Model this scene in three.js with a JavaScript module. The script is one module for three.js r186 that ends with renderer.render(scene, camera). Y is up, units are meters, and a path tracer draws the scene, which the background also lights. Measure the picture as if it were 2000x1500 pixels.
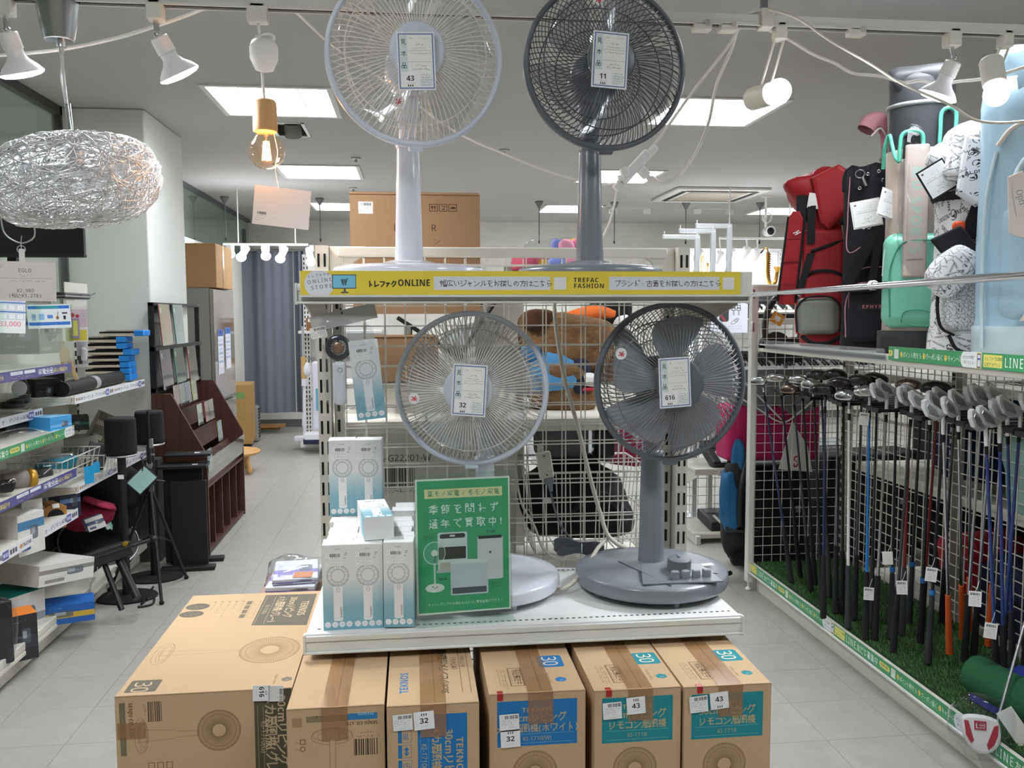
import * as THREE from 'three';
import { mergeGeometries } from 'three/addons/utils/BufferGeometryUtils.js';
import { RoundedBoxGeometry } from 'three/addons/geometries/RoundedBoxGeometry.js';
import { RectAreaLightUniformsLib } from 'three/addons/lights/RectAreaLightUniformsLib.js';

// ---------- camera, exposure, lamps of the room ----------
const scene = new THREE.Scene();
const camera = new THREE.PerspectiveCamera(47.76, 4 / 3, 0.05, 60);
camera.position.set(0, 1.47, 0);
camera.rotation.order = 'YXZ';
camera.rotation.set(THREE.MathUtils.degToRad(-4.586), THREE.MathUtils.degToRad(-6.556), THREE.MathUtils.degToRad(-0.213));
const renderer = new THREE.WebGLRenderer({ antialias: true });
renderer.toneMapping = THREE.LinearToneMapping;
renderer.toneMappingExposure = 1.1;
renderer.shadowMap.enabled = true;
scene.background = new THREE.Color(0x000000);
RectAreaLightUniformsLib.init();
const CEILING = 2.7;
const TROFFER = 21.5;      // radiance of a recessed ceiling light
const SPOT = 2.0;          // candela-scale of a track reflector bulb
const COOL = 0xf4f8ff, WARM = 0xffb060;

// ---------- helpers ----------
const PI = Math.PI, R = THREE.MathUtils.degToRad;
const V = (x, y, z) => new THREE.Vector3(x, y, z);
function rng(seed) { let s = seed >>> 0; return () => { s = (s + 0x6d2b79f5) | 0; let t = Math.imul(s ^ (s >>> 15), 1 | s); t = (t + Math.imul(t ^ (t >>> 7), 61 | t)) ^ t; return ((t ^ (t >>> 14)) >>> 0) / 4294967296; }; }
const matCache = new Map();
function M(color, rough = 0.6, o = {}) {
  const key = color + '|' + rough + '|' + JSON.stringify(o);
  if (!matCache.has(key)) matCache.set(key, new THREE.MeshPhysicalMaterial({ color, roughness: rough, ...o }));
  return matCache.get(key);
}
const clear = (c = 0xffffff, rough = 0.06) => M(c, rough, { transmission: 1, thickness: 0, ior: 1.45, side: THREE.DoubleSide });
const MT = (t, rough = 0.55, o = {}) => new THREE.MeshPhysicalMaterial({ map: t, roughness: rough, ...o });
const emit = (c, k) => M(0x222222, 0.5, { emissive: c, emissiveIntensity: k });
function tf(g, x = 0, y = 0, z = 0, rx = 0, ry = 0, rz = 0) { if (rx) g.rotateX(rx); if (ry) g.rotateY(ry); if (rz) g.rotateZ(rz); return g.translate(x, y, z); }
const box = (w, h, d, x = 0, y = 0, z = 0, rx = 0, ry = 0, rz = 0) => tf(new THREE.BoxGeometry(w, h, d), x, y, z, rx, ry, rz);
const rbox = (w, h, d, r, x = 0, y = 0, z = 0, rx = 0, ry = 0, rz = 0, n = 2) => tf(new RoundedBoxGeometry(w, h, d, n, Math.min(r, w / 2.01, h / 2.01, d / 2.01)), x, y, z, rx, ry, rz);
const cyl = (r1, r2, h, x = 0, y = 0, z = 0, seg = 20, rx = 0, ry = 0, rz = 0) => tf(new THREE.CylinderGeometry(r1, r2, h, seg), x, y, z, rx, ry, rz);
const ball = (r, x = 0, y = 0, z = 0, sx = 1, sy = 1, sz = 1, seg = 20) => new THREE.SphereGeometry(r, seg, Math.round(seg * 0.7)).scale(sx, sy, sz).translate(x, y, z);
const torus = (R0, r, x = 0, y = 0, z = 0, rx = 0, ry = 0, seg = 40, rs = 8) => tf(new THREE.TorusGeometry(R0, r, rs, seg), x, y, z, rx, ry);
function rod(a, b, r, seg = 8, r2 = r) {
  const A = V(...a), B = V(...b), d = B.clone().sub(A), L = d.length();
  const g = new THREE.CylinderGeometry(r2, r, L, seg);
  g.applyQuaternion(new THREE.Quaternion().setFromUnitVectors(V(0, 1, 0), d.normalize()));
  return g.translate((a[0] + b[0]) / 2, (a[1] + b[1]) / 2, (a[2] + b[2]) / 2);
}
const curve = (pts, closed = false) => new THREE.CatmullRomCurve3(pts.map((p) => V(...p)), closed, 'centripetal');
const tube = (pts, r, n = 0, rs = 6, closed = false) => new THREE.TubeGeometry(curve(pts, closed), n || pts.length * 6, r, rs, closed);
const lathe = (pts, seg = 32, x = 0, y = 0, z = 0, rx = 0, ry = 0, rz = 0) => tf(new THREE.LatheGeometry(pts.map((p) => new THREE.Vector2(...p)), seg), x, y, z, rx, ry, rz);
// an outline in x and y given depth along z, centred on z = 0
function ext(pts, depth, bevel = 0, smooth = false, holes = []) {
  const s = new THREE.Shape(), v = pts.map((p) => new THREE.Vector2(...p));
  if (smooth) { const c = new THREE.CatmullRomCurve3(pts.map((p) => V(p[0], p[1], 0)), true, 'centripetal').getPoints(pts.length * 5); s.setFromPoints(c.slice(0, -1).map((p) => new THREE.Vector2(p.x, p.y))); } else s.setFromPoints(v);
  for (const h of holes) s.holes.push(new THREE.Path().setFromPoints(h.map((p) => new THREE.Vector2(...p))));
  const g = new THREE.ExtrudeGeometry(s, { depth: Math.max(depth - 2 * bevel, 1e-4), bevelEnabled: bevel > 0, bevelSize: bevel, bevelThickness: bevel, bevelOffset: -bevel, bevelSegments: 2, curveSegments: 8 });
  return g.translate(0, 0, -Math.max(depth - 2 * bevel, 1e-4) / 2);
}
function mg(list) {
  list = [].concat(list).flat(3);
  if (list.length === 1) return list[0];
  return mergeGeometries(list.map((g) => { const n = g.index ? g.toNonIndexed() : g; for (const k of Object.keys(n.attributes)) if (!['position', 'normal', 'uv'].includes(k)) n.deleteAttribute(k); n.clearGroups(); return n; }));
}
const used = new Map();
function numbered(name) { const n = used.get(name) ?? 0; used.set(name, n + 1); return n ? name + '_' + String(n).padStart(3, '0') : name; }
function mesh(name, geos, m, parent = scene) {
  const o = new THREE.Mesh(Array.isArray(geos) ? mg(geos) : geos, m);
  o.name = parent === scene ? numbered(name) : name; o.castShadow = o.receiveShadow = true;
  parent.add(o); return o;
}
function tag(o, label, category, group) { o.userData = { label, category }; if (group) o.userData.group = group; return o; }
function thing(name, label, category, p = [0, 0, 0], ry = 0, group) {
  const o = new THREE.Group(); o.name = numbered(name); scene.add(o); o.position.set(...p); o.rotation.y = ry; return tag(o, label, category, group);
}
function single(name, label, category, geos, m, group) { return tag(mesh(name, geos, m), label, category, group); }
function struct(name, geos, m) { const o = mesh(name, geos, m); o.userData.kind = 'structure'; return o; }
function copyOf(o, p, ry, label, group) {
  const c = o.clone(); c.name = numbered(o.name.replace(/_\d+$/, '')); c.userData = { ...o.userData }; scene.add(c);
  c.position.set(...p); c.rotation.y = ry; if (label) c.userData.label = label; if (group) c.userData.group = group; return c;
}
// a thin board with a print on its front (+z)
function board(name, w, h, t, front, side, parent, x = 0, y = 0, z = 0, rx = 0, ry = 0, rz = 0, back = side) {
  const o = mesh(name, new THREE.BoxGeometry(w, h, t), [side, side, side, side, front, back], parent);
  o.position.set(x, y, z); o.rotation.set(rx, ry, rz); return o;
}
function tex(w, h, draw, o = {}) {
  const c = document.createElement('canvas'); c.width = w; c.height = h; const g = c.getContext('2d');
  draw(g, w, h); const t = new THREE.CanvasTexture(c); t.colorSpace = o.data ? THREE.NoColorSpace : THREE.SRGBColorSpace;
  if (o.repeat) { t.wrapS = t.wrapT = THREE.RepeatWrapping; t.repeat.set(...o.repeat); }
  return t;
}
function speckle(g, w, h, n, cols, r0, r1, seed = 1, a = 0.2) {
  const q = rng(seed); g.globalAlpha = a;
  for (let i = 0; i < n; i++) { g.fillStyle = cols[Math.floor(q() * cols.length)]; const r = r0 + q() * (r1 - r0); g.beginPath(); g.ellipse(q() * w, q() * h, r * (0.5 + q()), r * (0.3 + q()), q() * 3, 0, 7); g.fill(); }
  g.globalAlpha = 1;
}
const rect = (g, c, x, y, w, h, r = 0) => { g.fillStyle = c; g.beginPath(); r ? g.roundRect(x, y, w, h, r) : g.rect(x, y, w, h); g.fill(); };
const disc = (g, c, x, y, r, r2 = r) => { g.fillStyle = c; g.beginPath(); g.ellipse(x, y, r, r2, 0, 0, 7); g.fill(); };
const line = (g, c, lw, ...p) => { g.strokeStyle = c; g.lineWidth = lw; g.beginPath(); for (let i = 0; i < p.length; i += 2) i ? g.lineTo(p[i], p[i + 1]) : g.moveTo(p[i], p[i + 1]); g.stroke(); };
const ring = (g, c, lw, x, y, r, r2 = r) => { g.strokeStyle = c; g.lineWidth = lw; g.beginPath(); g.ellipse(x, y, r, r2, 0, 0, 7); g.stroke(); };
function bars(g, x, y, w, h, seed = 3, c = '#222') { const q = rng(seed); for (let p = 0; p < w;) { const b = 1 + q() * 3 * w / 60; rect(g, c, x + p, y, Math.min(b, w - p), h); p += b + 1 + q() * 3 * w / 60; } }
// print too small to read: short broken strokes
function fine(g, x, y, w, size, c, seed = 5) { const q = rng(seed); g.strokeStyle = c; g.lineWidth = Math.max(1, size * 0.13); for (let p = 0; p < w - size * 0.5; p += size) { g.beginPath(); for (let k = 0; k < 3; k++) { const a = x + p + q() * size * 0.8, b = y - q() * size * 0.8; g.moveTo(a, b); if (q() > 0.5) g.lineTo(a + size * 0.5 * q(), b); else g.lineTo(a, b - size * 0.3 * q()); } g.stroke(); } }

// ---------- Japanese lettering: strokes on a 10 by 10 grid ----------
const GLYPH = {};
`・ 4555|！ 5056 5959|ア 118154 434629|イ 714416 5359|ウ 4042 1215 12828467 39|オ 1383 606959 634618|カ 1383867958 404419|キ 1272 1585 4069|ク 403315 41817539|コ 128288 1888|サ 1383 3035 606539|シ 1132 1435 196793
ス 11715519 5589|タ 403315 41817539 3467|テ 2171 1484 545629|ト 3039 3367|ノ 715519|ヒ 8224 202888|フ 11817539|ヘ 063398|ホ 1383 5059 3518 6588|ム 401887 6599|メ 714619 2387|モ 2171 1484 414888
ヤ 148264 3059|ラ 2171 14847629|リ 2126 717529|ル 313619 616895|レ 202986|ワ 1115 11817639|ン 1233 196693|ー 0595
い 11263748 7286|を 1171 51155557 8335483989|お 1363 30381855857869 7193|し 2027488968|の 5237171441848659|は 1119 4393 7178487699|こ 2272 17298988|ち 1272 402766587739|ら 3061 232764858739|わ 3039 1242196496 79
す 1282 50563534565739|て 1181345789|た 1252 3019 5383 475989|つ 1371858749|か 13636649 3019 7293|く 7015 1579|る 2171266487594768|さ 1272 4066 263979|み 215128165597 7459|ま 1171 1474 414828375889|に 1119 4282 385988
幅 0226 02424645 2029 5090 5282845452 5696995956 7679 5898|広 4051 1191 111609 533887 6699|探 0232 202918 0634 414291 9193 6254 7284 4696 6469 6649 6699|方 5052 0292 423619 44847958|古 0292 5055 2585892925|着 2031 7061 1181 2373 0494 5054 5419 3585893935 3787
夏 0090 5042 2272762622 2474 4618 377719 3899|家 5051 131191 9193 2474 5416 456859 4618 8566 6698|電 1080 020292 9293 5054 2333 2434 6373 6474 2585882825 2686 55599998|冬 401433 317116 3396 4667 3879|季 7021 0292 5155 5215 5295 2676 7656 565949 0797
節 2003 1141 6052 6191 13434616 1545 131948 63838777 6369|問 0009 00303303 0232 909989 90606393 6292 3565683835|通 1022 042417 09274999 408062 4348 43838878 4585 4686 6368|年 3003 2282 2484 2426 0696 5259|買 1080821210 3032 6062 2373772723 2474 2676 3819 6889
取 0050 1017 4049 1242 1444 0756 519159 6399|中 1282861612 5059|扇 1090 21818323 212509 345459 649499 3647 3958 6677 6988|風 101609 10808799 6132 3363653533 4248 2868|機 0232 2029 2306 2435 504252 5244 807282 8274 4595 607799 8669 5549 5667
見 2070762620 2272 2474 463819 66699998|本 0292 5059 5207 5297 3767|品 2070742420 0545490905 5595995955|友 1292 403509 34846739 4599|募 0191 3032 6062 2373752523 2474 0696 4618 5688 3767 676949 4839|集 3003 2226 2181 2383 2484 2686 5156 0797 5659 5719 5799
貯 0040460600 0242 0444 1609 3649 7071 535191 9193 5595 757969|届 108083 1383 101509 3585893935 5459 3787|情 2029 0214 3243 4191 5282 4494 7074 5559 55858979 5686 5888|報 0141 2029 0353 0656 1545 60908393 6069 6585 8569 6689|得 3003 3306 2529 5080835350 5282 4494 4696 848979 5768
付 3004 2329 4393 707969 5567|公 3005 6095 4518 1888 6699|式 0292 606799 8091 1555 3538 1867|税 4011 0343 2129 2306 2445 5061 9081 5393965653 6649 7679 7999|込 1022 042417 09274999 506247 6296|安 5051 131191 9193 443689 7419 0595|心 1517 333878 7876 5162 8395
保 3004 2329 4080834340 4595 6369 6549 6599|証 1030 0242 1434 1535 1636391916 5090 7079 7494 5459 4999|全 5004 5094 2474 2676 0999 5459|楽 3161643431 3262 0112 0514 9182 9584 0696 5459 5619 5699|器 1040421210 6090926260 0494 5305 5395 1646491916 6696996966
強 003032020535 3539 29 605292 5494965654 7379 5998|化 3004 2329 50589896 9355|金 5004 5094 2474 1686 5459 2738 7768 0999|額 2021 021242 4243 2305 2345 1535381815 5090 7161 5282885852 5484 5686 6949 7999|持 0232 202918 0634 4191 6064 4494 4696 848979 5768
石 0191 411609 3484893934|油 0112 0314 0917 4393994943 6069 4696|除 0009 003022 2243 4322 5034 5094 4575 6569 4719 7799|湿 0112 0314 0917 4080844440 4282 5569 7579 4999|在 0292 403509 2629 4595 6369 3999|書 2171 0292 7173 1484 0595 5055 2686892926 2787`
  .split(/[|\n]/).forEach((s) => { const [c, ...r] = s.trim().split(' '); GLYPH[c] = r.map((q) => q.match(/\d\d/g).map((p) => [+p[0], +p[1]])); });
const SMALL = { ァ: 'ア', ィ: 'イ', ャ: 'ヤ', ュ: 'ユ', ッ: 'ツ' };
function glyph(g, ch, x, y, s, lw) {      // x, y: top left of the cell
  let small = false, mark = 0;
  if (SMALL[ch]) { ch = SMALL[ch]; small = true; }
  const d = ch.normalize('NFD'); if (d.length > 1) { mark = d.charCodeAt(1) === 0x3099 ? 1 : 2; ch = d[0]; }
  const st = GLYPH[ch]; if (!st) return false;
  const k = (small ? 0.68 : 0.92) * s / 9, ox = x + (small ? s * 0.14 : s * 0.04), oy = y + (small ? s * 0.28 : s * 0.04), round = /[\u3040-\u309f]/.test(ch);
  g.lineWidth = lw; g.lineCap = g.lineJoin = 'round';
  for (const p of st) {
    const q = p.map(([a, b]) => [ox + a * k, oy + b * k]); g.beginPath(); g.moveTo(...q[0]);
    if (q.length === 1) g.lineTo(q[0][0] + 0.1, q[0][1]);
    else if (!round || q.length < 3) q.slice(1).forEach((v) => g.lineTo(...v));
    else { for (let i = 1; i < q.length - 1; i++) { const e = i === q.length - 2 ? q[i + 1] : [(q[i][0] + q[i + 1][0]) / 2, (q[i][1] + q[i + 1][1]) / 2]; g.quadraticCurveTo(...q[i], ...e); } }
    g.stroke();
  }
  if (mark === 1) { line(g, g.strokeStyle, lw, ox + 7.2 * k, oy + 0.2 * k, ox + 7.9 * k, oy + 1.6 * k); line(g, g.strokeStyle, lw, ox + 8.6 * k, oy - 0.3 * k, ox + 9.3 * k, oy + 1.1 * k); }
  if (mark === 2) ring(g, g.strokeStyle, lw * 0.8, ox + 8.6 * k, oy + 0.4 * k, 0.9 * k);
  return true;
}
// mixed Latin and Japanese text on a baseline cell; o: c colour, w stroke weight, sp spacing, align
function say(g, str, x, y, s, o = {}) {
  const sp = o.sp ?? 0, w = (o.w ?? 0.09) * s; g.fillStyle = g.strokeStyle = o.c ?? '#222'; g.font = (o.bold === false ? '' : 'bold ') + (o.latin ?? s) + 'px ' + (o.font ?? 'sans-serif'); g.textBaseline = 'alphabetic'; g.textAlign = 'left';
  const jp = (c) => SMALL[c] || GLYPH[c.normalize('NFD')[0]], adv = (c) => (jp(c) ? s : g.measureText(c).width * (o.sx ?? 1)) + sp;
  let X = x; const total = [...str].reduce((a, c) => a + adv(c), 0) - sp;
  if (o.align === 'center') X -= total / 2; if (o.align === 'right') X -= total;
  for (const c of str) {
    g.fillStyle = g.strokeStyle = o.c ?? '#222';
    if (!glyph(g, c, X, y - s * 0.88, s, w)) { if (o.sx) { g.save(); g.translate(X, y); g.scale(o.sx, 1); g.fillText(c, 0, 0); g.restore(); } else g.fillText(c, X, y); }
    X += adv(c);
  }
  return X;
}
function turned(g, x, y, a, f) { g.save(); g.translate(x, y); g.rotate(a); f(); g.restore(); }

// ---------- materials shared by many things ----------
const ivory = M(0xd9d6c8, 0.45), ivoryDark = M(0xb9b6a8, 0.5), white = M(0xe8e8e6, 0.4), whiteGloss = M(0xe9edf3, 0.22, { clearcoat: 0.4, clearcoatRoughness: 0.15 });
const black = M(0x101012, 0.45), blackMatte = M(0x0b0b0d, 0.85), chrome = M(0xd8dade, 0.14, { metalness: 1 }), steel = M(0xa9abad, 0.32, { metalness: 1 }), alu = M(0xc6c8c8, 0.35, { metalness: 1 });
const paper = M(0xf1f0ec, 0.75), cordWhite = M(0xdedbd2, 0.45), wireWhite = M(0xe4e2d8, 0.4), greyDark = M(0x3b3c3f, 0.5), slot = M(0x0a0908, 0.9);
const glassSheet = clear(0xf6fbf8, 0.02);

// ---------- the room ----------
const wallPaint = MT(tex(512, 512, (g, w, h) => { rect(g, '#e9e7de', 0, 0, w, h); speckle(g, w, h, 9000, ['#e0ded4', '#f0eee7', '#e2e0d7'], 1, 5, 4, 0.25); }, { repeat: [1, 1] }), 0.85);
const ceilPaint = M(0xc2c1be, 0.9);
{
  const slab = M(0x77766f, 0.9);
  const floor = struct('floor', box(11.2, 0.1, 14.6, 1, -0.0545, -4.7), slab);
  const P = 0.29, X0 = -1.205, Z0 = -2.745, q = rng(11), list = [];
  for (let i = -11; i < 27; i++) for (let k = -32; k < 17; k++) {
    const x = X0 + (i + 0.5) * P, z = Z0 + (k + 0.5) * P; if (x < -4.4 || x > 6.4 || z < -11.7 || z > 2.3) continue;
    const seen = z < -2.2 && z > -11.6 && ((x > -1.7 && x < -0.15) || (x > 0.55 && x < 1.95 && z > -6.8));
    list.push({ x, z, s: (seen ? 0 : 100) + Math.hypot(x, z) });
  }
  list.sort((a, b) => a.s - b.s);
  const ft = tex(1024, 1024, (g, w, h) => {
    rect(g, '#a9a7a0', 0, 0, w, h);
    speckle(g, w, h, 500, ['#9c9990', '#b4b2ac', '#9f9c93', '#b1afa9'], 8, 44, 3, 0.15); speckle(g, w, h, 5000, ['#918e85', '#bbbab5', '#98958c'], 1, 4, 6, 0.2);
    const p = rng(8); for (let i = 0; i < 90; i++) { g.globalAlpha = 0.12 + p() * 0.35; const x = p() * w, y = p() * h, l = 4 + p() * 30; line(g, p() > 0.4 ? '#5d5a55' : '#dedddb', 0.7 + p(), x, y, x + l * (p() - 0.5) * 2, y + l * (p() - 0.5)); } g.globalAlpha = 1;
  }, { repeat: [1, 1] });
  const fr = tex(512, 512, (g, w, h) => { rect(g, 'rgb(84,84,84)', 0, 0, w, h); speckle(g, w, h, 260, ['rgb(105,105,105)', 'rgb(66,66,66)'], 10, 50, 9, 0.2); speckle(g, w, h, 1800, ['rgb(130,130,130)'], 0.6, 3, 10, 0.3); }, { data: true, repeat: [1, 1] });
  const fm = MT(ft, 1, { roughnessMap: fr });
  const variant = [...Array(8)].map((_, n) => { const g = new THREE.BoxGeometry(P - 0.0012, 0.005, P - 0.0012), u = g.attributes.uv, p = g.attributes.position, ox = q() * 4, oz = q() * 4, s = n % 2 ? 1 : -1; for (let i = 0; i < u.count; i++) u.setXY(i, (p.getX(i) * s) / 1.3 + ox, (p.getZ(i) * s) / 1.3 + oz); return g; });
  const rest = [];
  list.forEach((t, i) => { const g = variant[Math.floor(q() * 8)]; if (i < 300) { const m = mesh('floor_tile', g, fm, floor); m.position.set(t.x, -0.0025, t.z); } else rest.push(g.clone().translate(t.x, -0.0025, t.z)); });
  const r = mesh('floor_tile', rest, fm, floor); r.userData.kind = 'stuff';
}
// ceiling with openings for the recessed lights, the downlight boxes and the air conditioner
const TX = [-0.765, 1.85, 4.45], TZ = [-0.4, -2.82, -5.24, -7.72, -10.12], hole = (x, z, w, d) => [[x - w / 2, z - d / 2], [x + w / 2, z - d / 2], [x + w / 2, z + d / 2], [x - w / 2, z + d / 2]];
const troffers = []; for (const x of TX) for (const z of TZ) if (!(x > 4 && z > -5)) troffers.push([x, z]);
troffers.push([-3.2, -5.24], [-3.2, -2.82]);  // last one is unseen, added to brighten the room behind the glass
const boxes2 = [[-0.79, -6.02, 0.2, 0.42], [2.55, -10.05, 0.5, 0.06], [3.55, -10.02, 0.45, 0.06], [0.4, -10.05, 0.35, 0.06]];
{
  const holes = [...troffers.map(([x, z]) => hole(x, z, 0.655, 0.68)), ...boxes2.map((b) => hole(...b))];
  const g = ext([[-4.6, -12], [6.6, -12], [6.6, 2.6], [-4.6, 2.6]], 0.05, 0, false, holes).rotateX(PI / 2).translate(0, CEILING + 0.025, 0);
  struct('ceiling', g, ceilPaint);
  struct('ceiling', box(11.2, 0.05, 14.6, 1, CEILING + 0.3, -4.7), M(0x55555a, 0.9));
}
struct('wall_back', box(11.2, 2.9, 0.12, 1, 1.4, -11.72), wallPaint);
struct('wall_left', box(0.12, 2.9, 14.6, -4.6, 1.4, -4.7), wallPaint);
struct('wall_right', box(0.12, 2.9, 14.6, 6.6, 1.4, -4.7), wallPaint);
struct('wall_front', box(11.2, 2.9, 0.12, 1, 1.4, 2.6), wallPaint);
struct('baseboard_back', box(11, 0.1, 0.012, 1, 0.05, -11.65), M(0x6d716f, 0.6));
{
  const pil = M(0xe2e4df, 0.8);
  struct('pillar', rbox(0.5, CEILING, 0.86, 0.012, -1.82, CEILING / 2, -5.93), pil);
}
// glazed partition along the left: low wall, glass above, dark rails
{
  struct('wall_partition', box(0.08, 2.17, 5.3, -2.08, 1.085, -9.0), M(0xd8d9d2, 0.85));
  const g1 = struct('window_1', box(0.01, 0.49, 5.2, -2.08, 2.425, -9.0), M(0xe4f2ea, 0.03, { transmission: 0.9, thickness: 0, ior: 1.5 }));
  mesh('rail', [box(0.05, 0.035, 5.3, -2.08, 2.68, -9.0), box(0.05, 0.3, 0.04, -2.08, 2.4, -11.3)], M(0x5a5f5e, 0.5), g1);
  mesh('sill', box(0.09, 0.02, 5.3, -2.08, 2.175, -9.0), M(0xd9dcd6, 0.5), g1);
  const g2 = struct('window_2', box(0.012, 2.66, 6.6, -2.06, 1.33, -2.2), M(0xf0f5f2, 0.03, { transmission: 0.96, thickness: 0, ior: 1.5 }));
  mesh('rail', [box(0.05, 0.05, 6.6, -2.06, 2.675, -2.2), box(0.05, 2.7, 0.03, -2.06, 1.35, -5.49)], M(0x4a4b48, 0.5), g2);
  struct('wall_room_behind', box(2.5, 2.7, 0.1, -3.35, 1.35, -6.4), M(0xc7c8c0, 0.85));
}

// ---------- recessed ceiling lights ----------
{
  const frame = M(0xe2e2df, 0.5), inner = M(0xf2f2ee, 0.5), tubeGlow = emit(0xf6faff, 9);
  const t = new THREE.Group();
  mesh('frame', [box(0.69, 0.012, 0.03, 0, -0.004, 0.345), box(0.69, 0.012, 0.03, 0, -0.004, -0.345), box(0.03, 0.012, 0.72, 0.335, -0.004, 0), box(0.03, 0.012, 0.72, -0.335, -0.004, 0)], frame, t);
  mesh('housing', [box(0.66, 0.01, 0.7, 0, 0.14, 0), box(0.01, 0.1, 0.7, 0.336, 0.1, 0), box(0.01, 0.1, 0.7, -0.336, 0.1, 0), box(0.67, 0.1, 0.01, 0, 0.1, 0.35), box(0.67, 0.1, 0.01, 0, 0.1, -0.35)], inner, t);
  for (let i = 0; i < 4; i++) mesh('lamp_tube', cyl(0.014, 0.014, 0.62, -0.24 + i * 0.16, 0.1, 0, 12, PI / 2), tubeGlow, t);
  for (let i = 0; i < 3; i++) mesh('louver', box(0.006, 0.024, 0.67, -0.16 + i * 0.16, 0.016, 0), inner, t);
  for (let i = 0; i < 5; i++) mesh('louver', box(0.64, 0.024, 0.006, 0, 0.016, -0.23 + i * 0.115), inner, t);
  troffers.forEach(([x, z], i) => {
    const c = t.clone(); c.name = numbered('ceiling_light'); scene.add(c); c.position.set(x, CEILING, z);
    const row = z > -1 ? 'overhead behind the viewer' : z > -4 ? 'overhead in front of the viewer' : z > -6 ? 'nearest row' : z > -9 ? 'second row' : 'farthest row', col = x < -2 ? 'unseen beyond the glass' : x < 0 ? 'above the left aisle' : x < 3 ? 'above the golf aisle' : 'at the far right';
    tag(c, 'square louvered ceiling light, ' + row + ', ' + col, 'ceiling light');
    const l = new THREE.RectAreaLight(COOL, TROFFER, 0.645, 0.675); l.name = 'troffer'; l.position.set(x, CEILING + 0.082, z); l.lookAt(x, 0, z); scene.add(l);
  });
}

// ---------- the white gondola in the middle ----------
const GZ = -2.15, GF = -1.725, GX0 = -0.225, GX1 = 0.69, GC = (GX0 + GX1) / 2, TOPY = 1.53, LOWY = 0.833;
// slotted post with two columns of slots on its front face
function slottedPost(parent, x, z, h, w = 0.03, d = 0.06, y0 = 0, pitch = 0.05, colr = ivory, rowsFrom = 0.1, each = false) {
  const p = mesh('upright', box(w, h, d, x, y0 + h / 2, z), colr, parent), s = [];
  for (let y = y0 + rowsFrom; y < y0 + h - 0.02; y += pitch) for (const k of [-0.24, 0.24]) s.push(box(w * 0.17, pitch * 0.62, 0.003, x + k * w, y, z + d / 2));
  if (each) s.forEach((g) => mesh('slot', g, slot, p)); else mesh('slots', s, slot, p); return p;
}
function grid(x0, x1, y0, y1, z, px, py, r = 0.0014) {
  const g = []; for (let x = x0; x <= x1 + 1e-6; x += px) g.push(box(r * 2, y1 - y0, r * 2, x, (y0 + y1) / 2, z));
  for (let y = y0; y <= y1 + 1e-6; y += py) g.push(box(x1 - x0, r * 2, r * 2, (x0 + x1) / 2, y, z + r * 2)); return g;
}
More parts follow.
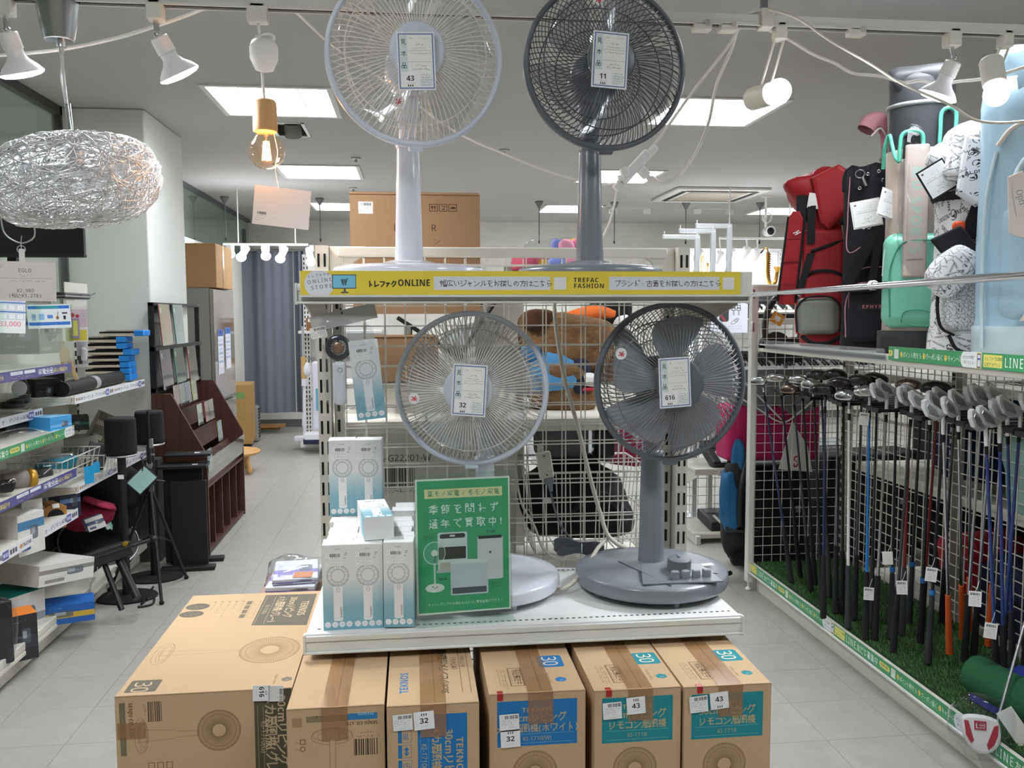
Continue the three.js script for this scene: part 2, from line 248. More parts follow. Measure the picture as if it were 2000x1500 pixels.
{
  const t = thing('gondola', 'white double sided gondola rack with slotted posts and wire mesh back panel behind the fans', 'shelf rack');
  slottedPost(t, GX0 + 0.014, GZ, 1.635, 0.03, 0.07, 0, 0.05, ivory, 0.8, true); slottedPost(t, GX1 - 0.014, GZ, 1.635, 0.03, 0.07, 0, 0.05, ivory, 0.6, true);
  for (const s of [0, 1]) { const x = s ? GX1 - 0.045 : GX0 + 0.045; const p = mesh('side_channel', box(0.022, 1.6, 0.03, x, 0.8, GZ - 0.01), ivoryDark, t), q = []; for (let y = 0.85; y < 1.57; y += 0.05) q.push(box(0.006, 0.03, 0.003, x, y, GZ + 0.0055)); q.forEach((g) => mesh('slot', g, slot, p)); }
  mesh('top_beam', [rbox(GX1 - GX0 - 0.1, 0.024, 0.03, 0.004, GC, 1.622, GZ), ...[-1, 1].map((s) => ext([[0, 0.03], [-0.085, 0.03], [-0.085, 0.01], [-0.06, -0.005], [-0.045, -0.03], [-0.042, -0.05], [0, -0.05]].map(([a, b]) => [s * a, b]), 0.012, 0.001).translate(s > 0 ? GX1 - 0.03 : GX0 + 0.03, 1.605, GZ))], ivory, t);
  mesh('mesh_panel', grid(GX0 + 0.06, GX1 - 0.06, 0.2, 1.61, GZ + 0.01, 0.0497, 0.0497), wireWhite, t);
  mesh('mesh_panel', grid(GX0 + 0.06, GX1 - 0.06, 0.2, 1.61, GZ - 0.045, 0.0497, 0.0497), wireWhite, t);
  mesh('base_deck', [rbox(GX1 - GX0, 0.03, 0.8, 0.004, GC, 0.135, -1.85), box(GX1 - GX0, 0.11, 0.02, GC, 0.06, -1.47), box(GX1 - GX0, 0.03, 0.45, GC, 0.135, -2.42)], ivory, t);
  // lower shelf: tray with a lipped front rail and a row of small holes along its edges
  const shelf = (name, y, parent) => {
    const s = mesh(name, [rbox(GX1 - GX0 - 0.012, 0.022, 0.39, 0.003, GC, y - 0.011, GF - 0.2), box(GX1 - GX0 - 0.01, 0.004, 0.012, GC, y - 0.001, GF - 0.004)], white, parent);
    mesh('front_rail', [rbox(GX1 - GX0 - 0.008, 0.012, 0.006, 0.002, GC, y - 0.008, GF + 0.004), rbox(GX1 - GX0 - 0.008, 0.02, 0.005, 0.002, GC, y - 0.024, GF + 0.002), rbox(GX1 - GX0 - 0.008, 0.005, 0.012, 0.002, GC, y - 0.036, GF + 0.005), ...[-1, 1].map((k) => rbox(0.005, 0.042, 0.014, 0.002, GC + k * (GX1 - GX0 - 0.008) / 2, y - 0.019, GF + 0.003))], M(0xdfe2dd, 0.35), s);
    const hs = []; for (let x = GX0 + 0.03; x < GX1 - 0.02; x += 0.0125) { hs.push(box(0.006, 0.001, 0.003, x, y + 0.0002, GF - 0.028)); if (x > 0) hs.push(box(0.006, 0.001, 0.003, x, y + 0.0002, GF - 0.37)); }
    mesh('holes', hs, slot, s);
    for (const k of [-1, 1]) mesh('bracket', ext([[0, 0], [0.38, 0], [0.38, -0.02], [0.1, -0.08], [0, -0.08]], 0.004).rotateY(-PI / 2).translate(GC + k * ((GX1 - GX0) / 2 - 0.02), y - 0.022, GZ + 0.03), ivoryDark, parent);
  };
  shelf('shelf_tray', LOWY, t); shelf('shelf_tray', TOPY, t);
}
// yellow shop strip in a clear rail on the upper shelf
{
  const L = 0.877, H = 0.046, W = 2048, K = W / 839;
  const strip = tex(W, 112, (g, w, h) => {
    const X = (p) => (p - 589) * K, Y = (p) => (p - 531.5) * 2.46;
    rect(g, '#edd64a', 0, 0, w, h); disc(g, '#e9ebf0', X(623), Y(556), 66, 66);
    turned(g, X(624), Y(553), -0.14, () => { say(g, 'トレファクの', 0, -27, 14, { align: 'center', c: '#5b5a5e', sp: 3 }); say(g, 'ONLINE', 0, 2, 24, { align: 'center', c: '#5b5a5e', sp: 5, bold: false }); say(g, 'STORE', 4, 31, 24, { align: 'center', c: '#5b5a5e', sp: 6, bold: false }); });
    rect(g, '#56565a', X(646), Y(538.5), 44 * K, 66); rect(g, '#7fcbea', X(647.6), Y(540), 41 * K, 58); rect(g, '#56565a', X(667), Y(565), 4 * K, 14); g.fillStyle = '#56565a'; g.beginPath(); g.moveTo(X(664), Y(571)); g.lineTo(X(673), Y(571)); g.lineTo(X(677), Y(574)); g.lineTo(X(660), Y(574)); g.fill();
    const a = X(669), b = Y(552); line(g, '#333', 3, a + 16, b - 15, a + 10, b - 13, a + 6, b + 8, a - 10, b + 8, a - 15, b - 9, a + 9, b - 9); for (const k of [-9, -3, 3]) line(g, '#333', 2.4, a + k, b - 9, a + k + 2, b + 8); line(g, '#333', 2, a - 13, b - 1, a + 8, b - 1); disc(g, '#333', a - 7, b + 14, 3); disc(g, '#333', a + 4, b + 14, 3);
    say(g, 'トレファク', X(711), Y(560.5), 27, { c: '#33302f', w: 0.2, sp: -1.2 }); say(g, 'ONLINE', X(766), Y(560.5), 42, { c: '#33302f', sx: 0.93, latin: 42 });
    rect(g, '#e6e8ee', X(833), Y(542), 220 * K, 64); say(g, '幅広いジャンルをお探しの方はこちら', X(844), Y(560), 31, { c: '#3c3b40', w: 0.085, sp: -0.4 });
    rect(g, '#f2f2f2', X(1060), Y(543), 24 * K, 60);
    say(g, 'TREFAC', X(1098), Y(553), 30, { c: '#33302f', sx: 1.02, sp: 2 }); say(g, 'FASHION', X(1098), Y(564.5), 30, { c: '#33302f', sx: 1.02, sp: 2 });
    rect(g, '#e6e8ee', X(1167), Y(542), 218 * K, 64); say(g, 'ブランド・古着をお探しの方はこちら', X(1177), Y(560), 31, { c: '#3c3b40', w: 0.085, sp: -0.6 });
    rect(g, '#f2f2f2', X(1392), Y(543), 23 * K, 60);
  });
  const t = thing('shop_strip', 'yellow printed shop strip with a small monitor drawing along the upper shelf edge', 'sign', [-0.2115 + L / 2, 1.532, GF + 0.014]);
  board('print', L, H, 0.0015, MT(strip, 0.35, { clearcoat: 0.4 }), M(0xe8dc80, 0.5), t);
  mesh('price_rail', [box(0.905, 0.004, 0.01, 0.012, -0.0255, 0), box(0.905, H, 0.0008, 0.012, 0, -0.004)], M(0xe6e6df, 0.35), t);
}

// ---------- standing fans ----------
const cardTex = (num, seed) => tex(256, 384, (g, w, h) => {
  rect(g, '#eef2f4', 0, 0, w, h); g.strokeStyle = '#3c5a9c'; g.lineWidth = 6; g.strokeRect(14, 14, w - 28, h - 28); rect(g, '#dfeaea', 20, 20, 50, 280); rect(g, '#fbfbf8', 74, 22, 160, 272); line(g, '#999', 1.5, 76, 122, 232, 122); line(g, '#999', 1.5, 76, 196, 232, 196);
  ['見', '本', '品'].forEach((c, i) => say(g, c, 27, 78 + i * 78, 36, { c: '#2c5d58', w: 0.1 }));
  fine(g, 84, 50, 30, 14, '#333', seed); fine(g, 150, 46, 70, 10, '#777', seed + 1); fine(g, 130, 88, 50, 14, '#333', seed + 2); fine(g, 104, 112, 100, 11, '#555', seed + 3); fine(g, 84, 146, 140, 11, '#444', seed + 4); fine(g, 124, 226, 70, 14, '#222', seed + 5); fine(g, 100, 250, 110, 14, '#222', seed + 6);
  rect(g, '#fff', 24, 262, 120, 98); say(g, num, 84, 322, 48, { c: '#111', align: 'center' }); fine(g, 60, 340, 50, 9, '#555', seed + 7); for (let i = 0; i < 3; i++) rect(g, '#222', 66 + i * 14, 346, 7, 14);
  for (let i = 0; i < 5; i++) fine(g, 156, 288 + i * 16, 74, 12, '#445', seed + 8 + i);
});
function fanCard(num, seed, p, ry, rz, w, label) {
  const t = thing('sample_card', label, 'price card', p, ry, 'sample cards on the fan hubs');
  board('card', w, w * 1.5, 0.001, MT(cardTex(num, seed), 0.4, { clearcoat: 0.6, clearcoatRoughness: 0.1 }), paper, t, 0, 0, 0, 0, 0, rz); return t;
}
const stickerTex = tex(128, 128, (g) => { disc(g, '#f1efee', 64, 64, 62); g.strokeStyle = '#c8323c'; g.lineWidth = 11; g.beginPath(); g.moveTo(40, 40); g.lineTo(88, 92); g.moveTo(92, 34); g.lineTo(44, 88); g.moveTo(64, 28); g.lineTo(70, 60); g.lineTo(96, 66); g.stroke(); });
// o: x z y of the base, head centre (hx hy hz), R guard radius, yaw, colours, blade material, sticker [angle, radius]
function makeFan(o) {
  const t = thing('standing_fan', o.label, 'fan', [o.x, o.y, o.z]), c = o.body, br = o.br, feet = o.rim ? 0.012 : 0.009, rh = o.rim ?? 0.031;
  const b = mesh('base', lathe([[0, feet], [br - 0.012, feet], [br - 0.003, feet + 0.004], [br, feet + 0.01], [br, feet + rh - 0.007], [br - 0.005, feet + rh], [br - 0.03, feet + rh + 0.0045], [br - 0.035, feet + rh + 0.002], [br * 0.62, feet + rh + 0.006], [0.06, feet + rh + 0.01], [0.042, feet + rh + 0.016], [0, feet + rh + 0.016]], 72), c, t);
  for (let k = 0; k < 5; k++) { const a = o.footTurn + k * PI * 0.4; mesh('foot', cyl(0.009, 0.008, 0.014, Math.sin(a) * (br - 0.028), 0.007, Math.cos(a) * (br - 0.028), 12), c, t); }
  if (o.controls) {
    const dy = rh - 0.033, dark = M(0x6d7278, 0.35), tr = PI / 2;
    mesh('panel', [ext([[-0.09, -0.045], [0.09, -0.045], [0.07, 0.05], [-0.07, 0.05]], 0.004, 0.001).rotateX(-PI / 2 + 0.13).translate(0.03, feet + dy + 0.044, 0.105)], M(0x747a80, 0.3), b);
    mesh('groove', [rod([-0.085, feet + dy + 0.056, 0.03], [0.0, feet + dy + 0.037, 0.16], 0.0014, 6), rod([0.07, feet + dy + 0.047, 0.1], [0.125, feet + dy + 0.041, 0.1], 0.0012, 6)], M(0x4a4e53, 0.6), b);
    mesh('timer_knob', [lathe([[0, 0.034], [0.024, 0.034], [0.026, 0.031], [0.027, 0.004], [0.033, 0.001], [0.034, 0], [0, 0]], 32, 0.04, feet + dy + 0.043, 0.085, 0.1), box(0.003, 0.003, 0.026, 0.04, feet + dy + 0.078, 0.075)], dark, t);
    for (let k = 0; k < 4; k++) mesh('speed_button', rbox(0.018, 0.02, 0.014, 0.004, 0.018 + k * 0.0245, feet + dy + 0.05, 0.128 - k * 0.002), M(0x8b9299, 0.3), t);
    mesh('sticker', box(0.03, 0.0006, 0.014, 0.125, feet + dy + 0.0415, 0.03, 0.06, 0.2), paper, t);
  } else if (o.rimPanel) mesh('panel', box(0.05, 0.002, 0.02, 0, feet + rh + 0.009, 0.09, 0.1), M(0xd5d9dd, 0.3), b);
  const hy = o.hy - o.y, split = hy - o.R - o.neck;
  mesh('pole', lathe([[0.036, feet + rh + 0.006], [0.031, feet + rh + 0.016], [0.029, feet + rh + 0.06], [o.poleTop, split], [0, split]], 24).scale(1, 1, 0.85), c, t);
  mesh('collar', lathe([[o.poleTop + 0.001, split - 0.006], [o.poleTop + 0.003, split], [o.poleTop + 0.002, split + 0.01], [o.poleTop - 0.004, split + 0.016], [0, split + 0.016]], 24).scale(1, 1, 0.85), c, t);
  mesh('neck', lathe([[o.poleTop * 0.86, split], [o.poleTop * 0.8, hy - 0.12], [o.poleTop * 1.15, hy - 0.075], [o.poleTop * 1.3, hy - 0.05], [0, hy - 0.04]], 20).scale(1, 1, 0.8), c, t);
  const H = new THREE.Group(); H.name = 'head'; t.add(H); H.position.set(o.hx - o.x, hy, o.hz - o.z); H.rotation.y = o.yaw ?? 0; H.rotation.x = o.tilt ?? 0;
  const Rr = o.R, q = [];
  mesh('motor_housing', lathe([[0, -0.17], [0.035, -0.165], [0.05, -0.14], [0.055, -0.09], [0.05, -0.06], [0, -0.058]], 28, 0, 0, 0, PI / 2), c, H);
  mesh('guard_ring', lathe([[Rr - 0.007, -0.008], [Rr - 0.001, -0.009], [Rr + 0.003, -0.005], [Rr + 0.003, 0.006], [Rr - 0.001, 0.009], [Rr - 0.008, 0.009], [Rr - 0.0085, 0], [Rr - 0.007, -0.008]], 96, 0, 0, 0, PI / 2), o.ring, H);
  mesh('guard_clip', [rbox(0.03, 0.012, 0.016, 0.003, 0, -Rr - 0.004, 0)], o.ring, H);
  const wires = (z0, z1, twist, n, r0, front) => { const g = []; for (let i = 0; i < n; i++) { const a = (i / n) * PI * 2, P = (u) => { const rr = r0 + (Rr - 0.006 - r0) * u, an = a + twist * u * u, z = z0 + (z1 - z0) * Math.pow(u, front ? 4 : 3.2); return [Math.sin(an) * rr, Math.cos(an) * rr, z]; }; g.push(tube([0, 0.3, 0.6, 0.82, 0.94, 1].map(P), 0.00105, 8, 4)); } return g; };
  const wm = o.wire;
  mesh('front_grille', [...wires(0.05, 0.004, 0.02, o.n, 0.052, true), torus(Rr * 0.8, 0.0014, 0, 0, 0.03, 0, 0, 72, 5)], wm, H);
  mesh('rear_grille', [...wires(-0.06, -0.004, o.twist, Math.round(o.n * 0.8), 0.06, false), torus(Rr * 0.78, 0.0014, 0, 0, -0.037, 0, 0, 72, 5), torus(Rr * 0.55, 0.0014, 0, 0, -0.055, 0, 0, 60, 5)], o.rear ?? wm, H);
  mesh('hub_cap', lathe([[0, 0.006], [0.03, 0.006], [o.hub - 0.006, 0.004], [o.hub, 0], [o.hub, -0.006], [0, -0.006]], 40, 0, 0, 0.052, PI / 2), o.ring, H);
  const rotor = mesh('rotor_hub', lathe([[0, 0.03], [0.02, 0.03], [0.034, 0.022], [0.038, -0.03], [0, -0.03]], 28, 0, 0, 0, PI / 2), o.blade, H);
  const B = new THREE.BufferGeometry(), pos = [], idx = [], NU = 8, NV = 10, bl = Rr * 0.84;
  for (const side of [1, -1]) for (let v = 0; v <= NV; v++) for (let u = 0; u <= NU; u++) {
    const f = v / NV, rr = 0.034 + (bl - 0.034) * f, half = 0.012 + 0.052 * Math.sin(Math.min(1, f * 1.25) * PI / 2) * (f > 0.86 ? Math.sqrt(Math.max(0.05, 1 - ((f - 0.86) / 0.145) ** 2)) : 1), k = (u / NU) * 2 - 1, sweep = 0.012 * f + 0.016 * f * f;
    pos.push(k * half + sweep * 1.1, rr, k * (0.022 - 0.006 * f) * -1 + 0.006 * (1 - k * k) + side * 0.0009);
  }
  const S = (NU + 1) * (NV + 1); for (const [o2, flip] of [[0, 0], [S, 1]]) for (let v = 0; v < NV; v++) for (let u = 0; u < NU; u++) { const a = o2 + v * (NU + 1) + u, b2 = a + 1, c2 = a + NU + 1, d = c2 + 1; flip ? idx.push(a, c2, b2, b2, c2, d) : idx.push(a, b2, c2, b2, d, c2); }
  B.setAttribute('position', new THREE.Float32BufferAttribute(pos, 3)); B.setAttribute('uv', new THREE.Float32BufferAttribute(pos.map(() => 0).slice(0, (pos.length / 3) * 2), 2)); B.setIndex(idx); B.computeVertexNormals();
  const nb = o.blades ?? 5; for (let k = 0; k < nb; k++) { const m = mesh('blade', B, o.blade, H); m.rotation.z = o.bladeTurn + (k / nb) * PI * 2; }
  if (o.sticker) { const [a, rr] = o.sticker, m = mesh('sticker', cyl(0.0125, 0.0125, 0.0008, 0, 0, 0, 28, PI / 2), [paper, MT(stickerTex, 0.5), paper], H); m.position.set(Math.sin(a) * rr, Math.cos(a) * rr, 0.045); m.rotation.y = 0; }
  return t;
}
{
  const bare = M(0xf6f8fa, 0.06, { transmission: 0.95, thickness: 0, side: THREE.DoubleSide }), whiteBody = M(0xdfe4ee, 0.2, { clearcoat: 0.5, clearcoatRoughness: 0.12 }), whiteRing = M(0xd3dbe8, 0.35), whiteWire = M(0xe6e3dc, 0.4), grey = M(0x7f858d, 0.28, { clearcoat: 0.35, clearcoatRoughness: 0.2 }), greyRing = M(0x686d74, 0.4), greyWire = M(0x919396, 0.35, { metalness: 0.3 }), darkGrey = M(0x62676d, 0.35), darkWire = M(0x5f6266, 0.35, { metalness: 0.4 });
  const clearBlade = M(0xf2f5f8, 0.12, { transmission: 0.8, thickness: 0, side: THREE.DoubleSide }), greyBlade = M(0xb6bac2, 0.3, { transmission: 0.3, thickness: 0, side: THREE.DoubleSide }), smoke = M(0xe6e8ec, 0.06, { transmission: 0.96, thickness: 0, side: THREE.DoubleSide });
  makeFan({ label: 'tall white fan with a clear bladed head, left on the upper shelf', x: -0.004, y: TOPY, z: -1.9, br: 0.164, hx: 0.0126, hy: 1.9825, hz: -1.79, yaw: 0.1, R: 0.174, hub: 0.054, poleTop: 0.0235, neck: -0.02, body: whiteBody, ring: whiteRing, wire: whiteWire, n: 84, twist: 0.05, blade: bare, bladeTurn: 0.35, footTurn: 0.3, rimPanel: true, sticker: [-2.77, 0.105] });
  makeFan({ label: 'tall dark grey fan with crossed guard wires, right on the upper shelf', x: 0.392, y: TOPY, z: -1.9, br: 0.16, hx: 0.4026, hy: 1.978, hz: -1.8, yaw: 0.06, R: 0.169, hub: 0.05, poleTop: 0.0235, neck: -0.02, body: grey, ring: darkGrey, wire: darkWire, n: 84, twist: 0.5, blade: smoke, bladeTurn: 0.9, footTurn: 0.3, tilt: -0.03, sticker: [-0.22, 0.12] });
  makeFan({ label: 'short white fan behind the green sign on the lower shelf', x: 0.162, y: LOWY, z: -1.955, br: 0.17, hx: 0.126, hy: 1.311, hz: -1.86, yaw: -0.22, R: 0.164, hub: 0.052, poleTop: 0.021, neck: 0.01, body: whiteBody, ring: whiteRing, wire: whiteWire, n: 104, twist: 0.05, blade: clearBlade, bladeTurn: 0.2, footTurn: 0.35, rim: 0.034, sticker: [-1.72, 0.118] });
  makeFan({ label: 'short grey fan with five grey blades and push buttons on its base', x: 0.549, y: LOWY, z: -1.94, br: 0.176, hx: 0.555, hy: 1.322, hz: -1.82, yaw: 0.1, R: 0.17, hub: 0.053, poleTop: 0.0255, neck: 0.01, body: grey, ring: greyRing, wire: greyWire, n: 92, twist: 0.55, blade: greyBlade, bladeTurn: 0.05, footTurn: 0.1, rim: 0.036, controls: true, sticker: [-1.1, 0.145] });
  fanCard('43', 10, [0.015, 1.957, -1.725], 0, 0.03, 0.073, 'sample card numbered 43 on the hub of the tall white fan');
  fanCard('11', 30, [0.398, 1.973, -1.735], 0.05, -0.05, 0.073, 'sample card numbered 11 on the hub of the tall dark grey fan');
  fanCard('32', 50, [0.117, 1.313, -1.795], -0.2, -0.06, 0.072, 'sample card numbered 32 on the hub of the short white fan');
  fanCard('616', 70, [0.544, 1.327, -1.755], 0.1, 0.05, 0.07, 'sample card numbered 616 on the hub of the short grey fan');
}

// ---------- boxes of hand-held fans ----------
{
  const W = 0.0605, D = 0.047, Hh = 0.175;
  const art = (g, w, h, lab) => {
    rect(g, '#eff0ef', 0, 0, w, h); const gr = g.createLinearGradient(0, h * 0.4, 0, h); gr.addColorStop(0, '#eff0ef'); gr.addColorStop(0.55, '#8fbecb'); gr.addColorStop(1, '#7db3c4'); g.fillStyle = gr; g.fillRect(0, h * 0.4, w, h * 0.6);
    say(g, 'LUZDAYS', w / 2, h * 0.055, 13, { align: 'center', c: '#777', bold: false }); say(g, 'COOL PLATE', w / 2, h * 0.115, 14, { align: 'center', c: '#666', bold: false }); say(g, 'PORTABLE HANDY FAN', w / 2, h * 0.16, 13.5, { align: 'center', c: '#555', bold: false });
    const cx = w / 2, cy = h * 0.36, r = w * 0.36; ring(g, '#77787a', 3, cx, cy, r); ring(g, '#8a8b8d', 2, cx, cy, r * 0.93); ring(g, '#77787a', 3, cx, cy, r * 0.6); for (let i = 0; i < 12; i++) { const a = (i / 12) * PI * 2; for (const k of [-0.1, 0.1]) line(g, '#8a8b8d', 2, cx + Math.cos(a + k) * r * 0.62, cy + Math.sin(a + k) * r * 0.62, cx + Math.cos(a + k) * r * 0.92, cy + Math.sin(a + k) * r * 0.92); }
    rect(g, '#f6f7f7', cx - w * 0.15, cy + r, w * 0.3, h * 0.4, 0); rect(g, '#f6f7f7', cx - w * 0.15, h * 0.82, w * 0.3, h * 0.075, 16); line(g, '#c3cccf', 2, cx - w * 0.15, h * 0.86, cx + w * 0.15, h * 0.86); g.strokeStyle = '#8a8b8d'; g.lineWidth = 2.5; g.beginPath(); g.roundRect(cx - 11, cy + r * 1.1, 24, 40, 11); g.stroke(); line(g, '#8a8b8d', 2, cx - 11, cy + r * 1.1 + 20, cx + 13, cy + r * 1.1 + 20);
    turned(g, cx + w * 0.07, h * 0.73, PI / 2, () => say(g, 'LUZDAYS', 0, 0, 21, { c: '#4e5356' }));
    for (let i = 0; i < 4; i++) { const x = w * (0.15 + i * 0.235); disc(g, '#f4f6f6', x, h * 0.935, w * 0.1); fine(g, x - 14, h * 0.937, 30, 12, '#555', i + 2); fine(g, x - 12, h * 0.951, 26, 9, '#777', i + 9); }
    if (lab) { rect(g, '#f8f8f6', w * 0.1, h * 0.09, w * 0.56, h * 0.155); bars(g, w * 0.25, h * 0.1, w * 0.36, h * 0.04, 7); fine(g, w * 0.1, h * 0.125, 30, 13, '#222', 3); for (let i = 0; i < 4; i++) fine(g, w * (0.12 + (i > 2 ? 0.1 : 0)), h * (0.163 + i * 0.022), w * (i > 1 ? 0.4 : 0.52), 13, '#333', i + 20); line(g, '#444', 2, w * 0.72, h * 0.1, w * 0.82, h * 0.093, w * 0.74, h * 0.12, w * 0.8, h * 0.12); }
  };
  const front = MT(tex(256, 740, (g, w, h) => art(g, w, h, true)), 0.5), front2 = MT(tex(256, 740, (g, w, h) => art(g, w, h, false)), 0.5);
  const side = MT(tex(128, 512, (g, w, h) => { rect(g, '#eff0ef', 0, 0, w, h); const gr = g.createLinearGradient(0, h * 0.4, 0, h); gr.addColorStop(0, '#eff0ef'); gr.addColorStop(0.55, '#8fbecb'); gr.addColorStop(1, '#7db3c4'); g.fillStyle = gr; g.fillRect(0, h * 0.4, w, h * 0.6); for (let i = 0; i < 9; i++) fine(g, 14, 40 + i * 22, 100, 12, '#666', i + 3); }), 0.5);
  const plain = M(0xeeefee, 0.5);
  const make = (p, ry, label, labelled = true, group) => {
    const t = thing('hand_fan_box', label, 'box', p, ry, group);
    const o = mesh('carton', new THREE.BoxGeometry(W, Hh, D), [side, side, plain, plain, labelled ? front : front2, front2], t); o.position.y = Hh / 2;
    mesh('top_flap', [box(W - 0.001, 0.0009, D - 0.002, 0, Hh + 0.0005, -0.001), rod([-W / 2 + 0.002, Hh + 0.001, -D / 2 + 0.001], [W / 2 - 0.002, Hh + 0.001, -D / 2 + 0.001], 0.0008, 5)], plain, t); return t;
  };
  make([-0.156, LOWY, -1.768], 0.03, 'front hand fan box at the left shelf end, leftmost of the front three');
  make([-0.0955, LOWY, -1.768], 0.0, 'front hand fan box under the box lying on its side, middle of the front three');
  make([-0.032, LOWY + 0.004, -1.758], -0.07, 'front hand fan box beside the green sign, rightmost of the front three');
  // rows behind the front ones, their tops showing
  const rows = [[-0.15, -1.817], [-0.152, -1.866], [-0.147, -1.915], [-0.158, -1.964], [-0.138, -2.018], [-0.03, -1.808], [-0.036, -1.857], [-0.032, -1.906], [-0.035, -1.955], [-0.03, -2.004], [-0.022, -2.053], [-0.014, -2.101], [-0.089, -1.817], [-0.088, -1.866], [-0.086, -1.915], [-0.09, -1.964], [-0.08, -2.018]];
  rows.forEach(([x, z], i) => { const col = i < 5 ? 'left column' : i < 12 ? 'right column' : 'middle column', k = i < 5 ? i : i < 12 ? i - 5 : i - 12; make([x, LOWY, z], (i % 3 - 1) * 0.04, 'white hand fan box in the ' + col + ', ' + ['first', 'second', 'third', 'fourth', 'fifth', 'sixth', 'seventh'][k] + ' behind the front row', false, 'hand fan boxes in rows on the lower shelf'); });
  make([-0.163, LOWY + 0.1762, -2.02], 0.02, 'hand fan box standing upright on the rear boxes, beside the left slotted post');
  make([-0.102, LOWY + 0.1762, -2.015], -0.06, 'hand fan box standing upright on the rear boxes, second from the left post');
  const l = make([-0.082, LOWY + 0.1762 + D / 2, -1.93], 0, 'hand fan box lying on its back across the tops of the front row');
  l.rotation.set(-PI / 2, 0, 0.14, 'YXZ'); l.rotation.order = 'YXZ'; l.rotation.set(-PI / 2, 0.14, 0); l.position.set(-0.072, LOWY + 0.1775 + D / 2, -1.768);
}
// ---------- green sign in a clear stand ----------
{
  const A = 640, Bh = 905;
  const art = tex(A, Bh, (g, w, h) => {
    rect(g, '#f3f5f2', 0, 0, w, h); rect(g, '#38ad7b', 14, 12, w - 24, h - 24);
    rect(g, '#f0e6b4', 62, 68, 526, 62); say(g, '夏モノ家電 / 冬モノ家電', 325, 113, 38, { c: '#3c8a68', align: 'center', w: 0.085, sp: 6, bold: false });
    say(g, '季節を問わず', 325, 226, 60, { c: '#fbfdfb', align: 'center', w: 0.1, sp: 22 }); say(g, '通年で買取中!', 338, 322, 60, { c: '#fbfdfb', align: 'center', w: 0.1, sp: 20 });
    say(g, '石油ファン', 52, 386, 15, { c: '#123d2b', sp: 3 }); say(g, 'ヒーター', 60, 406, 15, { c: '#123d2b', sp: 3 }); say(g, '除湿機', 480, 376, 17, { c: '#123d2b', sp: 2 }); say(g, '扇風機', 152, 678, 16, { c: '#123d2b', sp: 2 }); say(g, 'ガスファン', 500, 728, 15, { c: '#123d2b', sp: 2 }); say(g, 'ヒーター', 506, 748, 15, { c: '#123d2b', sp: 2 });
    rect(g, '#dfe6f0', 146, 360, 200, 262, 12); rect(g, '#3a3c44', 160, 370, 172, 30, 14); rect(g, '#e8ecf0', 228, 378, 34, 12); rect(g, '#26272a', 152, 458, 184, 82, 6); for (let i = 0; i < 6; i++) line(g, '#56534c', 3, 156, 468 + i * 13, 332, 468 + i * 13); rect(g, '#cfc9bd', 160, 560, 170, 46, 6); rect(g, '#c7cbd0', 136, 608, 150, 22, 8);
    ring(g, '#e4f0ee', 5, 124, 494, 72, 74); g.globalAlpha = 0.35; disc(g, '#9cc8bb', 124, 494, 70, 72); g.globalAlpha = 1; disc(g, '#f3f6f8', 124, 494, 22); line(g, '#6c7f92', 12, 128, 516, 124, 560); line(g, '#d3e2ea', 13, 124, 566, 124, 710); disc(g, '#eef1f3', 124, 728, 64, 30); disc(g, '#5a6b74', 110, 720, 6, 4); disc(g, '#5a6b74', 138, 722, 5, 4); disc(g, '#b34', 124, 730, 5, 3);
    rect(g, '#e3e3ee', 414, 396, 176, 296, 14); rect(g, '#2c2d33', 420, 396, 164, 20, 8); rect(g, '#222', 495, 502, 14, 14);
    rect(g, '#d6dce9', 230, 552, 256, 234, 10); g.fillStyle = '#e9eef6'; g.beginPath(); g.moveTo(232, 560); g.quadraticCurveTo(358, 535, 484, 560); g.lineTo(484, 575); g.lineTo(232, 575); g.fill(); rect(g, '#3a4654', 242, 736, 232, 40); for (let i = 0; i < 5; i++) line(g, '#7b8796', 2.5, 246, 742 + i * 8, 470, 742 + i * 8); g.globalAlpha = 0.6; for (let i = 0; i < 9; i++) fine(g, 440, 655 + i * 9, 36, 8, '#b46a86', i + 2); g.globalAlpha = 1;
    say(g, 'オンシーズンでのお持込みはさらに買取金額がプラス！', 330, 846, 19, { c: '#eef7f0', align: 'center', w: 0.1, sp: 1.5 }); fine(g, 440, 868, 170, 8, '#1d5a40', 4);
  });
  const t = thing('sign_stand', 'green poster in a clear acrylic stand beside the hand fan boxes', 'sign', [0.1015, LOWY, -1.772], 0.1);
  const p = new THREE.Group(); p.name = 'poster_holder'; t.add(p); p.rotation.x = -0.035; p.position.y = 0.016;
  board('poster', 0.199, 0.283, 0.0008, MT(art, 0.4), paper, p, 0, 0.1415, 0);
  mesh('acrylic', [box(0.205, 0.3, 0.002, 0, 0.145, 0.0025), box(0.205, 0.3, 0.002, 0, 0.145, -0.003)], glassSheet, p);
  mesh('acrylic_foot', [box(0.205, 0.002, 0.05, 0, 0.003, 0.012)], glassSheet, t);
}

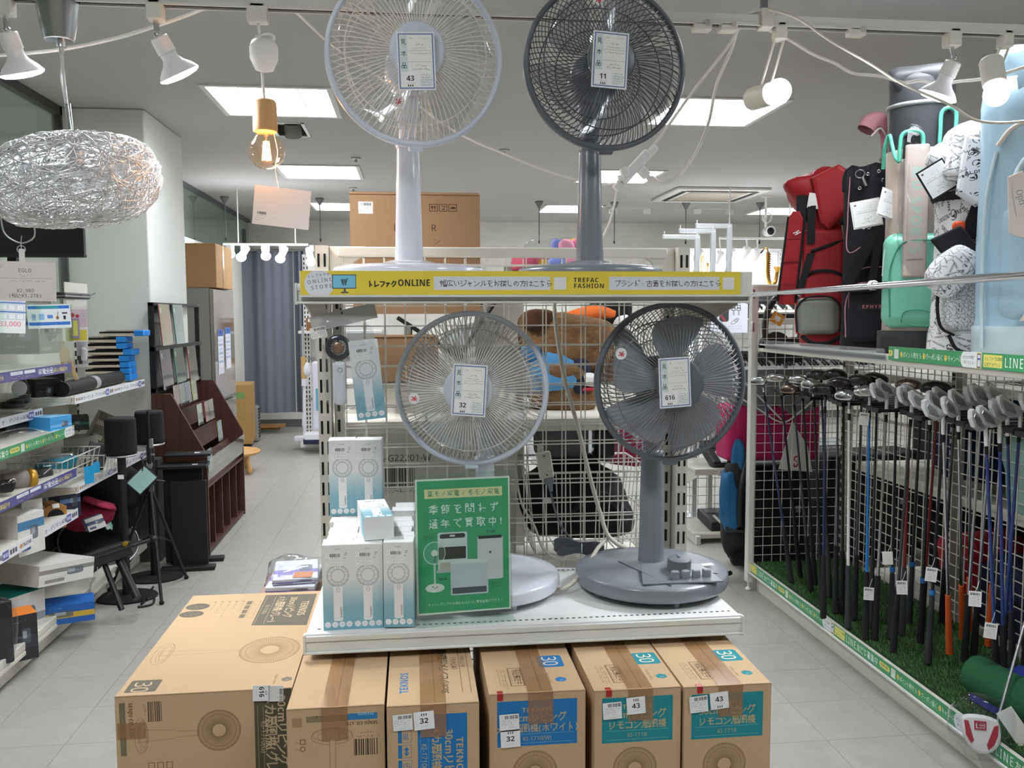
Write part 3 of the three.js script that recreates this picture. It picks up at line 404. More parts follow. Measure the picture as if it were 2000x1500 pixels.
// ---------- fan cartons under the lower shelf ----------
{
  const KR = '#c7a984', KD = '#8f6a42', S = 2600;
  const kraft = (g, w, h, seed) => { rect(g, KR, 0, 0, w, h); speckle(g, w, h, Math.round(w * h / 220), ['#ba9c7a', '#d0b596', '#c0a281'], 0.6, 2.6, seed, 0.3); g.globalAlpha = 0.08; for (let x = 0; x < w; x += 9) line(g, '#7d5b36', 1, x, 0, x, h); g.globalAlpha = 1; };
  const face = (w, h, draw, seed = 1, sc = S) => MT(tex(Math.round(w * sc), Math.round(h * sc), (g, W, H) => { kraft(g, W, H, seed); g.scale(sc, sc); draw && draw(g, w, h); }), 0.8);
  const ink = '#5d4429', sayM = (g, s, x, y, size, o) => { g.save(); g.scale(0.001, 0.001); say(g, s, x * 1000, y * 1000, size * 1000, o); g.restore(); };
  const fineM = (g, x, y, w, size, c, seed) => { g.save(); g.scale(0.001, 0.001); fine(g, x * 1000, y * 1000, w * 1000, size * 1000, c, seed); g.restore(); };
  const barsM = (g, x, y, w, h, seed) => { g.save(); g.scale(0.001, 0.001); bars(g, x * 1000, y * 1000, w * 1000, h * 1000, seed, '#3d2d1c'); g.restore(); };
  const fanHead = (g, x, y, rx, ry) => { g.strokeStyle = '#6b5030'; ring(g, '#6b5030', 0.0009, x, y, rx, ry); ring(g, '#6b5030', 0.0005, x, y, rx * 0.95, ry * 0.95); ring(g, '#6b5030', 0.0005, x, y, rx * 0.8, ry * 0.8); for (let i = 0; i < 80; i++) { const a = i / 80 * PI * 2; line(g, '#6b5030', 0.0007, x + Math.cos(a) * rx * 0.3, y + Math.sin(a) * ry * 0.3, x + Math.cos(a) * rx, y + Math.sin(a) * ry); } disc(g, KR, x, y, rx * 0.31, ry * 0.31); };
  const fanSide = (g, bx, by, bw, bh, hx) => { ring(g, '#8a6a45', 0.0007, bx, by, bw, bh); ring(g, '#8a6a45', 0.0006, bx + bw * 0.25, by, bw * 0.75, bh * 0.86); ring(g, '#8a6a45', 0.0006, bx + bw * 0.3, by, bw * 0.5, bh * 0.68); for (const k of [-1, 1]) { line(g, '#8a6a45', 0.0006, bx + bw * 0.4, by + k * 0.011, (bx + hx) / 2 + 0.01, by + k * 0.008); line(g, '#8a6a45', 0.0006, (bx + hx) / 2 + 0.01, by + k * 0.006, hx, by + k * 0.0045); } g.strokeStyle = '#8a6a45'; g.strokeRect(bx - 0.004, by - 0.014, 0.016, 0.026); };
  const cube = (g, x, y, r, c) => { g.fillStyle = c; g.beginPath(); for (let i = 0; i < 6; i++) { const a = i * PI / 3 + 0.5; g.lineTo(x + Math.cos(a) * r, y + Math.sin(a) * r); } g.fill(); line(g, KR, r * 0.1, x - r * 0.3, y + r * 0.3, x, y + r * 0.1, x + r * 0.6, y + r * 0.25); line(g, KR, r * 0.08, x, y + r * 0.1, x, y + r); };
  const badge = (g, x, y, w, h, c) => { rect(g, c, x, y, w, h, w * 0.14); turned(g, x + w * 0.2, y + h * 0.08, PI / 2, () => { g.save(); g.scale(0.001, 0.001); say(g, '30', 0, 0, h * 720, { c: '#e8dcc6', bold: false }); g.restore(); }); fineM(g, x + w * 0.66, y + h * 0.5, w * 0.26, 0.004, '#e8dcc6', 4); };
  const priceTex = tex(192, 160, (g, w, h) => { rect(g, '#f3f4f2', 0, 0, w, h); fine(g, 10, 28, 30, 14, '#222', 2); bars(g, 54, 10, 128, 34, 12); for (let i = 0; i < 3; i++) fine(g, 10, 66 + i * 20, 168 - i * 20, 15, '#222', i + 4); fine(g, 96, 128, 60, 14, '#111', 9); fine(g, 60, 150, 110, 14, '#111', 11); });
  const numTex = (n) => tex(160, 160, (g, w, h) => { rect(g, '#f6f6f5', 0, 0, w, h); for (let i = 0; i < 3; i++) rect(g, '#222', 60 + i * 18, 16, 7, 22); say(g, n, 80, 104, 64, { c: '#151515', align: 'center' }); fine(g, 50, 136, 66, 13, '#444', 6); });
  const priceM = MT(priceTex, 0.35), num = {};
  const sticker = (name, w, h, m, parent, x, y, z, rz) => board(name, w, h, 0.0006, m, paper, parent, x, y, z + 0.0018, 0, 0, rz);
  const numM = (n) => (num[n] ??= MT(numTex(n), 0.3));
  const tapeM = M(0xb8895a, 0.14, { transparent: true, opacity: 0.38, clearcoat: 0.8, clearcoatRoughness: 0.08 });
  const Hh = 0.63, sideM = face(0.4, 0.4, null, 3, 900);
  function carton(label, x0, x1, z, depth, top, front, o = {}) {
    const w = x1 - x0, t = thing('fan_carton', label, 'cardboard box', [(x0 + x1) / 2, 0.15, z - depth / 2], o.ry ?? 0, o.group);
    const g = new THREE.BoxGeometry(w, Hh, depth), p = g.attributes.position; for (let i = 0; i < p.count; i++) p.setX(i, p.getX(i) + (p.getY(i) < 0 ? 0 : 0)); const b = mesh('carton', g, [sideM, sideM, top, sideM, front, sideM], t); b.position.y = Hh / 2;
    const flap = [box(w - 0.004, 0.0016, depth / 2 - 0.002, 0, Hh + 0.0006, depth / 4, 0), ];
    mesh('flap_edge', [rod([-w / 2 + 0.001, Hh + 0.0004, depth / 2 - 0.0005], [w / 2 - 0.001, Hh + 0.0004, depth / 2 - 0.0005], 0.0014, 6), rod([-w / 2 + 0.0007, 0.005, depth / 2 - 0.0007], [-w / 2 + 0.0007, Hh, depth / 2 - 0.0007], 0.001, 6), rod([w / 2 - 0.0007, 0.005, depth / 2 - 0.0007], [w / 2 - 0.0007, Hh, depth / 2 - 0.0007], 0.001, 6)], M(0xbb9d7b, 0.8), t);
    if (o.tape) { const [tx, tw] = o.tape; mesh('packing_tape', [box(tw, 0.0006, depth, tx - w / 2, Hh + 0.0012, 0), box(tw, 0.06, 0.0006, tx - w / 2, Hh - 0.029, depth / 2 + 0.0009)], tapeM, t); mesh('flap_seam', box(0.0012, 0.0008, depth - 0.004, tx - w / 2 + 0.003, Hh + 0.0002, 0), M(0x6b4c2c, 0.9), t); }
    return t;
  }
  // large carton lying to the left
  const dg = '#5b5648';
  {
    const w = 0.315, d = 0.574;
    const top = face(w, d, (g) => {
      const Y = (k) => d - k;
      g.fillStyle = '#6a6456'; g.beginPath(); g.moveTo(0.178, Y(0.556)); g.lineTo(0.302, Y(0.552)); g.lineTo(0.303, Y(0.332)); g.lineTo(0.18, Y(0.345)); g.fill();
      turned(g, 0.272, Y(0.5), PI / 2, () => sayM(g, 'TEKNOS', 0, 0, 0.024, { c: '#c9b28e', sx: 1.1 })); turned(g, 0.242, Y(0.535), PI / 2, () => sayM(g, '30cmリビング', 0, 0, 0.022, { c: '#c9b28e', w: 0.13 })); turned(g, 0.214, Y(0.545), PI / 2, () => sayM(g, 'メカ扇風機(グレー)', 0, 0, 0.021, { c: '#c9b28e', w: 0.12 })); turned(g, 0.19, Y(0.48), PI / 2, () => sayM(g, 'KI-1710(G)', 0, 0, 0.013, { c: '#c9b28e', bold: false })); line(g, '#c9b28e', 0.0008, 0.205, Y(0.545), 0.205, Y(0.35)); line(g, '#c9b28e', 0.0008, 0.184, Y(0.545), 0.184, Y(0.35));
      disc(g, '#6a6456', 0.031, Y(0.489), 0.027, 0.023); disc(g, '#6a6456', 0.029, Y(0.437), 0.027, 0.022); for (const k of [0.489, 0.437]) { fineM(g, 0.014, Y(k - 0.002), 0.034, 0.008, '#c9b28e', 3); fineM(g, 0.014, Y(k - 0.012), 0.034, 0.008, '#c9b28e', 5); }
      for (let i = 0; i < 5; i++) { disc(g, '#6a6456', 0.066 + i * 0.0165, Y(0.517), 0.0026); turned(g, 0.064 + i * 0.0165, Y(0.51), PI / 2, () => fineM(g, 0, 0, 0.05 + 0.06 * ((i * 7) % 3) / 2, 0.007, '#6d5436', i + 4)); }
      for (let i = 0; i < 4; i++) { rect(g, '#7a705e', 0.142, Y(0.515 - i * 0.031), 0.012, 0.025); g.strokeStyle = '#7a705e'; g.lineWidth = 0.0006; g.strokeRect(0.157, Y(0.515 - i * 0.031), 0.016, 0.025); }
      fanHead(g, 0.244, Y(0.196), 0.06, 0.07); fanSide(g, 0.03, Y(0.2), 0.018, 0.058, 0.184);
      rect(g, '#6a6456', 0.01, Y(0.07), 0.056, 0.054, 0.005); turned(g, 0.02, Y(0.062), PI / 2, () => sayM(g, '30', 0, 0, 0.042, { c: '#cdb692', bold: false })); fineM(g, 0.044, Y(0.035), 0.016, 0.005, '#cdb692', 2);
      cube(g, 0.3, Y(0.042), 0.011, '#7c7564'); turned(g, 0.276, Y(0.068), PI / 2, () => sayM(g, 'Simple is Best', 0, 0, 0.0075, { c: '#6d5436', bold: false }));
    }, 3, 2200);
    const front = face(w, Hh, (g) => {
      rect(g, '#585345', 0.0, 0, 0, 0); rect(g, '#56513f', 0.246, 0.0, 0.07, 0.4);
      turned(g, 0.257, 0.06, PI / 2, () => sayM(g, 'KI-1710(G)', 0, 0, 0.013, { c: '#c9b28e', bold: false })); turned(g, 0.268, 0.008, PI / 2, () => sayM(g, 'メカ扇風機(グレー)', 0, 0, 0.0205, { c: '#c9b28e', w: 0.12 })); turned(g, 0.288, 0.012, PI / 2, () => sayM(g, '30cmリビング', 0, 0, 0.0205, { c: '#c9b28e', w: 0.13 })); turned(g, 0.305, 0.07, PI / 2, () => sayM(g, 'TEKNOS', 0, 0, 0.02, { c: '#c9b28e' })); line(g, '#c9b28e', 0.0006, 0.262, 0.03, 0.262, 0.35); line(g, '#c9b28e', 0.0006, 0.252, 0.03, 0.252, 0.35);
      barsM(g, 0.057, 0.012, 0.024, 0.038, 4); turned(g, 0.055, 0.012, PI / 2, () => { }); g.save(); g.translate(0.057, 0.0); g.restore();
      turned(g, 0.024, 0.012, PI / 2, () => sayM(g, 'SENJU CO.,LTD.', 0, 0, 0.0095, { c: '#5d4429' })); rect(g, '#776d55', 0.007, 0.012, 0.0105, 0.1); turned(g, 0.0095, 0.02, PI / 2, () => fineM(g, 0, 0, 0.08, 0.006, '#b99a6e', 3)); turned(g, 0.05, 0.015, PI / 2, () => fineM(g, 0, 0, 0.026, 0.004, ink, 6));
      fanHead(g, 0.182, 0.073, 0.0385, 0.0385); fanSide(g, 0.044, 0.076, 0.012, 0.033, 0.144);
      for (let i = 0; i < 3; i++) { g.strokeStyle = ink; g.lineWidth = 0.001; g.strokeRect(0.055 + i * 0.016, 0.128, 0.01, 0.012); }
    }, 5, 2200);
    const t = carton('large carton with dark grey print lying left of the shelf, numbered 616', -0.545, -0.23, -1.597, d, top, front);
    mesh('packing_tape', [box(0.05, 0.03, 0.0006, -0.13, Hh - 0.065, d / 2 + 0.0008)], tapeM, t);
    sticker('number_label', 0.03, 0.03, MT(tex(160, 160, (g) => { rect(g, '#f1f3f2', 0, 0, 160, 160); turned(g, 62, 12, PI / 2, () => say(g, '616', 0, 0, 66, { c: '#111' })); turned(g, 30, 40, PI / 2, () => fine(g, 0, 0, 70, 14, '#444', 5)); for (let i = 0; i < 3; i++) rect(g, '#222', 118, 58 + i * 16, 18, 6); }), 0.3), t, 0.102, Hh - 0.006, d / 2, -0.03); sticker('price_label', 0.026, 0.03, MT(tex(160, 192, (g, w, h) => { rect(g, '#eef0ee', 0, 0, w, h); turned(g, w, 0, PI / 2, () => { bars(g, 40, 8, 140, 36, 7); for (let i = 0; i < 4; i++) fine(g, 12, 70 + i * 24, 160, 16, '#222', i + 3); }); }), 0.3), t, 0.129, Hh - 0.008, d / 2, -0.03);
  }
  // plain-topped carton next to it, printed upside down
  {
    const w = 0.17, front = face(w, Hh, (g) => {
      turned(g, 0.158, 0.013, PI, () => { }); rect(g, '#2f7fb4', 0.1055, 0.013, 0.052, 0.0115); turned(g, 0.152, 0.0155, PI, () => sayM(g, 'TEKNOS', 0, 0.0045, 0.0075, { c: '#9fc3d6' })); rect(g, '#8d7a5c', 0.034, 0.014, 0.0715, 0.0115); turned(g, 0.1, 0.0165, PI, () => fineM(g, 0, 0.004, 0.06, 0.006, '#5d4c34', 3));
      turned(g, 0.158, 0.028, PI, () => sayM(g, 'SENJU CO.,LTD.', 0, 0, 0.0085, { c: '#54402a', sx: 0.95 }));
      rect(g, '#a98c66', 0.0095, 0.016, 0.017, 0.017); ring(g, '#8a6a45', 0.0008, 0.078, 0.053, 0.036, 0.0145); ring(g, '#8a6a45', 0.0007, 0.078, 0.049, 0.034, 0.012); ring(g, '#8a6a45', 0.0007, 0.078, 0.052, 0.025, 0.0105); rect(g, KR, 0.0735, 0.058, 0.01, 0.1); for (const k of [0.0735, 0.0835]) line(g, '#8a6a45', 0.0008, k, 0.056, k, 0.2); line(g, '#8a6a45', 0.0008, 0.066, 0.044, 0.068, 0.058, 0.0735, 0.062); line(g, '#8a6a45', 0.0008, 0.091, 0.044, 0.089, 0.058, 0.0835, 0.062);
      barsM(g, 0.116, 0.06, 0.043, 0.03, 7); fineM(g, 0.12, 0.057, 0.04, 0.004, ink, 5); fineM(g, 0.124, 0.05, 0.03, 0.003, ink, 8);
      for (const [y, r] of [[0.06, 1], [0.073, 0]]) { g.strokeStyle = ink; g.lineWidth = 0.0011; r ? g.strokeRect(0.023, y - 0.004, 0.008, 0.008) : ring(g, ink, 0.0011, 0.027, y, 0.0042); fineM(g, 0.012, y + 0.002, 0.01, 0.003, ink, 3); }
    }, 6, 2600);
    carton('carton with plain taped top and upside down print, second from the left', -0.2275, -0.0575, -1.506, 0.43, face(w, 0.43, null, 12, 1400), front, { tape: [0.083, 0.046] });
  }
  // carton with blue print turned sideways
  const BL = '#1f76b5', TL = '#1a8a94';
  {
    const w = 0.1635, d = 0.43;
    const top = face(w, d, (g) => { const Y = (k) => d - k; turned(g, 0.037, Y(0.052), -PI / 2, () => sayM(g, 'TEKNOS', 0, 0, 0.021, { c: BL, sx: 1.15 })); turned(g, 0.112, Y(0.043), -PI / 2, () => sayM(g, '30cmリビングメカ扇風機', 0, 0, 0.0185, { c: '#30271c', w: 0.12, sx: 0.9 })); turned(g, 0.131, Y(0.15), -PI / 2, () => sayM(g, '(ホワイト)', 0, 0, 0.0125, { c: '#30271c', w: 0.11 })); turned(g, 0.148, Y(0.16), -PI / 2, () => sayM(g, 'KI-1710(W)', 0, 0, 0.011, { c: '#40352a', bold: false })); line(g, '#30271c', 0.0007, 0.137, Y(0.045), 0.137, Y(0.4)); line(g, '#30271c', 0.0007, 0.153, Y(0.042), 0.153, Y(0.4)); }, 14, 2000);
    const front = face(w, Hh, (g) => {
      rect(g, BL, 0.054, 0.018, 0.088, 0.4); line(g, '#7fb2d4', 0.0006, 0.059, 0.035, 0.059, 0.4); line(g, '#7fb2d4', 0.0006, 0.073, 0.035, 0.073, 0.4);
      turned(g, 0.061, 0.071, PI / 2, () => sayM(g, 'KI-1710(W)', 0, 0, 0.0125, { c: '#c3b99e', bold: false })); turned(g, 0.081, 0.038, PI / 2, () => sayM(g, 'メカ扇風機(ホワイト)', 0, 0, 0.0165, { c: '#c3a77c', w: 0.13 })); turned(g, 0.102, 0.046, PI / 2, () => sayM(g, '30cmリビング', 0, 0, 0.0185, { c: '#c3a77c', w: 0.13 })); turned(g, 0.122, 0.062, PI / 2, () => sayM(g, 'TEKNOS', 0, 0, 0.0175, { c: '#c3a77c', sx: 1.1 }));
      for (let i = 0; i < 4; i++) { const y = 0.044 + i * 0.028; rect(g, BL, 0.0195, y, 0.0065, 0.0235); g.strokeStyle = BL; g.lineWidth = 0.0006; g.strokeRect(0.0195, y, 0.023, 0.0235); if (i === 0) for (let k = 0; k < 3; k++) line(g, BL, 0.0012, 0.03 + k * 0.003, y + 0.006, 0.0285 + k * 0.0035, y + 0.012, 0.031 + k * 0.003, y + 0.018); if (i === 1) { g.fillStyle = BL; g.beginPath(); g.moveTo(0.034, y + 0.003); g.lineTo(0.039, y + 0.009); g.lineTo(0.029, y + 0.009); g.moveTo(0.034, y + 0.02); g.lineTo(0.039, y + 0.014); g.lineTo(0.029, y + 0.014); g.rect(0.0322, y + 0.008, 0.0036, 0.007); g.fill(); } if (i > 1) { ring(g, BL, 0.0009, 0.034, y + 0.0115, 0.0055); line(g, BL, 0.0009, 0.034, y + 0.0075, 0.034, y + 0.0115, 0.038, y + 0.0115); } }
    }, 15, 2600);
    const t = carton('carton with blue lettering turned sideways, numbered 32, third from the left', -0.053, 0.1105, -1.496, d, top, front, { tape: [0.082, 0.046] });
    sticker('price_label', 0.0345, 0.029, priceM, t, -w / 2 + 0.028, Hh - 0.029, d / 2, 0.05); sticker('number_label', 0.036, 0.033, numM('32'), t, -w / 2 + 0.0655, Hh - 0.0275, d / 2, 0.06);
  }
  // three upright-printed cartons on the right
  const upright = (seed, colr, lines2, model, w, badgeC) => face(w, Hh, (g) => {
    rect(g, colr, 0.0145, 0.014, w - 0.03, 0.086); const c = '#c2aa82', x = w / 2 - 0.001;
    sayM(g, 'TEKNOS', x, 0.036, 0.0125, { c, align: 'center', sx: 1.12, sp: 0.6 }); sayM(g, '30cmリビング', x, 0.0535, 0.0165, { c, align: 'center', w: 0.12 }); sayM(g, lines2, x, 0.0725, 0.0158, { c, align: 'center', w: 0.12 }); line(g, '#a7c0bb', 0.0006, 0.021, 0.0775, w - 0.023, 0.0775); line(g, '#a7c0bb', 0.0006, 0.021, 0.0945, w - 0.023, 0.0945); sayM(g, model, x, 0.0905, 0.0108, { c, align: 'center', bold: false });
    fanHead(g, x - 0.004, 0.1515, 0.041, 0.041);
  }, seed, 2600);
  const topPrint = (seed, w, colr) => face(w, 0.43, (g, W, d) => {
    const Y = (k) => d - k; badge(g, 0.109, Y(0.168), 0.05, 0.057, colr); cube(g, 0.141, Y(0.052), 0.0115, colr); turned(g, 0.117, Y(0.086), PI / 2, () => sayM(g, 'Simple is Best', 0, 0, 0.0075, { c: '#6d5436', bold: false }));
    g.strokeStyle = '#5a4228'; g.lineWidth = 0.0009; g.strokeRect(0.044, Y(0.115), 0.0265, 0.082); g.strokeRect(0.0455, Y(0.1135), 0.0235, 0.079); turned(g, 0.0555, Y(0.11), PI / 2, () => sayM(g, '保証書在中', 0, 0, 0.0142, { c: '#5a4228', w: 0.09 })); for (let i = 0; i < 2; i++) turned(g, 0.047 + i * 0.0042, Y(0.11), PI / 2, () => fineM(g, 0, 0, 0.07, 0.0035, '#5a4228', i + 2));
    for (let i = 0; i < 3; i++) turned(g, 0.024 + i * 0.0055, Y(0.112), PI / 2, () => fineM(g, 0, 0, 0.075 + i * 0.008, 0.004, '#5a4228', i + 5));
  }, seed, 2000);
  const red = M(0xb0222a, 0.3);
  const place = (label, x0, x1, z, colr, l2, model, seed, n, redX, group) => {
    const w = x1 - x0, t = carton(label, x0, x1, z, 0.43, topPrint(seed, w, colr), upright(seed + 1, colr, l2, model, w), { tape: [w * 0.53, 0.047], group });
    mesh('red_tape', [box(0.0105, 0.001, 0.012, redX - w / 2, Hh + 0.001, 0.43 / 2 - 0.005), box(0.0105, 0.012, 0.001, redX - w / 2, Hh - 0.005, 0.43 / 2 + 0.001)], red, t);
    return t;
  };
  let t = place('carton with bright blue label panel and price stickers, numbered 32, fourth from the left', 0.131, 0.309, -1.522, BL, 'メカ扇風機(ホワイト)', 'KI-1710(W)', 21, '32', 0.02);
  sticker('price_label', 0.036, 0.032, priceM, t, -0.089 + 0.0365, Hh - 0.0535, 0.215, 0.03); sticker('number_label', 0.036, 0.033, numM('32'), t, -0.089 + 0.0385, Hh - 0.0835, 0.215, 0.04);
  t = place('carton with teal label panel, fifth from the left, numbered 43 beside the blue one', 0.324, 0.4875, -1.513, TL, 'リモコン扇風機', 'KI-171R', 25, '43', 0.027);
  sticker('price_label', 0.035, 0.0315, priceM, t, -0.082 + 0.0335, Hh - 0.0375, 0.215, 0.04); sticker('number_label', 0.035, 0.032, numM('43'), t, -0.082 + 0.078, Hh - 0.03, 0.215, 0.06);
  t = place('rightmost carton with teal label panel, numbered 43 upside down', 0.492, 0.66, -1.508, TL, 'リモコン扇風機', 'KI-171R', 29, '43', 0.03);
  sticker('price_label', 0.035, 0.031, priceM, t, -0.084 + 0.0275, Hh - 0.032, 0.215, 0.08); sticker('number_label', 0.035, 0.032, MT(tex(160, 160, (g) => { rect(g, '#f6f6f5', 0, 0, 160, 160); for (let i = 0; i < 3; i++) rect(g, '#222', 60 + i * 18, 128, 7, 22); say(g, '43', 80, 88, 64, { c: '#151515', align: 'center' }); fine(g, 50, 114, 66, 13, '#444', 6); }), 0.3), t, -0.084 + 0.067, Hh - 0.027, 0.215, 0.09);
}

// ---------- lighting track over the gondola, its bulbs, plugs and cords ----------
const RY = 2.155, RZ = -2.05;
const bulbGlow = emit(0xfaf6ff, 14);
{
  const t = thing('lighting_track', 'white lighting track with a dark slot hung above the fans', 'light track', [0.3, RY, RZ]);
  mesh('rail', [box(2.9, 0.016, 0.03, 0, 0.012, 0), box(2.9, 0.009, 0.005, 0, 0, 0.0125), box(2.9, 0.009, 0.005, 0, 0, -0.0125)], M(0xd6d5cd, 0.45), t);
  mesh('slot', box(2.88, 0.005, 0.019, 0, 0.0025, 0), slot, t);
  mesh('joint', rbox(0.03, 0.045, 0.036, 0.003, 0.545, 0.012, 0.006), ivory, t); mesh('hanger', [box(0.014, 0.52, 0.014, 0.545, 0.285, -0.004), box(0.014, 0.52, 0.014, -1.2, 0.285, -0.004)], M(0x6f7073, 0.5), t);
}
const adaptor = (t, w = 0.034, h = 0.034) => mesh('track_adaptor', [rbox(w, h, 0.032, 0.004, 0, -h / 2, 0), rbox(w * 0.7, 0.008, 0.03, 0.002, 0, 0.002, 0)], ivory, t);
{
  [[1371, 0.042], [1421, 0.042], [1672, 0.04]].forEach(([px, w], i) => {
    const x = [0.691, 2.15, -2.05, 0.754, 2.152, -2.05, 1.076, 2.151, -2.05][i * 3];
    const t = thing('track_plug', ['empty ivory plug on the track, left of the pair near the hanger', 'empty ivory plug on the track, right of the pair near the hanger', 'empty ivory plug alone on the track between two lamps'][i], 'plug', [x, RY, RZ]);
    mesh('body', rbox(w, 0.018, 0.03, 0.003, 0, -0.009, 0), ivory, t); mesh('lever', rbox(w * 0.28, 0.012, 0.033, 0.002, w * 0.24, -0.005, 0.001), ivoryDark, t);
  });
}
// reflector bulb on a chrome stem: from its swivel to the middle of its face
function reflector(x, face, label) {
  const t = thing('track_spotlight', label, 'spotlight', [x, RY, RZ]); adaptor(t, 0.036, 0.036);
  const sw = V(0.004, -0.068, 0.006), f = V(face[0] - x, face[1] - RY, face[2] - RZ), d = f.clone().sub(sw), L = d.length(), q = new THREE.Quaternion().setFromUnitVectors(V(0, 1, 0), d.clone().normalize());
  mesh('stem', [rod([0, -0.034, 0], [0.004, -0.066, 0.006], 0.006, 12), ball(0.008, 0.004, -0.068, 0.006)], chrome, t);
  const put = (g) => g.applyQuaternion(q).translate(sw.x, sw.y, sw.z), r = 0.046;
  mesh('socket', put(lathe([[0, 0.004], [0.018, 0.004], [0.0195, 0.008], [0.0205, L * 0.42], [0.019, L * 0.43], [0, L * 0.43]], 28)), white, t);
  mesh('bulb_body', put(lathe([[0.018, L * 0.43], [0.0185, L * 0.56], [0.024, L * 0.66], [0.038, L * 0.8], [r, L * 0.92], [r, L * 0.93], [0, L * 0.93]], 36)), M(0xeeeef0, 0.4), t);
  mesh('bulb_face', put(lathe([[r, L * 0.93], [r * 0.98, L * 0.97], [r * 0.8, L * 1.02], [r * 0.4, L * 1.05], [0, L * 1.06]], 36)), bulbGlow, t);
  const s = new THREE.SpotLight(COOL, SPOT, 0, 1.2, 0.7, 2); s.name = 'reflector_bulb'; const n = d.normalize(), o = V(...face).addScaledVector(n, 0.02); s.position.copy(o); s.target.position.copy(o.clone().add(n)); s.shadow.radius = 2; s.castShadow = true; scene.add(s, s.target);
}

const X0 = (a) => a[0];
reflector(X0([-0.866, 2.147, -2.05]), [-0.846, 2, -2.075], 'white reflector bulb above the wire pendant, leftmost on the track');
reflector(X0([-0.553, 2.158, -2.05]), [-0.51, 2.007, -2.075], 'white reflector bulb right of the wire pendant, second on the track');
reflector(X0([1.325, 2.159, -2.05]), [1.302, 2.002, -2.07], 'white reflector bulb in front of the grey golf bag');
// globe lamps in cylindrical holders on two-armed brackets
function globe(x, c, back, label) {
  const t = thing('track_spotlight', label, 'spotlight', [x, RY, RZ]); adaptor(t, 0.028, 0.034);
  const C = V(c[0] - x, c[1] - RY, c[2] - RZ), B = V(...back).add(C), d = B.clone().sub(C), L = d.length(), q = new THREE.Quaternion().setFromUnitVectors(V(0, 1, 0), d.clone().normalize()), put = (g) => g.applyQuaternion(q).translate(C.x, C.y, C.z);
  const mid = C.clone().lerp(B, 0.55);
  mesh('bracket', [-1, 1].flatMap((k) => [rod([k * 0.011, -0.03, 0], [mid.x + k * 0.012, mid.y, mid.z], 0.003, 6), ball(0.007, mid.x + k * 0.016, mid.y, mid.z, 1, 1, 1, 10)]), ivory, t);
  mesh('holder', put(lathe([[0, L], [0.024, L], [0.027, L * 0.94], [0.027, L * 0.3], [0.0255, L * 0.26], [0, L * 0.28]], 28)), ivory, t);
  mesh('bulb_globe', put(ball(0.029, 0, 0.0, 0, 1, 1, 1, 28)), bulbGlow, t);
  const n = d.normalize().negate(), s = new THREE.SpotLight(COOL, SPOT, 0, 1.25, 0.7, 2); s.name = 'globe_bulb'; const o = V(...c).addScaledVector(n, 0.034); s.position.copy(o); s.target.position.copy(o.clone().add(n)); s.shadow.radius = 1.4; s.castShadow = true; scene.add(s, s.target);
}
globe(X0([0.884, 2.144, -2.05]), [0.863, 1.99, -2], [-0.035, 0.0, -0.085], 'round glowing lamp facing the viewer, just right of the track hanger');
globe(X0([1.465, 2.151, -2.05]), [1.412, 1.997, -2], [0.003, 0.09, -0.03], 'round glowing lamp in a white cylinder holder beside the light blue bag');
// filament bulb in a wooden socket
{
  const P = [-0.333, 2.149, -2.05], t = thing('filament_bulb', 'clear globe filament bulb glowing warm in a wooden socket on a white cord', 'light bulb', [P[0], RY, RZ]);
  adaptor(t, 0.045, 0.034);
  const y = (v) => v - RY;
  mesh('cord', tube([[0, -0.03, 0], [0.004, y(2.075), 0], [0.006, y(2.03), 0.002], [0.008, y(1.97), 0], [0.009, y(1.953), 0]], 0.0035, 24), cordWhite, t);
  mesh('hook', [lathe([[0, 0], [0.02, 0.006], [0.031, 0.03], [0.0315, 0.055], [0.026, 0.068], [0, 0.07]], 28).translate(0.012, y(2.012), 0.006), tube([[-0.012, y(2.076), 0.006], [0.0, y(2.09), 0.01], [0.025, y(2.096), 0.012], [0.036, y(2.09), 0.01], [0.03, y(2.072), 0.008]], 0.003, 24)], M(0xefeeea, 0.4), t);
  mesh('socket', lathe([[0, 1.0], [0.022, 1.0], [0.0255, 0.99], [0.027, 0.93], [0.027, 0.885], [0.022, 0.883], [0, 0.883]].map(([a, b]) => [a, (b - 1) * 0.6 + y(1.953)]), 32, 0.01, 0, 0), MT(tex(256, 256, (g, w, h) => { rect(g, '#c79a66', 0, 0, w, h); const q = rng(5); for (let i = 0; i < 60; i++) { g.globalAlpha = 0.25; line(g, q() > 0.5 ? '#a97a48' : '#dcb583', 1 + q() * 3, q() * w, 0, q() * w, h); } g.globalAlpha = 1; }), 0.6), t);
  const cy = 1.842, r = 0.041;
  const gb = mesh('glass_globe', lathe([[0.013, 0.052], [0.0135, 0.042], [0.022, 0.033], [0.033, 0.022], [0.04, 0.006], [r, -0.004], [0.037, -0.02], [0.026, -0.034], [0.012, -0.041], [0, -0.0425]], 40, 0.011, y(cy), 0), M(0xfff2e2, 0.02, { transmission: 1, thickness: 0, ior: 1.5, side: THREE.DoubleSide }), t);
  mesh('cap', cyl(0.013, 0.013, 0.02, 0.011, y(cy) + 0.06, 0, 20), steel, t);
  mesh('filament', [0, 1, 2, 3].map((i) => rod([0.011 + Math.cos(i * 1.57) * 0.004, y(cy) + 0.02, Math.sin(i * 1.57) * 0.004], [0.011 + Math.cos(i * 1.57) * 0.008, y(cy) - 0.022, Math.sin(i * 1.57) * 0.008], 0.0028, 8)), emit(0xffa850, 26), t);
  const l = new THREE.PointLight(WARM, 0.16, 0, 2); l.name = 'filament'; l.position.set(P[0] + 0.011, cy, RZ + 0.012); l.shadow.radius = 0.5; l.castShadow = true; scene.add(l);
}
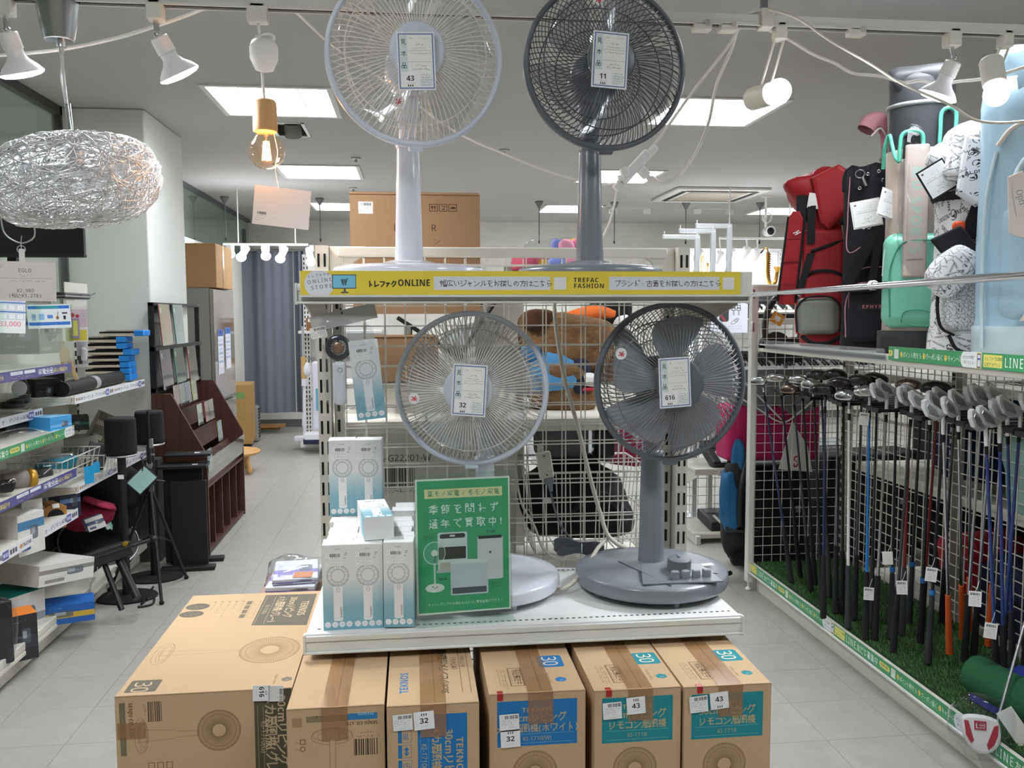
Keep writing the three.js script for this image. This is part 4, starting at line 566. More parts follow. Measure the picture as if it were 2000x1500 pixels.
// hanging price cards
{
  const t = thing('price_tag', 'blank-backed white card hung by a string from the filament bulb', 'price card', [-0.291, 1.715, -2.05], 0.1);
  board('card', 0.125, 0.088, 0.0008, MT(tex(512, 360, (g, w, h) => { rect(g, '#ece7e2', 0, 0, w, h); fine(g, 150, 110, 180, 20, '#dcd5cf', 4); fine(g, 110, 200, 260, 12, '#ddd6d0', 6); fine(g, 170, 250, 120, 18, '#d6cfc9', 7); fine(g, 150, 300, 170, 18, '#d6cfc9', 8); bars(g, 40, 240, 80, 24, 5); for (let i = 0; i < 3; i++) fine(g, 24, 282 + i * 20, 100 - i * 18, 14, '#444', i + 3); }), 0.7, { side: THREE.DoubleSide }), paper, t, 0, 0, 0, 0, 0, -0.1);
  mesh('string', tube([[-0.005, 0.042, 0.001], [-0.012, 0.09, 0.002], [-0.006, 0.12, 0.003], [-0.012, 0.16, 0.003], [-0.016, 0.2, 0.002]], 0.0008, 24, 4), M(0xe8e2d8, 0.5), t);
}
// woven wire pendant lamp
{
  const c = [-0.736, 1.767, -2.05], t = thing('pendant_lamp', 'tangled silver wire drum pendant lamp with a brushed metal ceiling cup', 'pendant lamp', c);
  const y = (v) => v - c[1];
  mesh('ceiling_cup', lathe([[0, 0.082], [0.045, 0.082], [0.045, 0.076], [0.031, 0.0], [0.028, -0.003], [0, -0.003]], 40, -0.022, y(2.072), 0), M(0xbdbfc2, 0.26, { metalness: 1, anisotropy: 0.6 }), t);
  mesh('cup_bracket', box(0.045, 0.02, 0.03, -0.005, y(2.158), 0), M(0xb59a74, 0.6), t);
  mesh('cord_grip', [cyl(0.009, 0.009, 0.016, -0.018, y(2.064), 0, 20), cyl(0.006, 0.005, 0.016, -0.018, y(2.05), 0, 16)], alu, t);
  mesh('cable', [tube([[-0.018, y(2.05), 0], [-0.016, y(1.99), 0], [-0.012, y(1.925), 0]], 0.0035, 16), tube([[-0.016, y(2.045), 0.003], [-0.02, y(1.99), 0.003], [-0.013, y(1.925), 0.002]], 0.0012, 16)], M(0xe4e6e6, 0.12, { transmission: 0.6, thickness: 0 }), t);
  mesh('stem', [rod([-0.012, y(1.935), 0], [0.0, 0.04, 0], 0.0045, 14), rod([-0.004, y(1.935), 0.004], [0.004, 0.05, 0.003], 0.002, 8)], chrome, t);
  mesh('lamp_holder', [cyl(0.02, 0.02, 0.05, 0.0, 0.045, 0, 20), ...[0, 1, 2].map((k) => rod([0, 0.03, 0], [Math.cos(k * 2.1 + 0.5) * 0.07, 0.02, Math.sin(k * 2.1 + 0.5) * 0.07], 0.012, 12))], alu, t);
  for (let k = 0; k < 3; k++) mesh('bulb', ball(0.022, Math.cos(k * 2.1 + 0.5) * 0.09, 0.015, Math.sin(k * 2.1 + 0.5) * 0.09, 1, 1, 1, 20), M(0xe9ebee, 0.25, { transmission: 0.35, thickness: 0 }), t);
  const q = rng(77), A = 0.176, Bv = 0.088, w = [], w2 = [];
  const surf = (th, ph, s) => { const u = ph / 1.5, k = 0.66, v = Math.min(1, Math.abs(u) / k), tt = Math.max(0, (Math.abs(u) - k) / (1 - k)), rr = s * ((A - Bv) * (1 - tt * 0.8) + Bv * Math.cos(v * PI / 2)), yy = s * Bv * Math.sin(v * PI / 2) * Math.sign(u); return [Math.cos(th) * rr, yy + 0.11 * Math.cos(th) * rr, Math.sin(th) * rr]; };
  for (let i = 0; i < 118; i++) {
    const pts = []; let th = q() * 6.28, ph = (q() - 0.5) * 2.6, dt = (q() - 0.5) * 0.7, dp = (q() - 0.5) * 0.6; const n = 30 + Math.floor(q() * 22);
    for (let k = 0; k < n; k++) { pts.push(surf(th, ph, 0.94 + q() * 0.09)); dt += (q() - 0.5) * 0.42; dp += (q() - 0.5) * 0.42; dt *= 0.88; dp *= 0.86; th += dt; ph += dp; if (ph > 1.4 || ph < -1.4) dp *= -1; ph = Math.max(-1.45, Math.min(1.45, ph)); }
    (i % 3 ? w : w2).push(tube(pts, 0.0009 + q() * 0.0005, n * 3, 4));
  }
  mesh('wire_shade', w, M(0xeff0f1, 0.24, { metalness: 0.6 }), t); mesh('wire_shade', w2, M(0xd6d7d8, 0.3, { metalness: 0.7 }), t);
  const hk = (px, py) => [px - c[0], py - c[1], 0.01];
  mesh('hook', tube([[-0.157, -0.075, 0.01], [-0.15, -0.115, 0.01], [-0.13, -0.132, 0.01], [-0.112, -0.136, 0.01], [-0.09, -0.124, 0.01], [-0.088, -0.1, 0.01], [-0.095, -0.085, 0.01]], 0.0017, 40, 6), alu, t);
  const tg = thing('price_tag', 'white price card hung under the wire pendant lamp', 'price card', [-0.851, 1.547, -2.04], 0.02);
  board('card', 0.134, 0.087, 0.0008, MT(tex(768, 500, (g, w, h) => {
    rect(g, '#efe7e2', 0, 0, w, h); line(g, '#777', 2.5, 20, 212, 740, 212); ring(g, '#888', 3, 100, 60, 30, 22); fine(g, 80, 72, 44, 20, '#555', 3);
    say(g, 'EGLO', 400, 136, 66, { c: '#444', align: 'center', bold: false, font: 'monospace' }); fine(g, 340, 186, 150, 26, '#666', 5); fine(g, 660, 198, 60, 18, '#888', 6); fine(g, 200, 260, 430, 26, '#444', 7);
    say(g, '¥2,980', 400, 388, 58, { c: '#333', align: 'center', bold: false, font: 'monospace' }); say(g, '(税込¥3,278)', 396, 452, 58, { c: '#333', align: 'center', bold: false, font: 'monospace', w: 0.07 });
  }), 0.7), paper, tg, 0, 0, 0, 0, 0, -0.015);
  mesh('string', [torus(0.008, 0.0008, -0.002, 0.07, 0, 0, 0.4, 24, 5), tube([[0, 0.1, 0], [-0.001, 0.083, 0.002], [0, 0.044, 0.001]], 0.0009, 14, 4)], M(0xdedede, 0.4), tg); board('small_label', 0.012, 0.028, 0.0005, paper, paper, tg, 0.0, 0.057, 0.003);
}
// cords along and across the ceiling space
{
  const c = (label, pts, r, m = cordWhite) => single('power_lead', label, 'cord', tube(pts, r, pts.length * 8, 7), m);
  c('white cord sagging behind the pendant lamp up to the track at left', [[-0.976, 2.048, -2.12], [-0.911, 2.055, -2.12], [-0.845, 2.062, -2.12], [-0.768, 2.074, -2.12], [-0.651, 2.103, -2.12], [-0.577, 2.128, -2.12], [-0.508, 2.154, -2.12], [-0.43, 2.178, -2.1], [-0.371, 2.187, -2.06]], 0.0042);
  c('long white cord running behind the tall fans down to the multi-plug', [[-0.318, 2.205, -2.08], [-0.261, 2.173, -2.12], [-0.188, 2.127, -2.2], [-0.023, 2.028, -2.24], [0.123, 1.928, -2.24], [0.26, 1.871, -2.24], [0.359, 1.834, -2.24], [0.432, 1.815, -2.24], [0.493, 1.804, -2.24], [0.53, 1.805, -2.22]], 0.0034);
  c('white cord looping from the track hanger round to the multi-plug', [[0.835, 2.186, -2.03], [0.809, 2.183, -2.06], [0.805, 2.179, -2.1], [0.8, 2.13, -2.14], [0.776, 2.049, -2.18], [0.763, 1.958, -2.2], [0.729, 1.88, -2.2], [0.689, 1.828, -2.2], [0.643, 1.805, -2.2], [0.614, 1.82, -2.2]], 0.0042);
  c('white cord running straight from the track hanger to the multi-plug', [[0.817, 2.194, -2.1], [0.799, 2.147, -2.13], [0.755, 2.085, -2.16], [0.713, 2.027, -2.19], [0.656, 1.945, -2.21], [0.616, 1.889, -2.22]], 0.004);
  c('thin grey cord in front of the golf bag lamp, sweeping to the right', [[0.843, 2.183, -2.02], [0.902, 2.159, -2], [0.97, 2.101, -1.97], [1.055, 2.042, -1.94], [1.12, 1.995, -1.92], [1.203, 1.959, -1.91], [1.243, 1.943, -1.91], [1.299, 1.918, -1.92], [1.371, 1.913, -1.93], [1.528, 1.932, -1.95]], 0.0032, M(0xcfc9bd, 0.45));
  c('white cord wandering behind the golf bag lamp, sweeping to the right', [[0.87, 2.165, -2.1], [0.937, 2.148, -2.12], [1.004, 2.113, -2.12], [1.061, 2.093, -2.12], [1.106, 2.071, -2.12], [1.181, 2.065, -2.12], [1.25, 2.051, -2.12], [1.292, 2.057, -2.12], [1.336, 2.048, -2.12], [1.389, 2.057, -2.12], [1.465, 2.067, -2.12], [1.654, 2.125, -2.12]], 0.0042);
  // multi-plug hanging from the cord
  const t = thing('multi_plug', 'white multi-plug hanging in the air with plugs in its sides', 'plug', [0.576, 1.847, -2.22]);
  const a = -0.75; mesh('body', [rbox(0.026, 0.105, 0.024, 0.006, 0, 0, 0, 0, 0, a), rbox(0.02, 0.03, 0.02, 0.006, 0.045, 0.042, 0, 0, 0, a)], white, t);
  mesh('plug', [rbox(0.022, 0.028, 0.02, 0.004, 0.022, -0.014, 0.004, 0, 0, 0.8), cyl(0.006, 0.009, 0.02, 0.037, -0.028, 0.004, 12, 0, 0, 0.8)], white, t); mesh('plug', rbox(0.022, 0.026, 0.02, 0.004, -0.028, -0.016, 0.006, 0, 0, 0.4), white, t); mesh('plug', [rbox(0.018, 0.024, 0.018, 0.004, -0.045, -0.048, 0, 0, 0, a), cyl(0.005, 0.007, 0.016, -0.04, -0.03, 0.004, 12, 0, 0, 0.3)], white, t);
  c('thin white cord dropping from the multi-plug behind the grey fan pole', [[0.53, 1.811, -2.21], [0.527, 1.753, -2.24], [0.516, 1.702, -2.26], [0.493, 1.656, -2.27], [0.45, 1.595, -2.26], [0.372, 1.515, -2.24]], 0.003);
  // cords on the mesh behind the lower shelf
  const zb = -2.125;
  c('thick ivory cord hanging down the mesh between the two short fans', [[0.35, 1.506, -2.128], [0.355, 1.437, -2.126], [0.376, 1.31, -2.125], [0.409, 1.193, -2.125], [0.441, 1.063, -2.125], [0.466, 0.972, -2.12], [0.483, 0.916, -2.1], [0.507, 0.894, -2.09], [0.531, 0.88, -2.1], [0.531, 0.853, -2.11]], 0.0055, M(0xcfcab9, 0.5));
  c('ivory cord looping forward from the mesh onto the lower shelf', [[0.489, 0.909, -2.115], [0.451, 0.893, -2.07], [0.413, 0.876, -2], [0.372, 0.862, -1.93], [0.338, 0.851, -1.9], [0.316, 0.841, -1.92], [0.303, 0.836, -1.96]], 0.0052, M(0xcfcab9, 0.5));
  c('beige cord trailing down the mesh beside the short white fan', [[0.259, 1.164, -2.128], [0.254, 1.08, -2.128], [0.269, 0.995, -2.128], [0.301, 0.936, -2.126], [0.318, 0.887, -2.122], [0.339, 0.865, -2.118], [0.37, 0.85, -2.11]], 0.003, M(0xb9b2a2, 0.5));
  c('grey cord from the power tap down to the bundled cable', [[0.339, 1.026, -2.115], [0.352, 0.976, -2.115], [0.371, 0.931, -2.112], [0.401, 0.896, -2.105]], 0.0028, M(0x62646a, 0.5));
  const b = []; for (let i = 0; i < 6; i++) { const o = (i - 2.5) * 0.004; b.push(tube([[-0.055, o, 0], [-0.062, 0.008 + o, 0.004], [-0.045, 0.016 + o, 0.006], [0.0, 0.004 + o, 0.002 * i], [0.05, -0.004 + o * 1.4, 0.004], [0.062, -0.014 + o, 0.003], [0.045, -0.02 + o, 0], [0.0, -0.006 + o * 0.6, 0.006], [-0.05, -0.008 + o, 0.004]], 0.0028, 60, 6, true)); }
  const bt = thing('cable_bundle', 'dark grey mains cable tied in loops behind the shelf', 'cable', [0.406, 0.892, -2.09]); mesh('loops', b, M(0x5a5d63, 0.5), bt); mesh('tie', torus(0.013, 0.0012, 0.008, 0, 0.004, 0, 1.3, 20, 6), white, bt);
  const p = thing('power_tap', 'ivory power tap hanging on the mesh with a grey plug', 'power strip', [0.324, 1.097, -2.11]); p.rotation.z = 0.16; mesh('body', rbox(0.036, 0.066, 0.02, 0.004), M(0xc6c3b2, 0.5), p); mesh('screw', [cyl(0.0025, 0.0025, 0.002, 0, 0.024, 0.0105, 10, PI / 2), cyl(0.0025, 0.0025, 0.002, 0, -0.024, 0.0105, 10, PI / 2)], M(0x5b584c, 0.5), p); mesh('plug', [rbox(0.024, 0.016, 0.018, 0.003, 0.004, -0.041, 0), cyl(0.007, 0.0045, 0.022, 0.005, -0.058, 0, 10)], M(0x777b82, 0.5), p); mesh('cord_strain', [0, 1, 2, 3, 4].map((i) => torus(0.006 - i * 0.0004, 0.0016, -0.006, 0.037 + i * 0.004, 0, PI / 2, 0, 14, 6)), M(0xc6c3b2, 0.5), p);
}

// ---------- left: gondola with audio goods ----------
const LX = -1.6;
const stripWhite = tex(1024, 56, (g, w, h) => { rect(g, '#e9eaf0', 0, 0, w, h); for (const o of [0, 512]) { disc(g, '#c98a3c', o + 22, 28, 11); say(g, 'NOM', o + 36, 38, 26, { c: '#3c3c44' }); say(g, 'オーディオ・デジタル家電', o + 104, 39, 25, { c: '#3c3c44', w: 0.09 }); rect(g, '#5a5ba6', o + 402, 8, 42, 42); say(g, '買取', o + 405, 37, 18, { c: '#eef', w: 0.11 }); for (let i = 0; i < 3; i++) rect(g, '#3a3a42', o + 454 + i * 18, 16, 13, 24, 3); } });
const stripPurple = tex(1024, 56, (g, w, h) => { rect(g, '#4d4a8c', 0, 0, w, h); for (const o of [0, 512]) { rect(g, '#e8e8f2', o + 6, 7, 90, 18, 4); rect(g, '#e8e8f2', o + 108, 7, 84, 18, 4); fine(g, o + 12, 22, 76, 11, '#444', 3); fine(g, o + 12, 46, 160, 16, '#d9c46a', 5); say(g, '家電全品', o + 214, 40, 32, { c: '#f1f1f6', w: 0.12 }); say(g, '安心保証付き', o + 346, 40, 25, { c: '#e6d266', w: 0.12 }); } });
const LINEW = 2048, stripLine = tex(LINEW, 96, (g, w, h) => {
  rect(g, '#3f9a62', 0, 0, w, h); rect(g, '#eadf74', 14, 10, 190, 74); say(g, 'トレファクLINE', 24, 42, 24, { c: '#4d7a3c', latin: 26 }); say(g, '公式アカウント', 24, 76, 24, { c: '#4d7a3c' });
  say(g, 'LINE', 224, 76, 60, { c: '#f4faf4', sp: 8, bold: false, latin: 76 }); say(g, '友だち募集中', 418, 72, 58, { c: '#f4faf4', w: 0.085, sp: 2 });
  rect(g, '#eadf74', 800, 26, 160, 40, 18); say(g, 'SCAN ME!', 880, 56, 28, { c: '#4d7a3c', align: 'center' }); rect(g, '#dfe9df', 984, 16, 62, 66);
  let x = 1070; for (const s of ['ポイント貯まる', 'クーポン届く', 'キャンペーン情報']) { disc(g, '#e2c84e', x + 16, 50, 16, 20); x = say(g, s, x + 36, 64, 36, { c: '#f4faf4', w: 0.09 }) + 14; }
  disc(g, '#eef2f2', 1935, 48, 110, 70); say(g, '3つのお得が', 1855, 42, 22, { c: '#567' }); say(g, '付いてくる！', 1860, 74, 22, { c: '#567' }); rect(g, '#eadf9a', 2000, 0, 48, 96); rect(g, '#222', 2004, 8, 38, 84, 6); rect(g, '#e8ecf8', 2008, 14, 30, 72); rect(g, '#5a6ac0', 2010, 34, 26, 12);
});
function railStrip(parent, map, z0, z1, y, x, side, h = 0.042, mono) {
  const L = Math.abs(z1 - z0), o = board('price_strip', L, h, 0.002, MT(map, 0.35), M(0xe4e4e0, 0.4), parent, x, y, (z0 + z1) / 2, -0.12 * 0, side * PI / 2); return o;
}
{
  const t = thing('gondola', 'white shelf rack along the left aisle loaded with packaged audio goods', 'shelf rack', [0, 0, 0]);
  mesh('back_panel', box(0.02, 1.5, 3.3, -2.03, 0.75, -3.78), ivory, t);
  for (const z of [-2.15, -3.22, -4.3, -5.38]) { const p = mesh('upright', box(0.05, 1.6, 0.03, -2.0, 0.8, z), ivory, t), q = []; for (let y = 0.1; y < 1.58; y += 0.05) q.push(box(0.003, 0.03, 0.006, -1.974, y, z - 0.007), box(0.003, 0.03, 0.006, -1.974, y, z + 0.007)); mesh('slots', q, slot, p); }
  const sh = (y, x, z0, z1, th = 0.03) => mesh('shelf_board', [rbox(x + 2.02, 0.022, z0 - z1 - 0.004, 0.003, (x - 2.02) / 2, y - 0.011, (z0 + z1) / 2), rbox(0.01, 0.034, z0 - z1 - 0.004, 0.003, x - 0.004, y - 0.016, (z0 + z1) / 2), ...[z1 + 0.006].map((z) => ext([[0, 0], [x + 2.0, 0], [x + 2.0, -0.03], [0.06, -0.07], [0, -0.07]], 0.003).translate(-2.0, y, z)), ...[z0 - 0.006].map((z) => ext([[0, 0], [x + 2.0, 0], [x + 2.0, -0.03], [0.06, -0.07], [0, -0.07]], 0.003).translate(-2.0, y, z))], ivory, t);
  sh(1.245, LX, -2.15, -4.3); sh(1.035, -1.735, -2.15, -4.3); sh(0.945, LX, -2.15, -4.3); sh(0.745, LX, -2.15, -4.3); sh(0.55, LX, -2.15, -4.3); sh(1.085, LX, -4.3, -5.4); sh(0.655, LX, -4.3, -5.4);
  mesh('base_deck', [rbox(0.44, 0.03, 3.25, 0.004, -1.81, 0.125, -3.77), rbox(0.012, 0.03, 3.25, 0.003, -1.597, 0.118, -3.77), rbox(0.012, 0.018, 3.25, 0.003, -1.595, 0.094, -3.77), box(0.01, 0.08, 3.2, -1.64, 0.045, -3.77)], ivory, t);
  railStrip(t, stripPurple, -3.02, -4.29, 1.23, LX + 0.004, 1); railStrip(t, stripWhite, -2.9, -4.28, 1.02, -1.731, 1); railStrip(t, stripLine, -3.2, -4.29, 0.932, LX + 0.004, 1, 0.046); railStrip(t, stripPurple, -3.02, -4.29, 0.73, LX + 0.004, 1); railStrip(t, stripWhite, -3.02, -4.29, 0.535, LX + 0.004, 1, 0.046); railStrip(t, stripWhite, -4.31, -5.4, 1.072, LX + 0.004, 1); railStrip(t, stripWhite, -4.31, -5.39, 0.645, LX + 0.004, 1);
}
// generic packaged goods
const packCache = {};
function pack(base, accent, seed) {
  return packCache[base + accent + seed] ??= MT(tex(192, 192, (g, w, h) => { const q = rng(seed * 31 + 7); rect(g, base, 0, 0, w, h); rect(g, accent, 0, h * (0.1 + q() * 0.5), w, h * (0.12 + q() * 0.2)); rect(g, accent, w * 0.1, h * 0.72, w * 0.35, h * 0.16, 6); g.globalAlpha = 0.8; rect(g, '#59606a', w * (0.4 + q() * 0.2), h * 0.3, w * 0.3, h * 0.34, 14); rect(g, '#aab3bc', w * 0.5, h * 0.36, w * 0.14, h * 0.16, 5); g.globalAlpha = 1; for (let i = 0; i < 5; i++) fine(g, w * 0.08, h * (0.16 + i * 0.17), w * (0.3 + q() * 0.5), 11, i % 2 ? '#333' : '#eee', seed + i); }), 0.4);
}
function packBox(label, w, h, d, p, ry, base, accent, seed, o = {}) {
  const t = thing(o.name ?? 'packed_box', label, 'box', p, ry), m = pack(base, accent, seed), s = M(o.side ?? base, 0.5);
  const b = mesh('carton', new THREE.BoxGeometry(w, h, d), [o.sideTex ? m : s, s, o.topTex ? m : (o.top ? M(o.top, 0.5) : s), s, m, s], t); b.position.y = h / 2;
  mesh('flap', [box(w - 0.001, 0.0012, d - 0.001, 0, h + 0.0006, 0), box(0.0008, h * 0.96, d * 0.3, w / 2 + 0.0004, h / 2, d * 0.2)], o.topTex ? s : M(o.top ?? base, 0.5), t);
  if (o.tilt) t.rotation.set(o.tilt[0], ry, o.tilt[1], 'YXZ'); return t;
}
function crumple(w, h, d, seed, n = 16) { const g = new THREE.SphereGeometry(1, n, n), p = g.attributes.position, q = rng(seed), f = [...Array(9)].map(() => [q() * 9 - 4.5, q() * 9 - 4.5, q() * 9 - 4.5, q() * 6]); for (let i = 0; i < p.count; i++) { let x = p.getX(i), y = p.getY(i), z = p.getZ(i), s = 1; for (const [a, b, c, e] of f) s += 0.045 * Math.sin(a * x + b * y + c * z + e); const k = (v) => Math.sign(v) * Math.pow(Math.abs(v), 0.72); p.setXYZ(i, k(x) * w / 2 * s, k(y) * h / 2 * s, k(z) * d / 2 * s); } g.computeVertexNormals(); return g; }
const bagClear = M(0xf4f6f8, 0.04, { transmission: 1, thickness: 0, ior: 1.35, side: THREE.DoubleSide });
function bagged(label, w, h, d, p, ry, inner, innerMat, seed, cat = 'packaged item') {
  const t = thing('bagged_item', label, cat, p, ry); mesh('plastic_bag', crumple(w, h, d, seed).translate(0, h / 2, 0), bagClear, t); mesh('contents', inner, innerMat, t); return t;
}
function basket(label, p, ry, w, h, d) {
  const t = thing('wire_basket', label, 'basket', p, ry), g = [], r = 0.0016; const rim = (y, k, rr) => { const a = w / 2 * k, b = d / 2 * k; return [rod([-a, y, -b], [a, y, -b], rr), rod([-a, y, b], [a, y, b], rr), rod([-a, y, -b], [-a, y, b], rr), rod([a, y, -b], [a, y, b], rr)]; };
  for (let i = 0; i <= 9; i++) { const x = (i / 9 - 0.5) * w; for (const s of [-1, 1]) g.push(rod([x * 0.86, 0.002, s * d / 2 * 0.86], [x, h, s * d / 2], r, 5)); g.push(rod([x * 0.86, 0.002, -d / 2 * 0.86], [x * 0.86, 0.002, d / 2 * 0.86], r, 5)); }
  for (let i = 1; i < 7; i++) { const z = (i / 7 - 0.5) * d; for (const s of [-1, 1]) g.push(rod([s * w / 2 * 0.86, 0.002, z * 0.86], [s * w / 2, h, z], r, 5)); }
  mesh('rim', [...rim(h, 1, 0.003), ...rim(h * 0.5, 0.93, 0.002), ...rim(0.003, 0.86, 0.002)], wireWhite, t); mesh('wires', g, wireWhite, t); return t;
}
{
  // top shelf
  const card = (label, p, ry, w, h, art, rz = 0) => { const t = thing('price_card', label, 'price card', p, ry); board('card', w, h, 0.001, MT(art, 0.4), paper, t, 0, 0, 0, -0.08, 0, rz); mesh('clip', box(0.01, 0.02, 0.006, 0, -h / 2 - 0.008, -0.002), clear(), t); return t; };
  card('price card reading ¥33,000 standing at the shelf edge', [-1.62, 1.502, -3.726], 0.55, 0.125, 0.2, tex(192, 300, (g, w, h) => { rect(g, '#f2f4f6', 0, 0, w, h); rect(g, '#cfd6e8', 0, 10, w, 14); for (let i = 0; i < 3; i++) { rect(g, '#5f86c8', 0, 54 + i * 56, w, 10); for (let k = 0; k < 4; k++) { g.strokeStyle = '#8aa6d0'; g.lineWidth = 2; g.strokeRect(6 + k * 46, 70 + i * 56, 40, 34); } } say(g, '¥33,000', 96, 258, 40, { c: '#d8486a', align: 'center', bold: false }); }), -0.05);
  card('small blue bordered card with pictures of devices, standing at the shelf edge', [-1.6, 1.469, -4.076], 0.5, 0.172, 0.105, tex(384, 240, (g, w, h) => { rect(g, '#eef4fa', 0, 0, w, h); rect(g, '#1f6fd0', 10, 12, w - 20, 32); rect(g, '#2f9fb0', 90, 12, 190, 32); rect(g, '#1f6fd0', 10, 178, w - 20, 32); rect(g, '#7fa9d8', 38, 92, 34, 66, 5); rect(g, '#8fc0e8', 100, 92, 48, 62, 4); rect(g, '#4f88d8', 174, 106, 50, 34, 3); line(g, '#7a4a32', 6, 272, 74, 266, 120); disc(g, '#9a6a4a', 264, 136, 14, 18); rect(g, '#333', 306, 82, 48, 16); rect(g, '#222', 316, 116, 22, 38); fine(g, 26, 200, 330, 16, '#cfe0f4', 4); }), 0.03);
  packBox('dark grey speaker box leaning on the top shelf behind the ¥33,000 card', 0.17, 0.15, 0.11, [-1.75, 1.307, -4.058], 0.9, '#2b2c30', '#3b3c42', 3);
  packBox('grey file box at the back of the top shelf', 0.2, 0.12, 0.16, [-1.85, 1.287, -4.534], 1.4, '#6d6a62', '#8a867c', 4);
  { const t = thing('display_case', 'clear acrylic display case on the top left shelf', 'display case', [-1.72, 1.255, -4.266], 0); mesh('pane', box(0.004, 0.27, 0.8, 0.09, 0.135, 0.25), glassSheet, t); mesh('pane', box(0.18, 0.27, 0.004, 0, 0.135, -0.15), glassSheet, t); mesh('lid', box(0.2, 0.004, 0.82, 0, 0.272, 0.25), glassSheet, t); }
  { const t = thing('blister_pack', 'pink and yellow blister pack hanging on the end hook of the top shelf', 'blister pack', [-1.62, 1.446, -4.456], 0.35); board('card', 0.088, 0.2, 0.002, MT(tex(192, 420, (g, w, h) => { rect(g, '#e9e3e4', 0, 0, w, h); rect(g, '#f6f4f2', 0, 0, w, 60); rect(g, '#d8c4d0', 0, 90, w, 180); rect(g, '#d6c84e', 10, 300, w - 20, 110); disc(g, '#b8443c', 50, 150, 22); disc(g, '#b8443c', 96, 160, 18); for (let i = 0; i < 7; i++) { say(g, '・', 130, 120 + i * 24, 20, {}); fine(g, 120, 120 + i * 26, 60, 18, '#7a5a90', i + 2); } }), 0.4), paper, t); mesh('tray', rbox(0.04, 0.1, 0.016, 0.004, -0.012, -0.035, 0.01), M(0xb8a8c8, 0.2, { transmission: 0.3, thickness: 0 }), t); mesh('label', box(0.02, 0.075, 0.001, -0.01, -0.035, 0.019), M(0xc9c45a, 0.5), t); }
  { const t = thing('display_hook', 'chrome display hook sticking out at the top of the left rack', 'hook', [-1.7, 1.575, -4.685]); mesh('arm', tube([[-0.24, 0, 0], [0, 0, 0], [0.07, 0.002, 0], [0.09, 0.014, 0]], 0.003, 24), steel, t); mesh('plate', rbox(0.006, 0.04, 0.05, 0.002, -0.24, 0, 0), steel, t); }
  { const t = thing('equipment_tray', 'flat dark device with a silver edge on top of the left rack', 'device', [-1.78, 1.572, -4.647]); mesh('body', rbox(0.2, 0.03, 0.34, 0.008, 0, 0, 0), M(0x2a2b30, 0.35), t); mesh('edge', rbox(0.206, 0.008, 0.345, 0.003, 0, -0.004, 0), steel, t); mesh('support', box(0.05, 0.1, 0.3, -0.1, -0.07, 0), ivoryDark, t); mesh('side_plate', box(0.004, 0.07, 0.3, 0.09, 0.03, 0.0), ivory, t); }
  bagged('clear bag of white cups hanging above the top shelf', 0.15, 0.19, 0.06, [-1.66, 1.363, -4.139], 0.5, [lathe([[0.02, 0], [0.034, 0.05], [0.034, 0.052], [0.031, 0.05], [0.017, 0.002]], 24, -0.03, 0.03, 0), lathe([[0.02, 0], [0.034, 0.05], [0.034, 0.052], [0.031, 0.05], [0.017, 0.002]], 24, 0.035, 0.035, 0)], M(0xe6e6e6, 0.35), 5);
  { const t = thing('card_tag', 'brown cardboard tag leaning at the end of the top shelf', 'tag', [-1.66, 1.24, -4.339], 0.5); const g = ext([[0, 0], [0.03, 0.02], [0.034, 0.07], [0.012, 0.1], [-0.012, 0.06]], 0.003, 0.0005); mesh('tag', g, M(0xb08a5c, 0.8), t); mesh('eyelet', torus(0.004, 0.0012, 0.012, 0.085, 0.002, 0, 0, 14, 6), steel, t); t.rotation.x = -0.2; }
  { const t = thing('wood_strip', 'pale wooden slat leaning against the second bay', 'wood slat', [-1.64, 1.157, -4.472], 0.2); mesh('slat', rbox(0.018, 0.2, 0.006, 0.002, 0, 0.1, 0), M(0xcdb083, 0.7), t); mesh('end_band', rbox(0.019, 0.012, 0.007, 0.001, 0, 0.19, 0), M(0xb29061, 0.7), t); t.rotation.z = 0.3; }
  // recessed shelf: black goods
  packBox('matte black speaker carton on the recessed shelf', 0.12, 0.125, 0.14, [-1.79, 1.045, -4.405], 0.9, '#17181a', '#2c2d30', 5);
  { const t = thing('speaker', 'small black speaker with a shiny round cone ring', 'speaker', [-1.76, 1.037, -4.579], 0.75); mesh('cabinet', rbox(0.1, 0.15, 0.1, 0.006, -0.03, 0.075, -0.04), black, t); mesh('cone', [torus(0.04, 0.005, 0, 0, 0, 0, 0, 36, 8), lathe([[0, -0.02], [0.02, -0.018], [0.04, 0]], 28, 0, 0, 0, PI / 2)].map((g) => g.translate(-0.03, 0.08, 0.014)), M(0x17181c, 0.12, { clearcoat: 1 }), t); }
  bagged('clear pack with a white disc on the recessed shelf', 0.09, 0.11, 0.05, [-1.78, 1.083, -4.165], 0.8, [lathe([[0, 0.004], [0.032, 0.004], [0.034, 0], [0, 0]], 28, 0, 0.06, 0.004, PI / 2)], M(0xe9e9ea, 0.3), 8);
  bagged('shiny black bagged cables on the recessed shelf, nearest the viewer', 0.2, 0.09, 0.13, [-1.78, 1.041, -4.078], 0.6, [torus(0.05, 0.012, 0, 0.035, 0, PI / 2, 0, 24, 8), torus(0.045, 0.011, 0.03, 0.05, 0.01, 1.3, 0.3, 24, 8)], M(0x131316, 0.3), 11);
  // green strip shelf
  packBox('bright blue carton on the shelf with the green strip', 0.14, 0.08, 0.12, [-1.68, 0.927, -4.231], 1.25, '#3f9fe0', '#79c0ee', 6, { top: '#8fcdf2' });
  bagged('black controller in a glossy bag on the green strip shelf', 0.3, 0.1, 0.14, [-1.68, 0.889, -3.917], 1.3, [rbox(0.24, 0.04, 0.08, 0.015, 0, 0.035, 0)], M(0x1c1d20, 0.35), 14);
